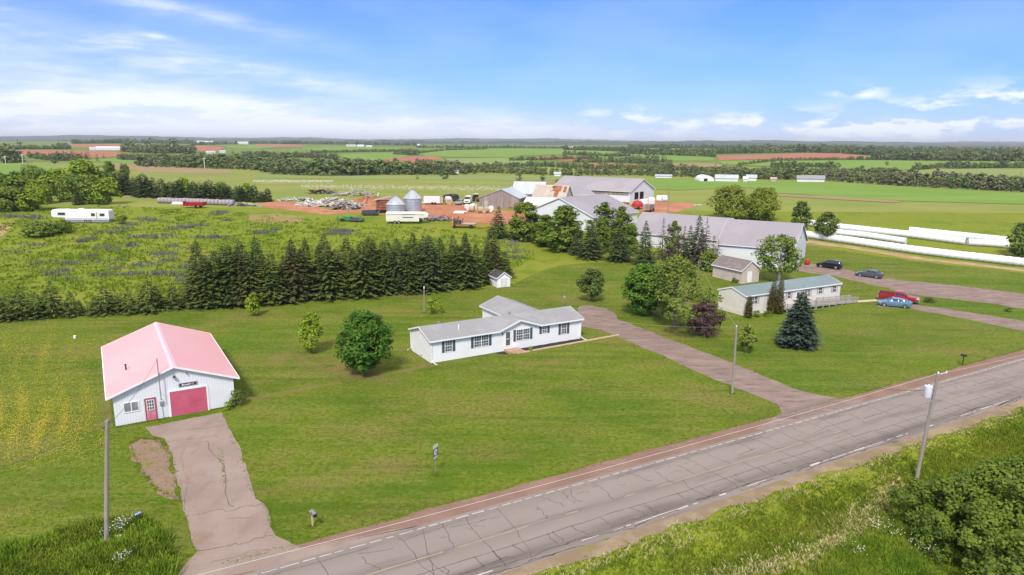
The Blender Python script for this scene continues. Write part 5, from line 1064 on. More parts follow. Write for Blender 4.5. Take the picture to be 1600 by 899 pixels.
e = (11.5, 222.0); b5 = gabled('barn', 'low lavender-roofed annexe at the left end of the large white barn', 'barn', at(*e), math.radians(-62), 9.5, 11, rel(*e, 9.2), rel(*e, 11.6), 'y', .3, M['tin_roof'], M['lav_roof_y'], M['trim'], base=-2)
Dd = (-10.2, 209.9); b6 = gabled('barn', 'weathered grey board barn with a tin roof', 'barn', at(*Dd), math.radians(-14), 12.6, 13, rel(*Dd, 8.55), rel(*Dd, 11.1), 'y', .25, M['old_wood'], M['tin_roof'], None, base=-2, peak=.56)
bxpart('door', 'grey_wood', b6, 1.6, -.05, 0, 2.8, -.005, 2.1); bxpart('lower_boards', 'rust', b6, 9.0, -.04, -.6, 12.6, -.004, .4)
Ee = (-.2, 219.0); b7 = gabled('barn', 'taller tin-roofed barn behind the weathered board barn', 'barn', at(*Ee), math.radians(-12), 10, 9, rel(*Ee, 9.3), rel(*Ee, 12.7), 'x', .3, M['old_wood'], M['tin_roof'], None, base=-2)
Ff = (6.0, 209.5); b8 = gabled('barn', 'old barn with a tan roof torn open to rusty boards', 'barn', at(*Ff), math.radians(-20), 10.2, 9, rel(*Ff, 8.6), rel(*Ff, 12.3), 'x', .3, M['tin_roof'], M['tan_roof'], None, base=-2)
rr = MB()
for (xa, xb, ta, tb) in ((5.6, 8.2, .55, .95), (6.4, 7.7, .15, .55), (9.0, 9.9, .5, .9), (5.1, 6.2, .78, .9)):
    zz = lambda t_: rel(*Ff, 8.6) - .25 + (rel(*Ff, 12.3) - rel(*Ff, 8.6) + .25) * t_ + .145; yy = lambda t_: -.3 + 4.8 * t_; rr.hexa([(xa, yy(ta), zz(ta) - .03), (xb, yy(ta), zz(ta) - .03), (xb, yy(tb), zz(tb) - .03), (xa, yy(tb), zz(tb) - .03), (xa, yy(ta), zz(ta) + .03), (xb, yy(ta), zz(ta) + .03), (xb, yy(tb), zz(tb) + .03), (xa, yy(tb), zz(tb) + .03)])
rr.build('rusted_patch', M['rust'], b8)
Gg = (3.0, 199.5); b9 = gabled('lean_to', 'low pale-roofed lean-to between the weathered barn and the white gable', 'barn', at(*Gg), math.radians(-22), 9, 7, rel(*Gg, 7.4), rel(*Gg, 9.3), 'x', .2, M['old_wood'], mat('pale_tin_roof', (.60, .62, .63), [((.5, .52, .54), .5, .45, .7)], .5), None, base=-2)

# --- grain silos
def silo(px, py, r_, ptop, peave, label):
    b = spot(px, py); H_ = height_to(b, ptop); he = height_to(b, peave)
    s = thing('grain_silo', label, 'silo', b)
    w = MB(); prof = []
    for k in range(int(he / .4)): z = k * .4; prof += [(r_ + (.02 if k % 2 else 0), z), (r_ + (.02 if k % 2 else 0), z + .38)]
    prof.append((r_, he)); prof[0] = (r_, -.4); w.lathe(prof, 36); w.build('wall', M['steel'], s)
    rf = MB(); k = 24
    for j in range(k):
        a0, a1 = 2 * PI * j / k, 2 * PI * (j + 1) / k; am = (a0 + a1) / 2
        def q(rr_, a, z): return (rr_ * math.cos(a), rr_ * math.sin(a), z)
        rf.poly([q(r_ * 1.05, a0, he - .08), q(r_ * 1.05, am, he - .08), q(.3, am, H_ - .18), q(.3, a0, H_ - .18)]); rf.poly([q(r_ * 1.05, am, he - .08), q(r_ * 1.05, a1, he - .08), q(.3, a1, H_ - .18), q(.3, am, H_ - .18)])
        rf.hexa([q(r_ * 1.05, a0 - .012, he - .07), q(r_ * 1.05, a0 + .012, he - .07), q(.32, a0 + .06, H_ - .17), q(.32, a0 - .06, H_ - .17), q(r_ * 1.05, a0 - .012, he + .02), q(r_ * 1.05, a0 + .012, he + .02), q(.32, a0 + .06, H_ - .09), q(.32, a0 - .06, H_ - .09)])
    rf.build('roof', M['steel_roof'], s); cp = MB(); cp.lathe([(.42, H_ - .22), (.42, H_ - .05), (.2, H_ + .02), (.01, H_ + .02)], 16); cp.build('cap', M['grey_metal'], s)
    for a in (-1.9, -.9): v = MB(); v.box(-.14, -.2, -.1, .14, .25, .14); vv = v.build('roof_hatch', M['steel_roof'], s); vv.location = (r_ * .8 * math.cos(a), r_ * .8 * math.sin(a), he + (H_ - he) * .21); vv.rotation_euler = (0, 0, a + PI / 2)
    return s
silo(645, 331, 2.62, 296, 309.5, 'taller galvanised grain silo behind its shorter twin')
silo(618.5, 335.5, 2.62, 305.5, 319, 'shorter galvanised grain silo behind the cream trailer')

# ------------------------------------------------------------------ vehicles (local x forwards)
def wheel(parent, x, y, r=.33, w=.22):
    t = MB(); k = 20; sg = 1 if y > 0 else -1
    prof = [(r * .62, -w / 2), (r * .93, -w / 2), (r, -w / 2 + .03), (r, w / 2 - .03), (r * .93, w / 2), (r * .62, w / 2)]
    t.loft([[(x + rr * math.cos(2 * PI * j / k), y + yy, r + rr * math.sin(2 * PI * j / k)) for j in range(k)] for rr, yy in prof], cap=False)
    wo = t.build('wheel', M['rubber'], parent)
    q = MB(); q.loft([[(x + rr * math.cos(2 * PI * j / k), y + sg * yy, r + rr * math.sin(2 * PI * j / k)) for j in range(k)] for rr, yy in ((r * .63, w * .2), (r * .63, w * .45), (r * .56, w * .40), (r * .18, w * .36), (r * .12, w * .42), (.01, w * .42))], cap=False)
    for a in range(5):
        an = a * 2 * PI / 5; q.hexa([(x + math.cos(an + s_ * .25) * rr, y + sg * yy, r + math.sin(an + s_ * .25) * rr) for yy in (w * .36, w * .47) for (rr, s_) in ((r * .15, -1), (r * .15, 1), (r * .6, .55), (r * .6, -.55))])
    q.build('rim', M['chrome'], wo); return wo
def car(name, label, cat, px, py, ang, paint, kind='sedan', roofcol=None):
    c = thing(name, label, cat, spot(px, py), ang); hw = .90
    if kind == 'sedan':
        Ln = 4.7; st = [(-2.33, .70, .42, .86, .66), (-2.25, .82, .30, .98, .78), (-1.6, .90, .22, 1.02, .84), (-.9, .91, .20, .99, .86), (.4, .91, .20, .96, .86), (1.15, .90, .20, .94, .84), (1.8, .86, .22, .82, .78), (2.2, .76, .28, .70, .66), (2.36, .58, .36, .60, .5)]
        cab = [(-2.02, .66, 1.00, 1.01), (-1.15, .60, .98, 1.36), (-.35, .585, .97, 1.45), (.30, .585, .96, 1.42), (1.12, .66, .93, .945)]
    else:
        Ln = 4.75; st = [(-2.34, .74, .45, .98, .70), (-2.25, .86, .33, 1.10, .80), (-1.5, .93, .27, 1.14, .86), (-.5, .94, .25, 1.10, .88), (.8, .94, .25, 1.08, .88), (1.5, .92, .27, 1.03, .85), (2.1, .86, .32, .94, .76), (2.36, .68, .42, .78, .6)]
        cab = [(-2.28, .66, 1.10, 1.12), (-1.85, .62, 1.10, 1.62), (-.6, .62, 1.09, 1.70), (.25, .61, 1.08, 1.66), (1.18, .68, 1.05, 1.06)]
    b = MB(); rings = []
    for (x, w, z0, z1, wt) in st:
        zm = z0 + (z1 - z0) * .55; rings.append([(x, -w * .9, z0), (x, -w, zm - .05), (x, -w * .985, zm + .12), (x, -wt, z1 - .02), (x, -wt * .6, z1 + .025), (x, wt * .6, z1 + .025), (x, wt, z1 - .02), (x, w * .985, zm + .12), (x, w, zm - .05), (x, w * .9, z0)])
    b.loft(rings); bo = b.build('body', M[paint], c, True)
    g = MB(); ctop = [(x, w, zb, zt) for (x, w, zb, zt) in cab]; rings = []
    for (x, w, zb, zt) in ctop:
        lo = w + .20; rings.append([(x, -lo, zb - .03), (x, -(w + (lo - w) * .25), zb + (zt - zb) * .8), (x, -w * .86, zt), (x, w * .86, zt), (x, w + (lo - w) * .25, zb + (zt - zb) * .8), (x, lo, zb - .03)])
    g.loft(rings); g.build('cabin', M[roofcol or paint], c, True)
    def side_glass(xa, xb, pad=.07):
        def cabz(x):
            for p, q in zip(cab[:-1], cab[1:]):
                if p[0] <= x <= q[0]: u = (x - p[0]) / (q[0] - p[0]); return [p[i] + (q[i] - p[i]) * u for i in range(4)]
        for sg in (-1, 1):
            w_ = MB(); lo_, hi_ = [], []
            for i in range(6):
                x = xa + (xb - xa) * i / 5; _, w, zb, zt = cabz(x); l = w + .20; y1 = w + (l - w) * .25; z1 = zb + (zt - zb) * .8 - pad * .3; z0 = zb + .02; z1 = max(z1, z0 + .01); f0 = .02 / max(.05, (zt - zb)) + .0
                lo_.append((x, sg * (l - (l - y1) * (z0 - zb + .03) / max(.06, (z1 - zb + .03)) + .012), z0)); hi_.append((x, sg * (y1 + .014), z1))
            for i in range(5): w_.poly([lo_[i], lo_[i + 1], hi_[i + 1], hi_[i]])
            w_.build('window', M['car_glass'], c)
    if kind == 'sedan': side_glass(-1.45, -.48); side_glass(-.40, .78)
    else: side_glass(-2.0, -1.25); side_glass(-1.17, -.38); side_glass(-.30, .82)
    for nm, (p, q) in (('windscreen', (cab[4], cab[3])), ('rear_window', (cab[0], cab[1]))):
        s_ = 1 if nm == 'windscreen' else -1; w_ = MB(); e = .016
        def mix_(u): return [p[i] + (q[i] - p[i]) * u for i in range(4)]
        a_, b_ = mix_(.12), mix_(.90); w_.poly([(a_[0] + s_ * e, -(a_[1] * .98), a_[3] + e), (a_[0] + s_ * e, a_[1] * .98, a_[3] + e), (b_[0] + s_ * e, b_[1] * .82, b_[3] + e), (b_[0] + s_ * e, -b_[1] * .82, b_[3] + e)]); w_.build(nm, M['car_glass'], c)
    zl = .66 if kind == 'sedan' else .80
    for sg in (-1, 1):
        MB().hexa([(2.02, sg * .56, zl - .05), (2.24, sg * .56, zl - .06), (2.10, sg * .80, zl - .05), (1.9, sg * .845, zl - .05), (2.02, sg * .56, zl + .08), (2.22, sg * .56, zl + .05), (2.10, sg * .80, zl + .07), (1.9, sg * .845, zl + .09)]).build('headlight', M['head_light'], c)
        zt_ = .80 if kind == 'sedan' else .92; MB().hexa([(-2.36, sg * .42, zt_), (-2.36, sg * .72, zt_), (-2.24, sg * .845, zt_), (-2.2, sg * .5, zt_), (-2.36, sg * .42, zt_ + .12), (-2.35, sg * .70, zt_ + .12), (-2.2, sg * .83, zt_ + .14), (-2.2, sg * .5, zt_ + .13)]).build('taillight', M['tail_light'], c)
        MB().box(.86, sg * .90 - .09, .95 if kind == 'sedan' else 1.08, 1.02, sg * .90 + .09, 1.08 if kind == 'sedan' else 1.22).build('mirror', M[paint], c)
    for x in (-1.42, 1.42):
        for y in (-.82, .82): wheel(c, x, y, .33 if kind == 'sedan' else .37)
    return c
car('parked_car', 'black crossover with a pale roof sheen parked on the farm lane by the barn', 'car', 1296, 419, math.radians(139), 'car_black', 'suv')
car('parked_car', 'dark grey sedan parked on the farm lane behind the black crossover', 'car', 1358, 433, math.radians(140), 'car_grey', 'sedan')
car('parked_car', 'light blue sedan parked in front of the red pickup', 'car', 1397, 479, math.radians(154), 'car_blue', 'sedan')
# red pickup
pk_ = thing('pickup_truck', 'red pickup truck with open bed parked behind the light blue sedan', 'pickup truck', spot(1403, 472), math.radians(-31))
b = MB(); rings = []
for (x, w, z0, z1) in ((-2.85, .92, .62, 1.12), (-2.75, .97, .55, 1.16), (-.55, .98, .45, 1.16), (-.5, .98, .42, 1.18), (1.2, .98, .42, 1.16), (1.35, .97, .42, 1.15), (2.3, .95, .48, 1.08), (2.7, .90, .52, 1.0), (2.88, .78, .6, .9)):
    zm = (z0 + z1) / 2; rings.append([(x, -w * .92, z0), (x, -w, zm), (x, -w * .97, z1 - .05), (x, -w * .88, z1), (x, w * .88, z1), (x, w * .97, z1 - .05), (x, w, zm), (x, w * .92, z0)])
b.loft(rings); b.build('body', M['car_red'], pk_, True)
b = MB()
for sg in (-1, 1): b.box(-2.80, sg * .90 - .06, 1.10, -.62, sg * .90 + .06, 1.40)
b.box(-2.86, -.96, 1.1, -2.78, .96, 1.40); b.build('bed_side', M['car_red'], pk_); MB().box(-2.77, -.835, 1.13, -.66, .835, 1.19).build('bed_floor', M['black'], pk_)
for sg in (-1, 1): MB().box(-2.8, sg * .90 - .075, 1.401, -.62, sg * .90 + .075, 1.43).build('bed_rail', M['black'], pk_)
g = MB(); cabp = [(-.62, .74, 1.14, 1.16), (-.52, .70, 1.14, 1.78), (.1, .70, 1.14, 1.86), (.72, .68, 1.14, 1.80), (1.45, .76, 1.13, 1.15)]; rings = []
for (x, w, zb, zt) in cabp: rings.append([(x, -(w + .18), zb - .03), (x, -(w + .05), zb + (zt - zb) * .85), (x, -w * .88, zt), (x, w * .88, zt), (x, w + .05, zb + (zt - zb) * .85), (x, w + .18, zb - .03)])
g.loft(rings); g.build('cab', M['car_red'], pk_, True)
for sg in (-1, 1):
    for xa, xb in ((-.42, .08), (.16, .98)):
        zt2 = 1.66 if xb < .5 else 1.44; MB().poly([(xa, sg * .895, 1.2), (xb, sg * .905, 1.2), (xb - (.22 if xb > .5 else 0), sg * (.80 if xb < .5 else .82), zt2 + (.12 if xb > .5 else 0)), (xa, sg * .80, 1.66)]).build('window', M['car_glass'], pk_)
    MB().box(1.02, sg * .99 - .12, 1.2, 1.14, sg * .99 + .12, 1.42).build('mirror', M['black'], pk_)
    MB().hexa([(2.66, sg * .55, .82), (2.92, sg * .55, .80), (2.78, sg * .86, .82), (2.55, sg * .93, .84), (2.66, sg * .55, 1.0), (2.88, sg * .55, .97), (2.75, sg * .85, .99), (2.55, sg * .92, 1.02)]).build('headlight', M['head_light'], pk_)
    MB().box(-2.88, sg * .9 - .06, .95, -2.80, sg * .9 + .07, 1.34).build('taillight', M['tail_light'], pk_)
    for x in (-1.75, 1.85): wheel(pk_, x, sg * .86, .40, .27)
MB().poly([(1.33, -.86, 1.24), (1.33, .86, 1.24), (.84, .66, 1.745), (.84, -.66, 1.745)]).build('windscreen', M['car_glass'], pk_)
MB().box(2.80, -.88, .50, 2.99, .88, .72).build('bumper', M['chrome'], pk_); MB().box(2.83, -.5, .74, 2.93, .5, .96).build('grille', M['chrome'], pk_); MB().box(-2.99, -.85, .52, -2.87, .85, .70).build('bumper', M['chrome'], pk_)
rb = MB(); rb.lathe([(.02, 0), (.42, .06), (.55, .35), (.55, .8), (.42, 1.1), (.02, 1.18)], 16); tag(rb.build('tank', M['red_paint'], None, True), 'round red tank on the grass beside the black crossover', 'tank').location = tuple(map(float, spot(1261, 414)))

# --- camper, horse trailer
rv = thing('camper_trailer', 'old white fifth-wheel camper standing in the meadow scrub', 'camper', spot(131, 347.5), math.radians(2))
ln = 14.6; b = MB(); rr_ = []
prof = [(-7.3, 1.0, 2.9), (-7.2, .85, 3.2), (-6.9, .8, 3.36), (3.9, .8, 3.40), (4.0, 1.35, 3.46), (6.9, 1.45, 3.40), (7.25, 1.6, 3.1), (7.35, 1.9, 2.7)]
prof = [(-x, z0, z1) for x, z0, z1 in prof][::-1]           # nose to the left as in the photograph
b.loft([[(x, -1.25, z0), (x, -1.27, z0 + .3), (x, -1.27, z1 - .25), (x, -1.15, z1), (x, 1.15, z1), (x, 1.27, z1 - .25), (x, 1.27, z0 + .3), (x, 1.25, z0)] for x, z0, z1 in prof]); b.build('body', M['rv_white'], rv)
for (a, c_, z0, z1) in ((-5.6, -3.8, 2.0, 2.62), (2.85, 3.75, 1.78, 2.45), (5.05, 6.2, 1.78, 2.4)): window(rv, a, c_, z0, z1, 'dark_pane', 2, 1, .05, y=-1.275, frame_m='grey_metal')
d = MB().box(4.15, -1.31, .95, 4.85, -1.275, 2.75).build('door', M['cream_paint'], rv); MB().box(4.15, -1.325, .95, 4.27, -1.312, 2.75).build('door_edge', M['black'], d)
MB().box(-.6, -.5, 3.40, .4, .4, 3.66).build('roof_unit', M['trim'], rv); MB().box(-3.6, -1.285, 1.02, 7.0, -1.273, 1.16).build('stripe', mat('rv_stripe', (.42, .36, .37), rough=.5), rv)
for x in (1.2, 2.3):
    for y in (-1.15, 1.15): wheel(rv, x, y, .4, .25)
for y in (-.8, .8): MB().box(-4.3, y - .05, -.1, -4.2, y + .05, 1.4).build('leg', M['grey_metal'], rv)
b = MB(); b.box(-3.9, -1.2, .1, 7.1, 1.2, .80); b.build('undercarriage', M['grey_metal'], rv)
tr = thing('horse_trailer', 'long cream gooseneck trailer parked in front of the silos', 'trailer', spot(637, 349), math.radians(2))
prof = [(-5.5, .62, 2.9), (-5.35, .60, 3.05), (3.1, .60, 3.05), (3.2, 1.55, 3.05), (4.7, 1.60, 2.95), (5.35, 1.75, 2.65), (5.55, 1.95, 2.4)]
b = MB(); b.loft([[(x, -1.15, z0), (x, -1.18, z1 - .35), (x, -1.0, z1 - .05), (x, -.6, z1), (x, .6, z1), (x, 1.0, z1 - .05), (x, 1.18, z1 - .35), (x, 1.15, z0)] for x, z0, z1 in prof]); b.build('body', M['cream_paint'], tr)
MB().box(-5.3, -1.19, 2.30, 4.5, -1.165, 2.42).build('stripe', M['chrome'], tr); MB().box(-1.2, -1.2, 1.55, 1.6, -1.17, 1.75).build('vent', M['black'], tr); MB().box(-1.6, -1.2, 2.46, 2.0, -1.10, 2.60).build('vent', M['grey_metal'], tr)
for x in (-3.2, -2.2):
    for y in (-1.05, 1.05): wheel(tr, x, y, .42, .25)
b = MB(); b.box(3.15, -.9, .35, 3.35, .9, 1.6); b.box(4.4, -.1, .9, 4.6, .1, 1.7); b.box(3.3, -.7, .4, 3.9, .7, .7); b.build('gooseneck_frame', M['dark'], tr)

# --- silage in white tubes and the row of grey bales
def tube_row(label, pts, r_, seg=1.25):
    P_ = [spot(*p) for p in pts]; m_ = MB(); k = 14; rings = []
    for a, b_ in zip(P_[:-1], P_[1:]):
        n = max(2, int(np.linalg.norm(b_[:2] - a[:2]) / (seg / 4)))
        for i in range(n):
            c = a + (b_ - a) * i / n; d = (b_ - a)[:2]; d = d / np.linalg.norm(d); nn = np.array([-d[1], d[0]]); j = len(rings); q = (1 if j % 4 else .93) * (1 + .012 * math.sin(j * .37)) ; gz = float(ground_z(c[0], c[1])); wob = .05 * math.sin(j * .021 + r_ * 9)
            rings.append([(c[0] + nn[0] * (r_ * q * math.cos(2 * PI * t / k) + wob), c[1] + nn[1] * (r_ * q * math.cos(2 * PI * t / k) + wob), gz + r_ * .86 + r_ * q * .92 * math.sin(2 * PI * t / k)) for t in range(k)])
    m_.loft(rings); return tag(m_.build('silage_tube', M['plastic_wrap'], None, True), label, 'silage tube', 'silage in white plastic tubes')
tube_row('long white silage tube nearest the dirt track', [(1240, 369), (1325, 381), (1425, 396), (1525, 408), (1600, 416.5), (1720, 430)], .98)
tube_row('short white silage tube in the middle ending beside the nearest one', [(1293, 366), (1350, 372), (1417, 382)], .84)
tube_row('white silage tube behind the round tree, running to the dark edge tree', [(1262, 353), (1305, 359), (1420, 371.5), (1510, 383)], .95)
tube_row('white silage tube continuing the back row to the dark edge tree', [(1512, 383.5), (1545, 385.5), (1578, 388.5)], .9)
tube_row('white silage tube farthest back beside the open field', [(1420, 364.5), (1500, 373), (1577, 381)], .92)
ba = spot(248, 317.5); bb = spot(366, 321.5); nb_ = 21; ang_b = math.atan2(bb[1] - ba[1], bb[0] - ba[0]); blen = float(np.linalg.norm(bb - ba)) / nb_; br = .9
for i in range(nb_):
    c = ba + (bb - ba) * (i + .5) / nb_; m_ = MB(); k = 18; hl = blen * .5
    m_.loft([[(x, rr2 * math.cos(2 * PI * j / k), br * .95 + rr2 * math.sin(2 * PI * j / k)) for j in range(k)] for x, rr2 in ((-hl, br * .78), (-hl * .8, br), (-hl * .25, br * 1.0), (hl * .25, br * 1.01), (hl * .8, br), (hl, br * .78))])
    o = m_.build('round_bale', M['old_wrap'], None, True); o.location = (c[0], c[1], float(ground_z(c[0], c[1]))); o.rotation_euler = (0, 0, ang_b + rng.normal(0, .02)); o.scale = (1, 1, 1 + rng.normal(0, .03))
    tag(o, '%s grey wrapped bale from the left in the row beside the hedge' % ORD[i], 'bale', 'grey wrapped bales in the row by the hedge')

# --- machinery and clutter in the farm yard
def clutter(name, label, cat, px, py, ang, parts):
    t_ = thing(name, label, cat, spot(px, py), math.radians(ang))
    for pn, mt_n, items in parts:
        q = MB()
        for it in items:
            if it[0] == 'b': q.box(*it[1:])
            elif it[0] == 't': q.tube(*it[1:])
            elif it[0] == 'l': q.lathe(*it[1:])
            elif it[0] == 'h': q.hexa(it[1])
        q.build(pn, M[mt_n], t_)
    return t_
def wh(x, y, r_=.45, w=.3): return ('t', [(x, y - w / 2, r_), (x, y + w / 2, r_)], r_, 14)
clutter('farm_machine', 'low red farm machine standing before the row of grey bales', 'farm machine', 304, 325, -8, [('hopper', 'red_paint', [('h', [(-.6, -.9, .7), (3.1, -.9, .7), (3.1, .9, .7), (-.6, .9, .7), (-.9, -1.2, 1.75), (3.4, -1.2, 1.75), (3.4, 1.2, 1.75), (-.9, 1.2, 1.75)])]), ('frame', 'red_paint', [('b', -3.4, -.7, .5, -.6, .7, .85), ('b', -3.2, -.8, .85, -2.9, .8, 1.9), ('b', -2.3, -.8, .85, -2.0, .8, 1.6), ('t', [(-3.4, 0, .6), (-4.6, 0, .5)], .08, 6)]), ('wheel', 'rubber', [wh(1.2, -1.25)]), ('wheel', 'rubber', [wh(1.2, 1.25)])])
clutter('boat_hull', 'small white upturned hull in the grass before the grey bales', 'hull', 279, 319, 5, [('hull', 'tank', [('h', [(-1.9, -.8, .0), (1.9, -.8, .0), (1.9, .8, .0), (-1.9, .8, .0), (-1.5, -.5, .7), (1.3, -.5, .7), (1.3, .5, .7), (-1.5, .5, .7)])])])
clutter('mower', 'green mower implement with dark deck in the grass before the clay bank', 'farm machine', 545, 346, -4, [('frame', 'green_paint', [('b', -3.4, -.5, .5, .2, .5, .8), ('t', [(-3.2, -.5, .8), (-2.4, 0, 1.5), (-.6, 0, 1.3)], .10, 6), ('b', -.9, -.9, .4, .7, .9, 1.25), ('t', [(-3.3, .5, .3), (-3.3, .5, 1.35)], .08, 6)]), ('deck', 'tarp', [('h', [(.7, -1.2, .25), (3.8, -1.2, .25), (3.8, 1.2, .25), (.7, 1.2, .25), (.8, -1, 1.0), (3.6, -1, .9), (3.6, 1, .9), (.8, 1, 1.0)])]), ('roller', 'green_paint', [('t', [(3.7, -1.1, .6), (3.7, 1.1, .6)], .35, 10)]), ('wheel', 'rubber', [wh(-1.6, -.9)]), ('wheel', 'rubber', [wh(-1.6, .9)])])
clutter('covered_wagon', 'flat implement under a dark tarp beside the wooden lean-to', 'wagon', 579, 336.5, 0, [('tarp', 'tarp', [('h', [(-2.4, -1.1, .3), (2.2, -1.1, .3), (2.2, 1.1, .3), (-2.4, 1.1, .3), (-2.2, -.9, 1.35), (1.6, -.9, 1.5), (1.6, .9, 1.5), (-2.2, .9, 1.35)])]), ('drawbar', 'grey_metal', [('t', [(2.2, -1, .5), (2.9, -1.2, 1.5)], .12, 6)]), ('wheel', 'rubber', [wh(-1.2, -1.15, .35)]), ('wheel', 'rubber', [wh(1.2, -1.15, .35)])])
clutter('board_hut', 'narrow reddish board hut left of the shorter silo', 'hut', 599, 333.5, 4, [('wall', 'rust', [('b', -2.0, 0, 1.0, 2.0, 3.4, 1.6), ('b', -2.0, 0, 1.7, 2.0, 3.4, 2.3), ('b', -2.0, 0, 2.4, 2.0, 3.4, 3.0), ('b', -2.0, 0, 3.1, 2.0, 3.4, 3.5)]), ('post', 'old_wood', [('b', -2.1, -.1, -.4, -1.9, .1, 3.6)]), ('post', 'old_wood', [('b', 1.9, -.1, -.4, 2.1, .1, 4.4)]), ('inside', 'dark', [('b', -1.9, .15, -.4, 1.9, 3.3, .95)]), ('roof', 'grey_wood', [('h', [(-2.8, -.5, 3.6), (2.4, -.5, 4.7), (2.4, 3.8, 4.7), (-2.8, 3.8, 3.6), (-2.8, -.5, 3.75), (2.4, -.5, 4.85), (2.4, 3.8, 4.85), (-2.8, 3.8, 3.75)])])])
clutter('flatbed_wagon', 'orange and grey flatbed wagon with a winch in front of the clay yard', 'wagon', 725, 356, -3, [('deck', 'grey_wood', [('b', -.6, -1.2, .95, 3.0, 1.2, 1.15)]), ('frame', 'orange_paint', [('b', -3.2, -1.0, .6, 2.9, -.8, .85), ('b', -3.2, .8, .6, 2.9, 1.0, .85), ('b', -2.9, -1, .85, -2.6, 1, 2.6), ('b', -1.6, -.8, .85, -1.2, .8, 1.7)]), ('winch', 'tarp', [('b', -2.6, -.8, .85, -.7, .8, 1.9), ('t', [(-1.6, 0, 1.9), (-1.4, 0, 2.9)], .12, 6), ('t', [(-.3, 0, 1.1), (-.3, 0, 2.4)], .10, 6)]), ('wheel', 'rubber', [wh(-2.3, -1.1)]), ('wheel', 'rubber', [wh(1.9, -1.1)]), ('wheel', 'rubber', [wh(1.9, 1.1)])])
clutter('harrow', 'small rusty orange harrow beside the flatbed wagon', 'farm machine', 755, 358, 10, [('frame', 'orange_paint', [('b', -1.6, -.1, .5, 1.6, .1, .7), ('b', -1.6, .8, .5, 1.6, 1.0, .7), ('b', -1.2, -.1, .5, -1.0, 1, .7), ('b', 1.0, -.1, .5, 1.2, 1, .7), ('t', [(1.2, .4, .7), (1.9, .4, 1.5)], .07, 6)]), ('tine', 'rust', [('t', [(-1.4 + .35 * i, 0, .5), (-1.5 + .35 * i, 0, 0)], .04, 5) for i in range(9)])])
clutter('box_trailer', 'white box trailer standing on the clay right of the silos', 'trailer', 676, 319.5, 0, [('box', 'tank', [('b', -2.7, -1.1, .5, 2.4, 1.1, 2.5)]), ('side_panel', 'hay_bale', [('b', 2.42, -1, .5, 3.4, 1, 2.2)]), ('drawbar', 'grey_metal', [('t', [(-2.7, 0, .6), (-4.3, 0, .6)], .09, 6)]), ('wheel', 'rubber', [wh(0, -1.15, .4)]), ('wheel', 'rubber', [wh(.9, -1.15, .4)])])
clutter('farm_tank', 'white-topped round bale standing left of the parked car on the clay', 'bale', 700.5, 319.5, 20, [('bale', 'hay_bale', [('t', [(0, -.9, 1.15), (0, .9, 1.15)], 1.2, 18)]), ('cover', 'tank', [('h', [(-1.0, -.93, 1.6), (1.0, -.93, 1.6), (1.0, .93, 1.6), (-1.0, .93, 1.6), (-.6, -.93, 2.5), (.6, -.93, 2.5), (.6, .93, 2.5), (-.6, .93, 2.5)])])])
for i, (x, y) in enumerate(((698, 315), (704, 314), (711, 314.5))): clutter('wrapped_bale', ['black wrapped bale at the left end of the dark heap behind the white-topped bale', 'black wrapped bale in the middle of the dark heap behind the white-topped bale', 'black wrapped bale behind the pale parked car'][i], 'bale', x, y, 30, [('bale', 'tarp', [('t', [(0, -.8, 1.1), (0, .8, 1.1)], 1.25, 16)])])
car('parked_car', 'old pale silver car parked on the clay beside the white van', 'car', 718.5, 320, math.radians(-105), 'chrome', 'suv')
vn = thing('parked_van', 'white van parked left of the weathered barn', 'van', spot(731.5, 318), math.radians(-95))
b = MB(); b.loft([[(x, -.95, .4), (x, -1.0, 1.0), (x, -.86, z1), (x, .86, z1), (x, 1.0, 1.0), (x, .95, .4)] for x, z1 in ((-2.7, 2.2), (-2.6, 2.35), (1.1, 2.35), (1.9, 1.35), (2.6, 1.15), (2.7, .9))]); b.build('body', M['rv_white'], vn)
MB().poly([(1.22, -.80, 2.24), (1.22, .80, 2.24), (1.88, .9, 1.42), (1.88, -.9, 1.42)]).build('windscreen', M['car_glass'], vn).location = (.03, 0, .03)
MB().box(2.62, -.6, .75, 2.74, .6, 1.0).build('grille', M['black'], vn)
for x in (-1.7, 1.8):
    for y in (-.9, .9): wheel(vn, x, y, .36)
for i, (x, y, mtn) in enumerate(((731, 328.5, 'tank'), (740, 327.5, 'tank'), (737, 331, 'hay_bale'), (750, 332.5, 'hay_bale'), (759, 333, 'hay_bale'), (767, 331, 'tank'))):
    clutter('round_bale', ['white tank lying left of the bales on the clay', 'larger white tank lying before the weathered barn', 'straw bale under the white tanks', 'straw bale in the middle before the weathered barn', 'straw bale right of its neighbour before the weathered barn', 'white tank half hidden by the leftmost spruce of the belt'][i], 'bale' if mtn == 'hay_bale' else 'tank', x, y, 20 + 30 * i, [('roll', mtn, [('t', [(0, -.75, .85), (0, .75, .85)], [.9, .9], 16)])])
clutter('slab_stack', 'pale slabs stacked on the clay before the white tanks', 'slabs', 719, 333, -6, [('slab', 'trim', [('b', -1.9, -.8, 0, 1.2, .8, .3)]), ('slab', 'trim', [('b', -1.5, -.7, .3, 2.1, .6, .55)])])
clutter('tractor', 'dark tractor with red cab roof among bales behind the weathered barn yard', 'tractor', 745, 315, -60, [('body', 'rust', [('b', -.5, -.45, .7, 2.0, .45, 1.5)]), ('cab', 'dark', [('b', -1.3, -.7, 1.0, -.2, .7, 2.3)]), ('roof', 'tank', [('b', -1.4, -.8, 2.3, -.1, .8, 2.5)]), ('wheel', 'rubber', [wh(-.8, -.8, .8, .4)]), ('wheel', 'rubber', [wh(-.8, .8, .8, .4)]), ('wheel', 'rubber', [wh(1.5, -.6, .45)]), ('wheel', 'rubber', [wh(1.5, .6, .45)])])
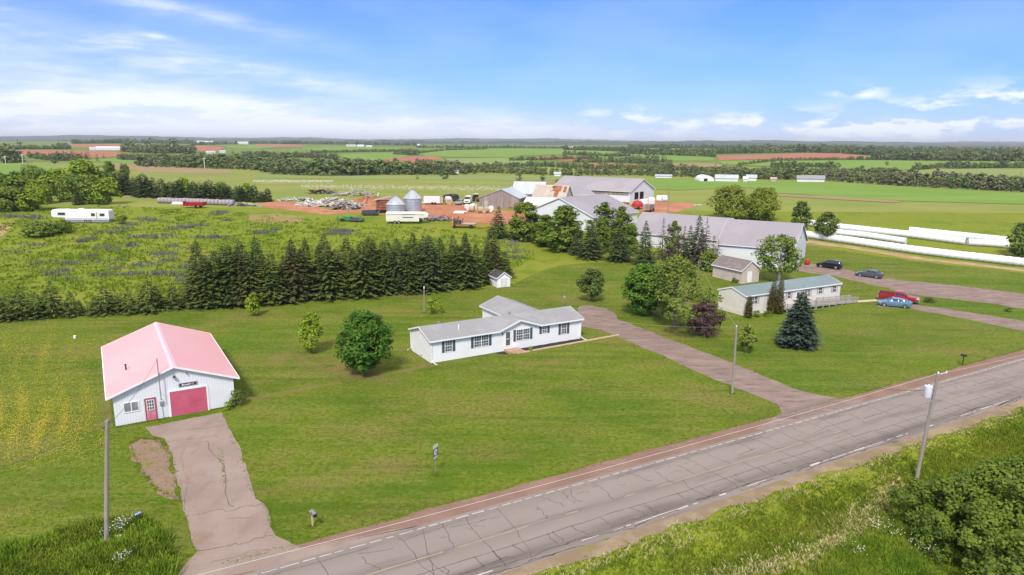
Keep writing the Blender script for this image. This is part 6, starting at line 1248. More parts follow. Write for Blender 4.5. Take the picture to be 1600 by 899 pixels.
clutter('red_machine', 'red baler under the corner of the large white barn', 'farm machine', 996, 326.5, 40, [('hood', 'red_paint', [('l', [(.02, 2.6), (1.0, 2.4), (1.7, 1.6), (1.8, .6)], 14)]), ('wheel', 'rubber', [wh(-1.2, -1.4)]), ('wheel', 'rubber', [wh(1.2, -1.4)])])
clutter('feed_tank', 'white feed tank beside the gable of the large white barn', 'tank', 1017.5, 324, 0, [('tank', 'tank', [('l', [(.3, .3), (1.1, .9), (1.2, 2.3), (.9, 3.0), (.1, 3.2)], 14)]), ('leg', 'grey_metal', [('t', [(.8, .8, -.1), (.8, .8, 1)], .08, 5)]), ('leg', 'grey_metal', [('t', [(-.8, -.8, -.1), (-.8, -.8, 1)], .08, 5)])])
clutter('wagon', 'dark hay wagon between the red baler and the near barn', 'wagon', 1013, 331, 60, [('box', 'old_wood', [('b', -2, -1.1, .9, 2, 1.1, 2.2)]), ('wheel', 'rubber', [wh(-1.2, -1.15, .5)]), ('wheel', 'rubber', [wh(1.2, -1.15, .5)])])
for i, (x, y) in enumerate(((1003, 322), (1010, 321), (1030, 315.5), (1037, 315))): clutter('wrapped_bale', ['white wrapped bale left of the feed tank', 'white wrapped bale touching the feed tank', 'white wrapped bale on the grass right of the large barn', 'farther white wrapped bale on the grass right of the large barn'][i], 'bale', x, y, 35 * i, [('bale', 'plastic_wrap', [('t', [(0, -.8, 1.0), (0, .8, 1.0)], 1.1, 16)])])
# scrap heaps: nobody could count the boards
def heap(name, label, cx, cy, rx, ry, hz, n, mts, ln=(1.2, 4.0)):
    bpt = spot(cx, cy); q = MB()
    for _ in range(n):
        a, u = rng.uniform(0, 6.28), rng.uniform(0, 1) ** .6; x, y = rx * u * math.cos(a), ry * u * math.sin(a); z = hz * (1 - u) * rng.uniform(.3, 1) + .1; l = rng.uniform(*ln) / 2; an = rng.uniform(0, 6.28); t_ = rng.normal(0, .25); w = rng.uniform(.05, .28); th = rng.uniform(.03, .14)
        d = np.array([math.cos(an) * math.cos(t_), math.sin(an) * math.cos(t_), math.sin(t_)]); s_ = np.array([-math.sin(an), math.cos(an), 0]); up_ = np.cross(d, s_); c = np.array([x, y, max(z, .1)]); q.hexa([c + d * l * i + s_ * w * j + up_ * th * k for k in (-1, 1) for (i, j) in ((-1, -1), (1, -1), (1, 1), (-1, 1))], int(rng.integers(len(mts))))
    o = q.build(name, [M[k] for k in mts]); o.location = tuple(map(float, bpt)); tag(o, label, 'scrap heap', kind='stuff')
heap('lumber_heap', 'big heap of bleached boards and scrap at the back of the clay yard', 520, 321, 11, 5, 2.4, 420, ['scrap', 'scrap', 'scrap', 'grey_wood', 'tank'])
heap('lumber_heap', 'dark tangle of scrap boards at the right end of the board heap', 540, 326, 5, 3, 2.0, 160, ['old_wood', 'scrap', 'dark', 'grey_wood'])
heap('lumber_heap', 'pale scrap sheets on the bank left of the board heap', 466, 314, 6, 2, 1.2, 60, ['tank', 'scrap', 'grey_wood'])
heap('lumber_heap', 'grey scrap panels standing on the grass bank behind the clay', 555, 306, 9, 2, 3.4, 60, ['scrap', 'grey_wood'], (2, 4.5))
heap('lumber_heap', 'rusty machine scrap on the bank above the board heap', 505, 303, 6, 2, 2.4, 60, ['rust', 'dark', 'grey_metal'], (1, 5))
heap('lumber_heap', 'scattered scrap in the grass right of the grey bales', 384, 322, 6, 1.5, .9, 60, ['scrap', 'grey_metal', 'tarp'], (.8, 2))
heap('lumber_heap', 'rubble and pipes right of the cream trailer', 688, 344, 4.5, 2.2, 1.5, 90, ['grey_wood', 'rust', 'tarp', 'grey_metal'], (.5, 3))
# clay bank behind the yard
bk = MB(); c0 = spot(560, 322); npts = 26
for i in range(npts):
    pass
g_ = []
for i in range(40):
    x = 545 + (612 - 545) * i / 39; p = spot(x, 321); hh = 2.3 * math.sin(PI * i / 39) ** .6 * (1 + .25 * math.sin(i * 1.7)); g_.append([(p[0], p[1] - 1.2, p[2] - .3), (p[0], p[1] + rng.normal(0, .3), p[2] + hh * .55 + .1), (p[0], p[1] + 1.5 + rng.normal(0, .3), p[2] + hh), (p[0], p[1] + 6, p[2] + hh * .8), (p[0], p[1] + 12, p[2] - .2)])
bk.loft(g_, cap=False, close=False); tag(bk.build('clay_bank', M['clay'], None, True), kind='structure')

# --- poles and lines
def pole(label, px, py, top_px, top_py, r_=.14, name='utility_pole', mt_n='pole_wood', group=None):
    b = spot(px, py); h = height_to(b, top_py); 
    # sideways lean: the pole leans in the plane facing the viewer
    d = ray(top_px, top_py); y_at = b[1]; tp = C0 + d * (y_at / d[1]); tp = np.array([tp[0], y_at, tp[2]])
    t_ = thing(name, label, 'pole', b, 0, group); q = MB(); v = tp - b; q.tube([(0, 0, -.4), tuple(v * .5), tuple(v)], [r_, r_ * .86, r_ * .70], 10); q.build('post', M[mt_n], t_); return t_, tp, v
t1, top1, v1 = pole('grey utility pole at the weed patch by the garage driveway', 165.5, 854, 167.5, 660, .15)
q = MB(); q.box(-.10, -.10, -.02, .10, .10, .12); q = q.build('cap', M['grey_metal'], t1); q.location = tuple(v1); q = MB(); q.tube([(0, 0, -.3), (-.28, -.1, -.32)], .03, 6); q = q.build('insulator', M['black'], t1); q.location = tuple(v1)
t2, top2, v2 = pole('grey utility pole on the lawn beside the gravel driveway', 1144, 615, 1151, 511, .13)
q = MB(); q.tube([(0, 0, 0), (0, 0, .16)], .05, 8); q = q.build('insulator', M['trim'], t2); q.location = tuple(v2)
t3, top3, v3 = pole('leaning roadside utility pole carrying a pale transformer', 1431, 752, 1466, 584, .15)
tf = MB(); tf.lathe([(.02, 0), (.25, .01), (.27, .06), (.27, .82), (.29, .84), (.27, .92), (.12, .98), (.02, .99)], 20); tf = tf.build('transformer', M['transformer'], t3, True); mid = v3 * .84; tf.location = (mid[0] - .52, mid[1] - .05, mid[2] - .45)
bs = MB(); bs.tube([(-.12, 0, .95), (-.12, 0, 1.25)], [.05, .03], 8); bs.tube([(.12, 0, .95), (.12, 0, 1.2)], [.05, .03], 8); bs.build('bushing', M['grey_metal'], tf)
bs = MB(); bs.box(-.1, -.05, .2, .55, .05, .3); bs.box(-.1, -.05, .6, .55, .05, .7); bs.tube([(0, -.1, 0), (.2, -.25, -.25)], .03, 5); bs.build('bracket', M['grey_metal'], tf)
q = MB(); q.tube([(0, 0, 0), (0, 0, .14)], .06, 8); q.tube([(.02, 0, -.05), (.62, 0, .08)], .02, 5); q.tube([(.6, 0, .05), (.6, 0, .2)], .05, 8); q = q.build('insulator', M['trim'], t3); q.location = tuple(v3)
t4, top4, v4 = pole('short grey pole with a lamp bracket behind the bungalow', 663, 488.5, 662.5, 450, .10, 'yard_pole')
q = MB(); q.box(-.06, -.16, -.10, .10, .06, .22); q = q.build('lamp_bracket', M['transformer'], t4); q.location = tuple(v4)
t5, top5, v5 = pole('thin pale pole between the airy tree and the beige shed', 1090, 436, 1092, 407, .10)
t6, top6, v6 = pole('tall thin pole behind the lavender barn roof', 1044, 334, 1046, 293, .13)
t7, top7, v7 = pole('thin pole before the olive willow', 1083, 344, 1088, 320, .10)
q = MB(); q.box(-.7, -.05, -.12, 1.6, .05, 0); q = q.build('crossarm', M['trim'], t7); q.location = tuple(v7)
def cable(label, a, b_, sag, r_=.012, mt_n='wire', n=26, cat='power line', name='power_line'):
    a, b_ = np.array(a), np.array(b_); q = MB(); q.tube([a + (b_ - a) * i / n - np.array([0, 0, 4 * sag * (i / n) * (1 - i / n)]) for i in range(n + 1)], r_, 5); return tag(q.build(name, M[mt_n]), label, cat)
HG = Matrix.Translation(Vector(tuple(map(float, spot(181, 667))))) @ Matrix.Rotation(math.radians(31.6), 4, 'Z')
mast_top = np.array(HG @ Vector((3.69, -.62, 5.75)))
cable('service wire from the garage mast to the pole by the weeds', mast_top, top1 + [0, 0, -.25], .35, .014)
far_l = np.array([-36.0, 18.0, 8.0]); cable('wire running from the pole by the weeds to the lower left', top1 + [-.2, 0, -.3], far_l, .5, .016)
cable('slack wire from the driveway pole across the lawn to the transformer pole', top2, top3 + [-.3, 0, -1.3], 1.9, .014)
_d = ray(285, 893); wl_end = C0 + _d * ((7.0 - CAM_H) / _d[2]); wl_end = np.array(top3) + (wl_end - np.array(top3)) * 1.35
cable('pale wire from the transformer pole along the near road shoulder', top3, wl_end, .45, .010, 'pale_wire', 60)
cable('pale wire from the transformer pole on to the right', top3 + [.6, 0, .1], np.array(road_pt(90, 9.0)).tolist() + [8.8], 1.2, .010, 'pale_wire', 40)
cable('service wire from the driveway pole to the thin pale pole', top2, top5, .5, .010, 'pale_wire')
cable('service wire from the driveway pole towards the bungalow', top2, hpt(21.0, 5.6, 2.7), .8, .006, 'pale_wire')
cable('wire from the thin pale pole to the corner of the beige shed', top5, np.array(spot(1150, 436)) + [0, 0, 1.9], .2, .012, 'pale_wire')

# --- signs and mailboxes
rs = thing('route_sign', 'small two-panel road sign on a thin post in the ditch lawn, seen at a slant', 'sign', spot(680.5, 742), math.radians(62))
q = MB(); q.tube([(0, 0, -.3), (0, 0, 2.55)], .03, 6); q.build('post', M['grey_metal'], rs)
pn = MB().box(-.30, -.05, 1.55, .30, -.032, 2.15).build('panel', mat('dark_sign', (.10, .09, .14), rough=.5), rs)
MB().box(-.30, -.05, 2.19, .30, -.032, 2.44).build('tab_panel', mat('pale_sign', (.60, .64, .52), rough=.5), rs); MB().box(-.22, -.05, 1.36, .22, -.032, 1.51).build('lower_tab', mat('pale_sign_b', (.52, .58, .48), rough=.5), rs)
q = MB(); q.poly([(-.16, -.054, 1.64), (.12, -.054, 1.64), (.20, -.054, 1.86), (.14, -.054, 2.06), (-.02, -.054, 2.10), (-.18, -.054, 2.04), (-.2, -.054, 1.84)]); q.build('emblem', M['flag_white'], pn)
q = MB(); q.box(-.05, -.062, 1.74, .0, -.058, 1.98); q.box(.04, -.062, 1.74, .09, -.058, 1.98); q.build('numeral', M['shutter'], pn)
def mailbox(label, px, py, ang, post_m, box_m, h=.95, extra=False):
    t_ = thing('mailbox', label, 'mailbox', spot(px, py), math.radians(ang)); q = MB(); q.box(-.05, -.05, -.2, .05, .05, h); q.build('post', M[post_m], t_)
    if extra: q = MB(); q.box(-.05, -.05, h, .05, .05, h + .22); q.box(-.05, -.40, h - .08, .05, .55, h - .01); q.box(-.16, -.05, h + .02, -.05, .05, h + .12); q.build('arm', M[post_m], t_)
    q = MB(); k = 10; rings = []
    for y in (-.30 if not extra else .02, .30 if not extra else .62): rings.append([(-.13, y, h), (-.13, y, h + .16)] + [(-.13 * math.cos(PI * j / k), y, h + .16 + .11 * math.sin(PI * j / k)) for j in range(1, k)] + [(.13, y, h + .16), (.13, y, h)])
    q.loft(rings); bx_ = q.build('box', M[box_m], t_); yy = rings[-1][0][1]; MB().box(-.12, yy + .003, h + .01, .12, yy + .015, h + .2).build('door', M['dark'], bx_); MB().box(.135, yy - .3, h + .1, .15, yy - .26, h + .32).build('flag', M['red_paint'], bx_)
    return t_
mailbox('dark mailbox on a raw timber post beside the garage driveway', 488.5, 822, 215, 'raw_wood', 'grey_metal', .92, True)
mailbox('black mailbox on a black post at the roadside lawn before the mobile home', 1504, 570.5, 60, 'black', 'black', 1.05)
cs = thing('civic_sign', 'small tilted blue civic number sign in the tall weeds by the pole', 'sign', spot(217, 823), math.radians(20)); q = MB(); q.tube([(0, 0, -.2), (.03, 0, .85)], .025, 6); q.build('post', M['grey_metal'], cs)
q = MB().box(-.23, -.03, -.09, .23, -.01, .09).build('panel', M['blue'], cs); q.location = (.03, -.02, .95); q.rotation_euler = (math.radians(-25), math.radians(-22), 0); q2 = MB()
for i in range(4): q2.box(-.17 + .095 * i, -.036, -.055, -.11 + .095 * i, -.032, .055)
q2.build('digits', M['flag_white'], q)
bx2 = thing('junction_box', 'small white utility stake on the lawn left of the garage', 'utility box', spot(117, 529), .3); MB().box(-.12, -.12, -.1, .12, .12, .30).build('post', M['trim'], bx2); MB().box(-.14, -.14, .30, .14, .14, .36).build('cap', M['trim'], bx2)

# --- far farmhouses and barns
def far_house(px, py, wpx, wallh, roofh, label, wm='barn_white', rm='tin_roof', depth=8, axis='x', ang=0, name='farm_building', cat='building'):
    b = spot(px, py); dist = np.linalg.norm(b[:2]); w = wpx / FOC * dist; hh = wallh / FOC * dist; rh = roofh / FOC * dist; az_ = math.atan2(b[1], b[0]) - PI / 2
    return gabled(name, label, cat, b, az_ + math.radians(ang), w, depth, hh, hh + rh, axis, .3, M[wm], M[rm], None, base=-1.5, thick=.25)
for (x, y, w, wh_, rh_, lab, wm, rm) in ((1117.5, 283.5, 32, 4.5, 4.5, 'long white far barn with rust-streaked roof', 'barn_white', 'tin_roof'), (1024, 278, 24, 2.6, 1.6, 'long low white far shed right of the large barn', 'barn_white', 'tin_roof'), (1161, 284, 6, 4, 2.5, 'narrow white far house next to the long far barn', 'barn_white', 'plastic_wrap'),
        (1166, 283, 14, 4.5, 3.8, 'white far house with pale green roof among dark bushes', 'barn_white', 'tin_roof'), (1089, 281, 6, 3, 2, 'small white shed left of the round-roofed far barn', 'barn_white', 'tin_roof'), (1245, 284, 16, 4, 4, 'left part of the grey-roofed far house', 'barn_white', 'shingle'), (1258, 284, 25, 4, 4.2, 'right wing of the grey-roofed far house', 'barn_white', 'shingle'),
        (1204, 283, 8, 2.5, 2, 'low beige far shed between the houses', 'beige_board', 'tan_roof'), (140, 235, 11, 2, 1.8, 'smaller white far building left of its long neighbour', 'barn_white', 'tin_roof'), (151, 235, 27, 2.6, 2, 'long white far building on the left red fields', 'barn_white', 'plastic_wrap'),
        (122, 224, 8, 1.6, 1.2, 'small white building on the left skyline', 'barn_white', 'tin_roof'), (15, 216, 15, 1.5, 1.2, 'white building at the far left skyline', 'barn_white', 'tin_roof'), (308, 224.5, 12, 2, 1.8, 'white farmhouse on the skyline hill', 'barn_white', 'tin_roof'), (322, 225, 10, 2, 1.8, 'pale barn on the skyline beside the farmhouse', 'barn_white', 'tin_roof'),
        (355, 225.5, 28, 1.8, 1.8, 'long pale barn on the skyline', 'barn_white', 'tin_roof'), (322, 240, 12, 1.8, 1.4, 'white far roof in the trees left', 'barn_white', 'tin_roof'), (343, 239, 8, 1.8, 1.3, 'smaller white far roof in the trees', 'barn_white', 'tin_roof'), (541, 229, 14, 1.6, 1.3, 'far village house with pale roof', 'barn_white', 'tan_roof'), (558, 229.5, 10, 1.6, 1.2, 'far village house right of the pale-roofed one', 'barn_white', 'plastic_wrap'),
        (572, 230, 9, 1.4, 1.2, 'small far village building at the right end', 'barn_white', 'tin_roof'), (652, 228.5, 4, 1.6, 1.4, 'tiny far white house below the skyline', 'barn_white', 'tin_roof'), (709, 271, 12, 3.5, 2.4, 'white house hidden in the wood right of the dark oak', 'barn_white', 'tin_roof'), (887, 232.5, 8, 1.5, 1.6, 'white far house on the plateau', 'barn_white', 'plastic_wrap'),
        (866, 275.5, 10, 3.2, 2.4, 'small white house in the hedge left of the large barn', 'barn_white', 'tin_roof'), (808, 270, 6, 3, 2.2, 'small white house behind the round dark tree', 'barn_white', 'plastic_wrap')):
    far_house(x, y, w, wh_, rh_, lab, wm, rm)
qh = spot(1093.5, 283.5); dq = np.linalg.norm(qh[:2]); rq = 10.5 / FOC * dq; qt = thing('quonset_barn', 'far white round-roofed barn with a dark doorway', 'building', qh, math.atan2(qh[1], qh[0]) - PI / 2 + .2)
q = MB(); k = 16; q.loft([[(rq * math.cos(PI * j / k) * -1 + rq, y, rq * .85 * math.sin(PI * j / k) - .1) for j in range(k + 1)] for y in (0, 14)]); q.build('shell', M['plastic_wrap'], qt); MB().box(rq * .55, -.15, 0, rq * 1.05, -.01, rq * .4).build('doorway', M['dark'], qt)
for i, (x, y, ty) in enumerate(((36, 256, 241), (320, 264, 247), (9, 256, 244))):
    b = spot(x, y); h = height_to(b, ty); q = MB(); q.tube([(0, 0, -.3), (0, 0, h)], .22, 6); q.box(-1.4, -.08, h - .6, 1.4, .08, h - .4); o = q.build('utility_pole', M['transformer']); o.location = tuple(b); tag(o, ['far pale pole beside the dark stand of trees at the left', 'far pale pole above the long mixed wood', 'far thin pole at the left picture edge'][i], 'pole')

# ------------------------------------------------------------------ grasses, weeds, flowers (ground cover nobody could count)
def blades(pts, hgt_, wid, lean=.35, per=3):
    pts = np.repeat(np.asarray(pts), per, axis=0); n = len(pts); a = rng.uniform(0, 2 * PI, n); off = rng.normal(0, .07, (n, 2)) * (1 + np.reshape(hgt_, (-1, 1)) * .6); h = hgt_ * rng.uniform(.55, 1.25, n); w = wid * rng.uniform(.6, 1.4, n)
    bx = pts[:, 0] + off[:, 0]; by = pts[:, 1] + off[:, 1]; bz = pts[:, 2] - .03; dx, dy = np.cos(a), np.sin(a); la = rng.uniform(0, 2 * PI, n); ll = np.minimum(np.abs(rng.normal(0, lean, n)), 1.3) * h; tx, ty = np.cos(la) * ll, np.sin(la) * ll
    q = np.empty((n, 4, 3)); q[:, 0] = np.stack([bx - dx * w, by - dy * w, bz], -1); q[:, 1] = np.stack([bx + dx * w, by + dy * w, bz], -1)
    q[:, 2] = np.stack([bx + dx * w * .7 + tx * .9, by + dy * w * .7 + ty * .9, bz + h * .9], -1); q[:, 3] = np.stack([bx - dx * w * .35 + tx, by - dy * w * .35 + ty, bz + h], -1); return q
def onground(xy): xy = np.asarray(xy); return np.column_stack([xy, ground_z(xy[:, 0], xy[:, 1])])
def lump(x, y, sc, seed=0.0): return .5 + .25 * (np.sin(x / sc + 1.3 * np.sin(y / sc * .8 + seed) + seed) + np.cos(y / sc * 1.1 + 1.1 * np.sin(x / sc * .7 + 2 * seed)))
# verge on the camera side of the road
t_ = rng.uniform(-22, 75, 90000); s_ = rng.uniform(7.7, 27, 90000); xy = RO + np.outer(t_, RU) + np.outer(s_, RS)
vv = np.column_stack([xy, ground_z(xy[:, 0], xy[:, 1])]) - C0; dep = vv @ _f; ipx = 800 + FOC * (vv @ CR) / dep; ipy = 449.5 - FOC * (vv @ CU) / dep
def seg_d(a, b_):
    a = np.array(a, float); b_ = np.array(b_, float); u = np.clip(((ipx - a[0]) * (b_[0] - a[0]) + (ipy - a[1]) * (b_[1] - a[1])) / ((b_ - a) @ (b_ - a)), 0, 1); return np.hypot(ipx - a[0] - u * (b_[0] - a[0]), ipy - a[1] - u * (b_[1] - a[1]))
dry = np.maximum.reduce([np.exp(-(seg_d((1060, 925), (1280, 868)) / 15) ** 2), np.exp(-(seg_d((1280, 868), (1352, 812)) / 24) ** 2), np.exp(-(seg_d((1352, 812), (1392, 765)) / 22) ** 2) * .8, np.exp(-(seg_d((1000, 868), (1110, 835)) / 9) ** 2) * .7])
dry = np.maximum(dry, (s_ < 8.8) * .6); dn = lump(xy[:, 0], xy[:, 1], 1.1)
isdry = rng.random(90000) < np.clip(dry * .7, 0, .65); edge = np.clip((s_ - 7.6) / 1.2, .15, 1); keep = rng.random(90000) < (.8 + .5 * dn) * edge
gmask = keep & ~isdry; hh = np.where(s_ < 9.5, .17, .27) * (.75 + .5 * dn)
Q1 = blades(onground(xy[gmask]), np.repeat(hh[gmask], 3), .045)
tag(link('verge_grass', quad_mesh('verge_grass', Q1, M['grass_blade'])), 'uneven green grass on the near verge of the road', 'grass', kind='stuff')
dmask = keep & isdry; Q2 = blades(onground(xy[dmask]), np.repeat(hh[dmask] * .85, 3), .05, 1.6)
tag(link('dry_grass', quad_mesh('dry_grass', Q2, M['straw_blade'])), 'flattened straw-coloured grass below the verge', 'grass', kind='stuff')
# dense tall patch before the thicket
P_ = []
while len(P_) < 9000:
    x, y = rng.uniform(1265, 1445), rng.uniform(846, 930)
    if ((x - 1365) / 78) ** 2 + ((y - 905) / 55) ** 2 < 1: P_.append((x, y))
pp = np.array([spot(*p)[:2] for p in rng.permutation(P_)[:3000]]); pp = np.repeat(pp, 4, 0) + rng.normal(0, .12, (12000, 2))
tag(link('tall_grass', quad_mesh('tall_grass', blades(onground(pp), .62, .035, .35, 2), M['weed_blade'])), 'lush patch of tall grass before the corner thicket', 'grass', kind='stuff')
# weeds round the left pole
P_ = []
while len(P_) < 2600:
    x, y = rng.uniform(-40, 300), rng.uniform(800, 935); topl = np.interp(x, [-40, 0, 110, 150, 180, 215, 245, 300], [872, 862, 838, 824, 818, 815, 826, 905])
    if y > topl + rng.exponential(6) and x < np.interp(y, [800, 840, 870, 935], [240, 252, 256, 262]) + rng.normal(0, 6): P_.append(spot(x, y)[:2])
pp = np.array(P_); lum = lump(pp[:, 0], pp[:, 1], .9, 2.0); pp2 = np.repeat(pp, 6, 0) + rng.normal(0, .16, (len(pp) * 6, 2)); hh = np.repeat(.38 + .75 * lum, 6)
tag(link('weeds', quad_mesh('weeds', np.concatenate([blades(onground(pp2), np.repeat(hh, 3), .045, .4)]), M['weed_blade'])), 'rank green weeds round the foot of the left utility pole', 'weeds', kind='stuff')
def flowers(name, label, centres, spread, n, h, size, mt_n):
    Q = []
    for (cx, cy) in centres:
        c = spot(cx, cy)
        for _ in range(n):
            p = c + np.array([*rng.normal(0, spread, 2), 0]); z = ground_z(p[0], p[1]) + h * rng.uniform(.75, 1.2); nrm = unit(rng.normal(0, .5, 3) + np.array([0, -.3, 1])); tt = unit(np.cross(nrm, rng.normal(0, 1, 3))); s2 = np.cross(nrm, tt); q = size * rng.uniform(.6, 1.4); c3 = np.array([p[0], p[1], z]); Q.append([c3 - tt * q, c3 + s2 * q, c3 + tt * q, c3 - s2 * q])
    return tag(link(name, quad_mesh(name, np.array(Q), M[mt_n])), label, 'flowers', kind='stuff')
flowers('white_flowers', 'white flower heads in the weeds by the left pole', [(187, 834), (193, 840), (196, 830), (192, 845), (187, 863), (190, 894), (196, 889), (204, 886), (168, 850)], .22, 26, .95, .032, 'white_flower')
flowers('white_flowers', 'white flower heads at the edge of the corner thicket', [(1370, 838), (1380, 832), (1392, 842), (1425, 862), (1438, 868), (1450, 860), (1455, 875), (1320, 868), (1340, 876), (1048, 836)], .35, 22, .75, .034, 'white_flower')
# yellow flowers in streaks over the left lawn
P_ = []
while len(P_) < 17000:
    x, y = rng.uniform(-40, 215), rng.uniform(495, 735); sx = x + (y - 500) * .06
    if rng.random() < np.clip(1.08 - (x / 175) ** 2 * .9, 0, 1) * np.clip((y - 498) / 60, .05, 1) * np.clip((740 - y) / 60, 0, 1) * (.14 + .9 * ((.5 + .25 * (math.sin(sx / 5.5 + 1.3 * math.sin(y * .24 / 4.4 + 1) + 1) + math.cos(y * .24 / 5.5 * 1.1 + 1.1 * math.sin(sx / 5.5 * .7 + 2)))) ** 2.4)): P_.append(ray(x, y))
P_ = np.array(P_); tt = -CAM_H / P_[:, 2]; fx = P_[:, 0] * tt; fy = P_[:, 1] * tt; gxy = (fx > -60) | True
gpos = np.array([np.array(HG.inverted() @ Vector((a, b_, 0))) for a, b_ in zip(fx, fy)]); ok = ~((gpos[:, 0] > -1) & (gpos[:, 0] < 11) & (gpos[:, 1] > -.8) & (gpos[:, 1] < 18.2)); fx, fy = fx[ok], fy[ok]; n = len(fx)
s_ = rng.uniform(.018, .042, n); a = rng.uniform(0, 6.28, n); z = rng.uniform(.08, .2, n); Q = np.stack([np.stack([fx + np.cos(a + k * PI / 2) * s_, fy + np.sin(a + k * PI / 2) * s_, z + .02 * ((k % 2) * 2 - 1)], -1) for k in range(4)], 1)
tag(link('yellow_flowers', quad_mesh('yellow_flowers', Q, M['yellow_flower'])), 'streaks of small yellow flowers over the lawn left of the garage', 'flowers', kind='stuff')
# mown lawn: short tufts, thicker in some patches than in others
def inside(px_, py_, poly):
    r = np.zeros(len(px_), bool); n = len(poly)
    for i in range(n):
        x0, y0 = poly[i][:2]; x1, y1 = poly[(i + 1) % n][:2]
        with np.errstate(divide='ignore', invalid='ignore'): r ^= ((y0 > py_) != (y1 > py_)) & (px_ < (x1 - x0) * (py_ - y0) / (y1 - y0) + x0)
    return r
nl = 130000; u = rng.uniform(0, 1, nl); ly = 36 * (125 / 36.0) ** u; lx = rng.uniform(-.88, .88, nl) * ly
ok = inside(lx, ly, lawn_poly) & ~inside(lx, ly, garage_drive) & ~inside(lx, ly, house_drive)
for (Mi, x0, x1, y0, y1) in ((HG, -.3, 10.2, -.2, 17.5), (HM, -.3, 21.3, -1.6, 6.0), (HM, 13, 18.8, 5, 12.7), (HM, 11, 26.5, -1.9, 0), (MM, 0, 29, -3.2, 5.5)):
    g = np.array(Mi.inverted()); qx = g[0, 0] * lx + g[0, 1] * ly + g[0, 3]; qy = g[1, 0] * lx + g[1, 1] * ly + g[1, 3]; ok &= ~((qx > x0) & (qx < x1) & (qy > y0) & (qy < y1))
along = (lx - RO[0]) * RU[0] + (ly - RO[1]) * RU[1]; across = (lx - RO[0]) * RS[0] + (ly - RO[1]) * RS[1]; ok &= across < -2.1
for nm_ in ('farm_lane', 'driveway'):
    for o_ in [o for o in bpy.data.objects if o.name.split('.')[0] == nm_ and o.type == 'MESH']:
        v_ = np.array([v.co[:2] for v in o_.data.vertices]); ctr = v_.mean(0)
        for f_ in o_.data.polygons: ok &= ~inside(lx, ly, [o_.data.vertices[k].co for k in f_.vertices])
pat = lump(lx, ly, 3.1, .4) * .5 + lump(lx, ly, 1.2, 1.9) * .5; mow = .5 + .5 * np.sin(across * 5.6 + 1.2 * np.sin(along * .05)); ok &= rng.random(nl) < (.25 + .75 * pat) * (.55 + .45 * mow)
tag(link('lawn_grass', quad_mesh('lawn_grass', blades(np.column_stack([lx[ok], ly[ok], ground_z(lx[ok], ly[ok])]), .075, .045, .7, 2), M['lawn_blade'])), 'short uneven grass tufts of the mown lawns', 'grass', kind='stuff')
# meadow: rough tufts and grey-violet lupin clumps behind the spruce row
def meadow_pts(n):
    out = []
    while len(out) < n:
        x, y = rng.uniform(-120, 830), rng.uniform(316, 485)
        if y < np.interp(x, [-120, 0, 290, 310, 757, 830], [498, 494, 474, 470, 440, 405]) and y > np.interp(x, [0, 190, 250, 420, 560, 700, 760, 830], [330, 322, 326, 336, 348, 360, 372, 392]): out.append((x, y))
    return out
mp_ = np.array([spot(*p)[:2] for p in meadow_pts(7000)]); dn = lump(mp_[:, 0], mp_[:, 1], 5.0, .7); mp_ = mp_[rng.random(7000) < .25 + .9 * dn]
tag(link('meadow_grass', quad_mesh('meadow_grass', blades(onground(np.repeat(mp_, 3, 0) + rng.normal(0, .5, (len(mp_) * 3, 2))),   .40, .11, .6, 3), M['meadow_blade'])), 'rough meadow tufts behind the spruce row', 'grass', kind='stuff')
dk_pts = np.array([spot(*p)[:2] for p in meadow_pts(620)]); dn = lump(dk_pts[:, 0], dk_pts[:, 1], 7.0, 2.1); dk_pts = dk_pts[dn > .55]; dk_pts = np.repeat(dk_pts, 20, 0) + rng.normal(0, .8, (len(dk_pts) * 20, 2))
tag(link('meadow_weeds', quad_mesh('meadow_weeds', blades(onground(dk_pts), .45, .12, .6, 2), M['weed_blade'])), 'darker weed clumps in the meadow behind the spruce row', 'weeds', kind='stuff')
lc = [(140, 402), (190, 420), (225, 415), (160, 432), (255, 398), (262, 408), (250, 430), (280, 432), (100, 424), (110, 437), (235, 370), (245, 372), (215, 372), (262, 368), (280, 358), (292, 356), (310, 353), (230, 343), (240, 346), (285, 440), (300, 420), (330, 430), (340, 405), (310, 372), (335, 372), (355, 372), (140, 375), (128, 378), (170, 365), (192, 358), (205, 352),
      (527, 362), (535, 367), (540, 362), (520, 366), (340, 336), (345, 333), (355, 345), (8, 338), (20, 340), (35, 341), (50, 340), (60, 343), (640, 400), (655, 410), (800, 384), (802, 395), (806, 404), (805, 378), (180, 408), (120, 412), (205, 430), (85, 430), (70, 412), (410, 365), (430, 360), (60, 384), (25, 395), (205, 385), (175, 390), (300, 390), (270, 385)]
Q = []
for (x, y) in lc:
    c = spot(x, y)[:2]; k = int(rng.uniform(20, 60)); sp = rng.uniform(.5, 1.3); pts_ = c + rng.normal(0, 1, (k, 2)) * np.array([sp * 1.5, sp * .8]); Q.append(blades(onground(pts_), rng.uniform(.55, .85), .075, .25, 3))
tag(link('lupins', quad_mesh('lupins', np.concatenate(Q), M['lupin'])), 'grey-violet lupin clumps scattered over the meadow', 'lupins', kind='stuff')
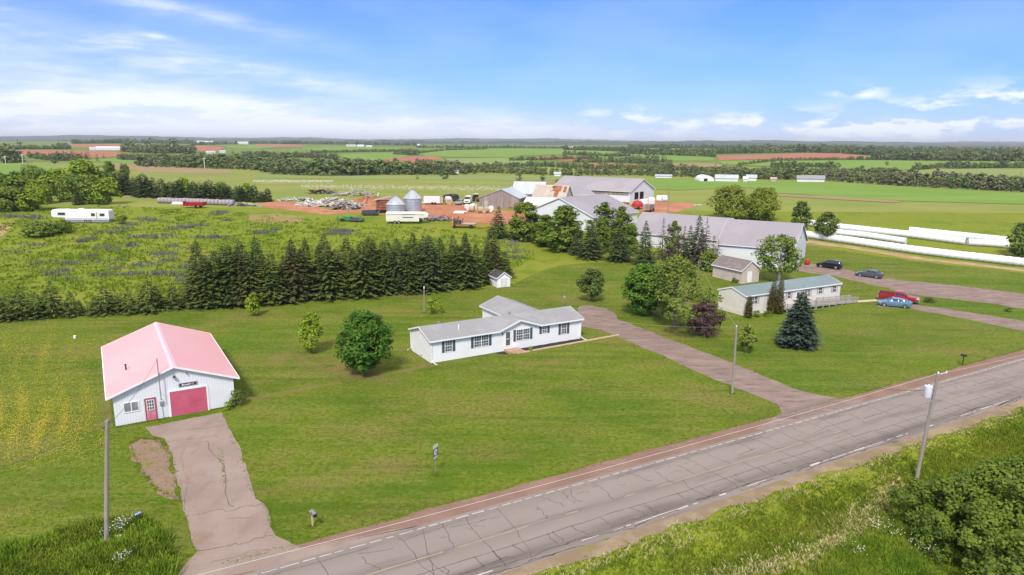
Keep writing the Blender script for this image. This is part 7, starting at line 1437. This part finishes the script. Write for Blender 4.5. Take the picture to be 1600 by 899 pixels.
# ragged grass where the lawn meets walls, poles and drives
Pm = []
for i in range(260): u = i / 259; Pm.append(np.array(HG @ Vector((u * 4.2, -.12 + rng.normal(0, .06), 0)))[:2]); Pm.append(np.array(HG @ Vector((7.7 + u * 2.2, -.1 + rng.normal(0, .06), 0)))[:2]); Pm.append(np.array(HG @ Vector((-.12 + rng.normal(0, .05), u * 17, 0)))[:2])
for p in ((1144, 615), (680, 742), (488, 823), (663, 489), (1504, 571)):
    c = spot(*p)[:2]; Pm += [c + rng.normal(0, .18, 2) for _ in range(60)]
for t in np.linspace(-30, 110, 1500): Pm.append(road_pt(t, -2.05 + rng.normal(0, .14)))
for a_, b_ in (((240, 684), (268, 712)), ((268, 712), (304, 858)), ((356, 668), (400, 780)), ((414, 787), (430, 838)), ((345, 700), (352, 760)), ((202, 695), (219, 736)), ((219, 736), (244, 764)), ((244, 764), (281, 784)), ((202, 695), (219, 685)), ((219, 685), (250, 687)), ((250, 687), (262, 701)), ((262, 701), (281, 784))):
    for i in range(70): u = rng.random(); Pm.append(spot(a_[0] + (b_[0] - a_[0]) * u, a_[1] + (b_[1] - a_[1]) * u)[:2] + rng.normal(0, .09, 2))
tag(link('edge_grass', quad_mesh('edge_grass', blades(onground(np.array(Pm)), .10, .03, .5, 4), M['grass_blade'])), 'ragged grass along walls, posts and drive edges', 'grass', kind='stuff')

# ------------------------------------------------------------------ haze: even thin air round everything
hz = MB().box(-15200, -300, -4, 15200, 16400, 150); hz_m = bpy.data.materials.new('haze'); hz_m.use_nodes = True; nt = hz_m.node_tree; nt.nodes.clear()
pv = nt.nodes.new('ShaderNodeVolumePrincipled'); pv.inputs['Color'].default_value = (.86, .93, 1.0, 1); pv.inputs['Density'].default_value = 8.5e-5; pv.inputs['Anisotropy'].default_value = .2
ho_ = nt.nodes.new('ShaderNodeOutputMaterial'); nt.links.new(pv.outputs[0], ho_.inputs['Volume'])
tag(hz.build('haze', hz_m), 'thin summer haze lying over the fields', 'haze', kind='stuff')
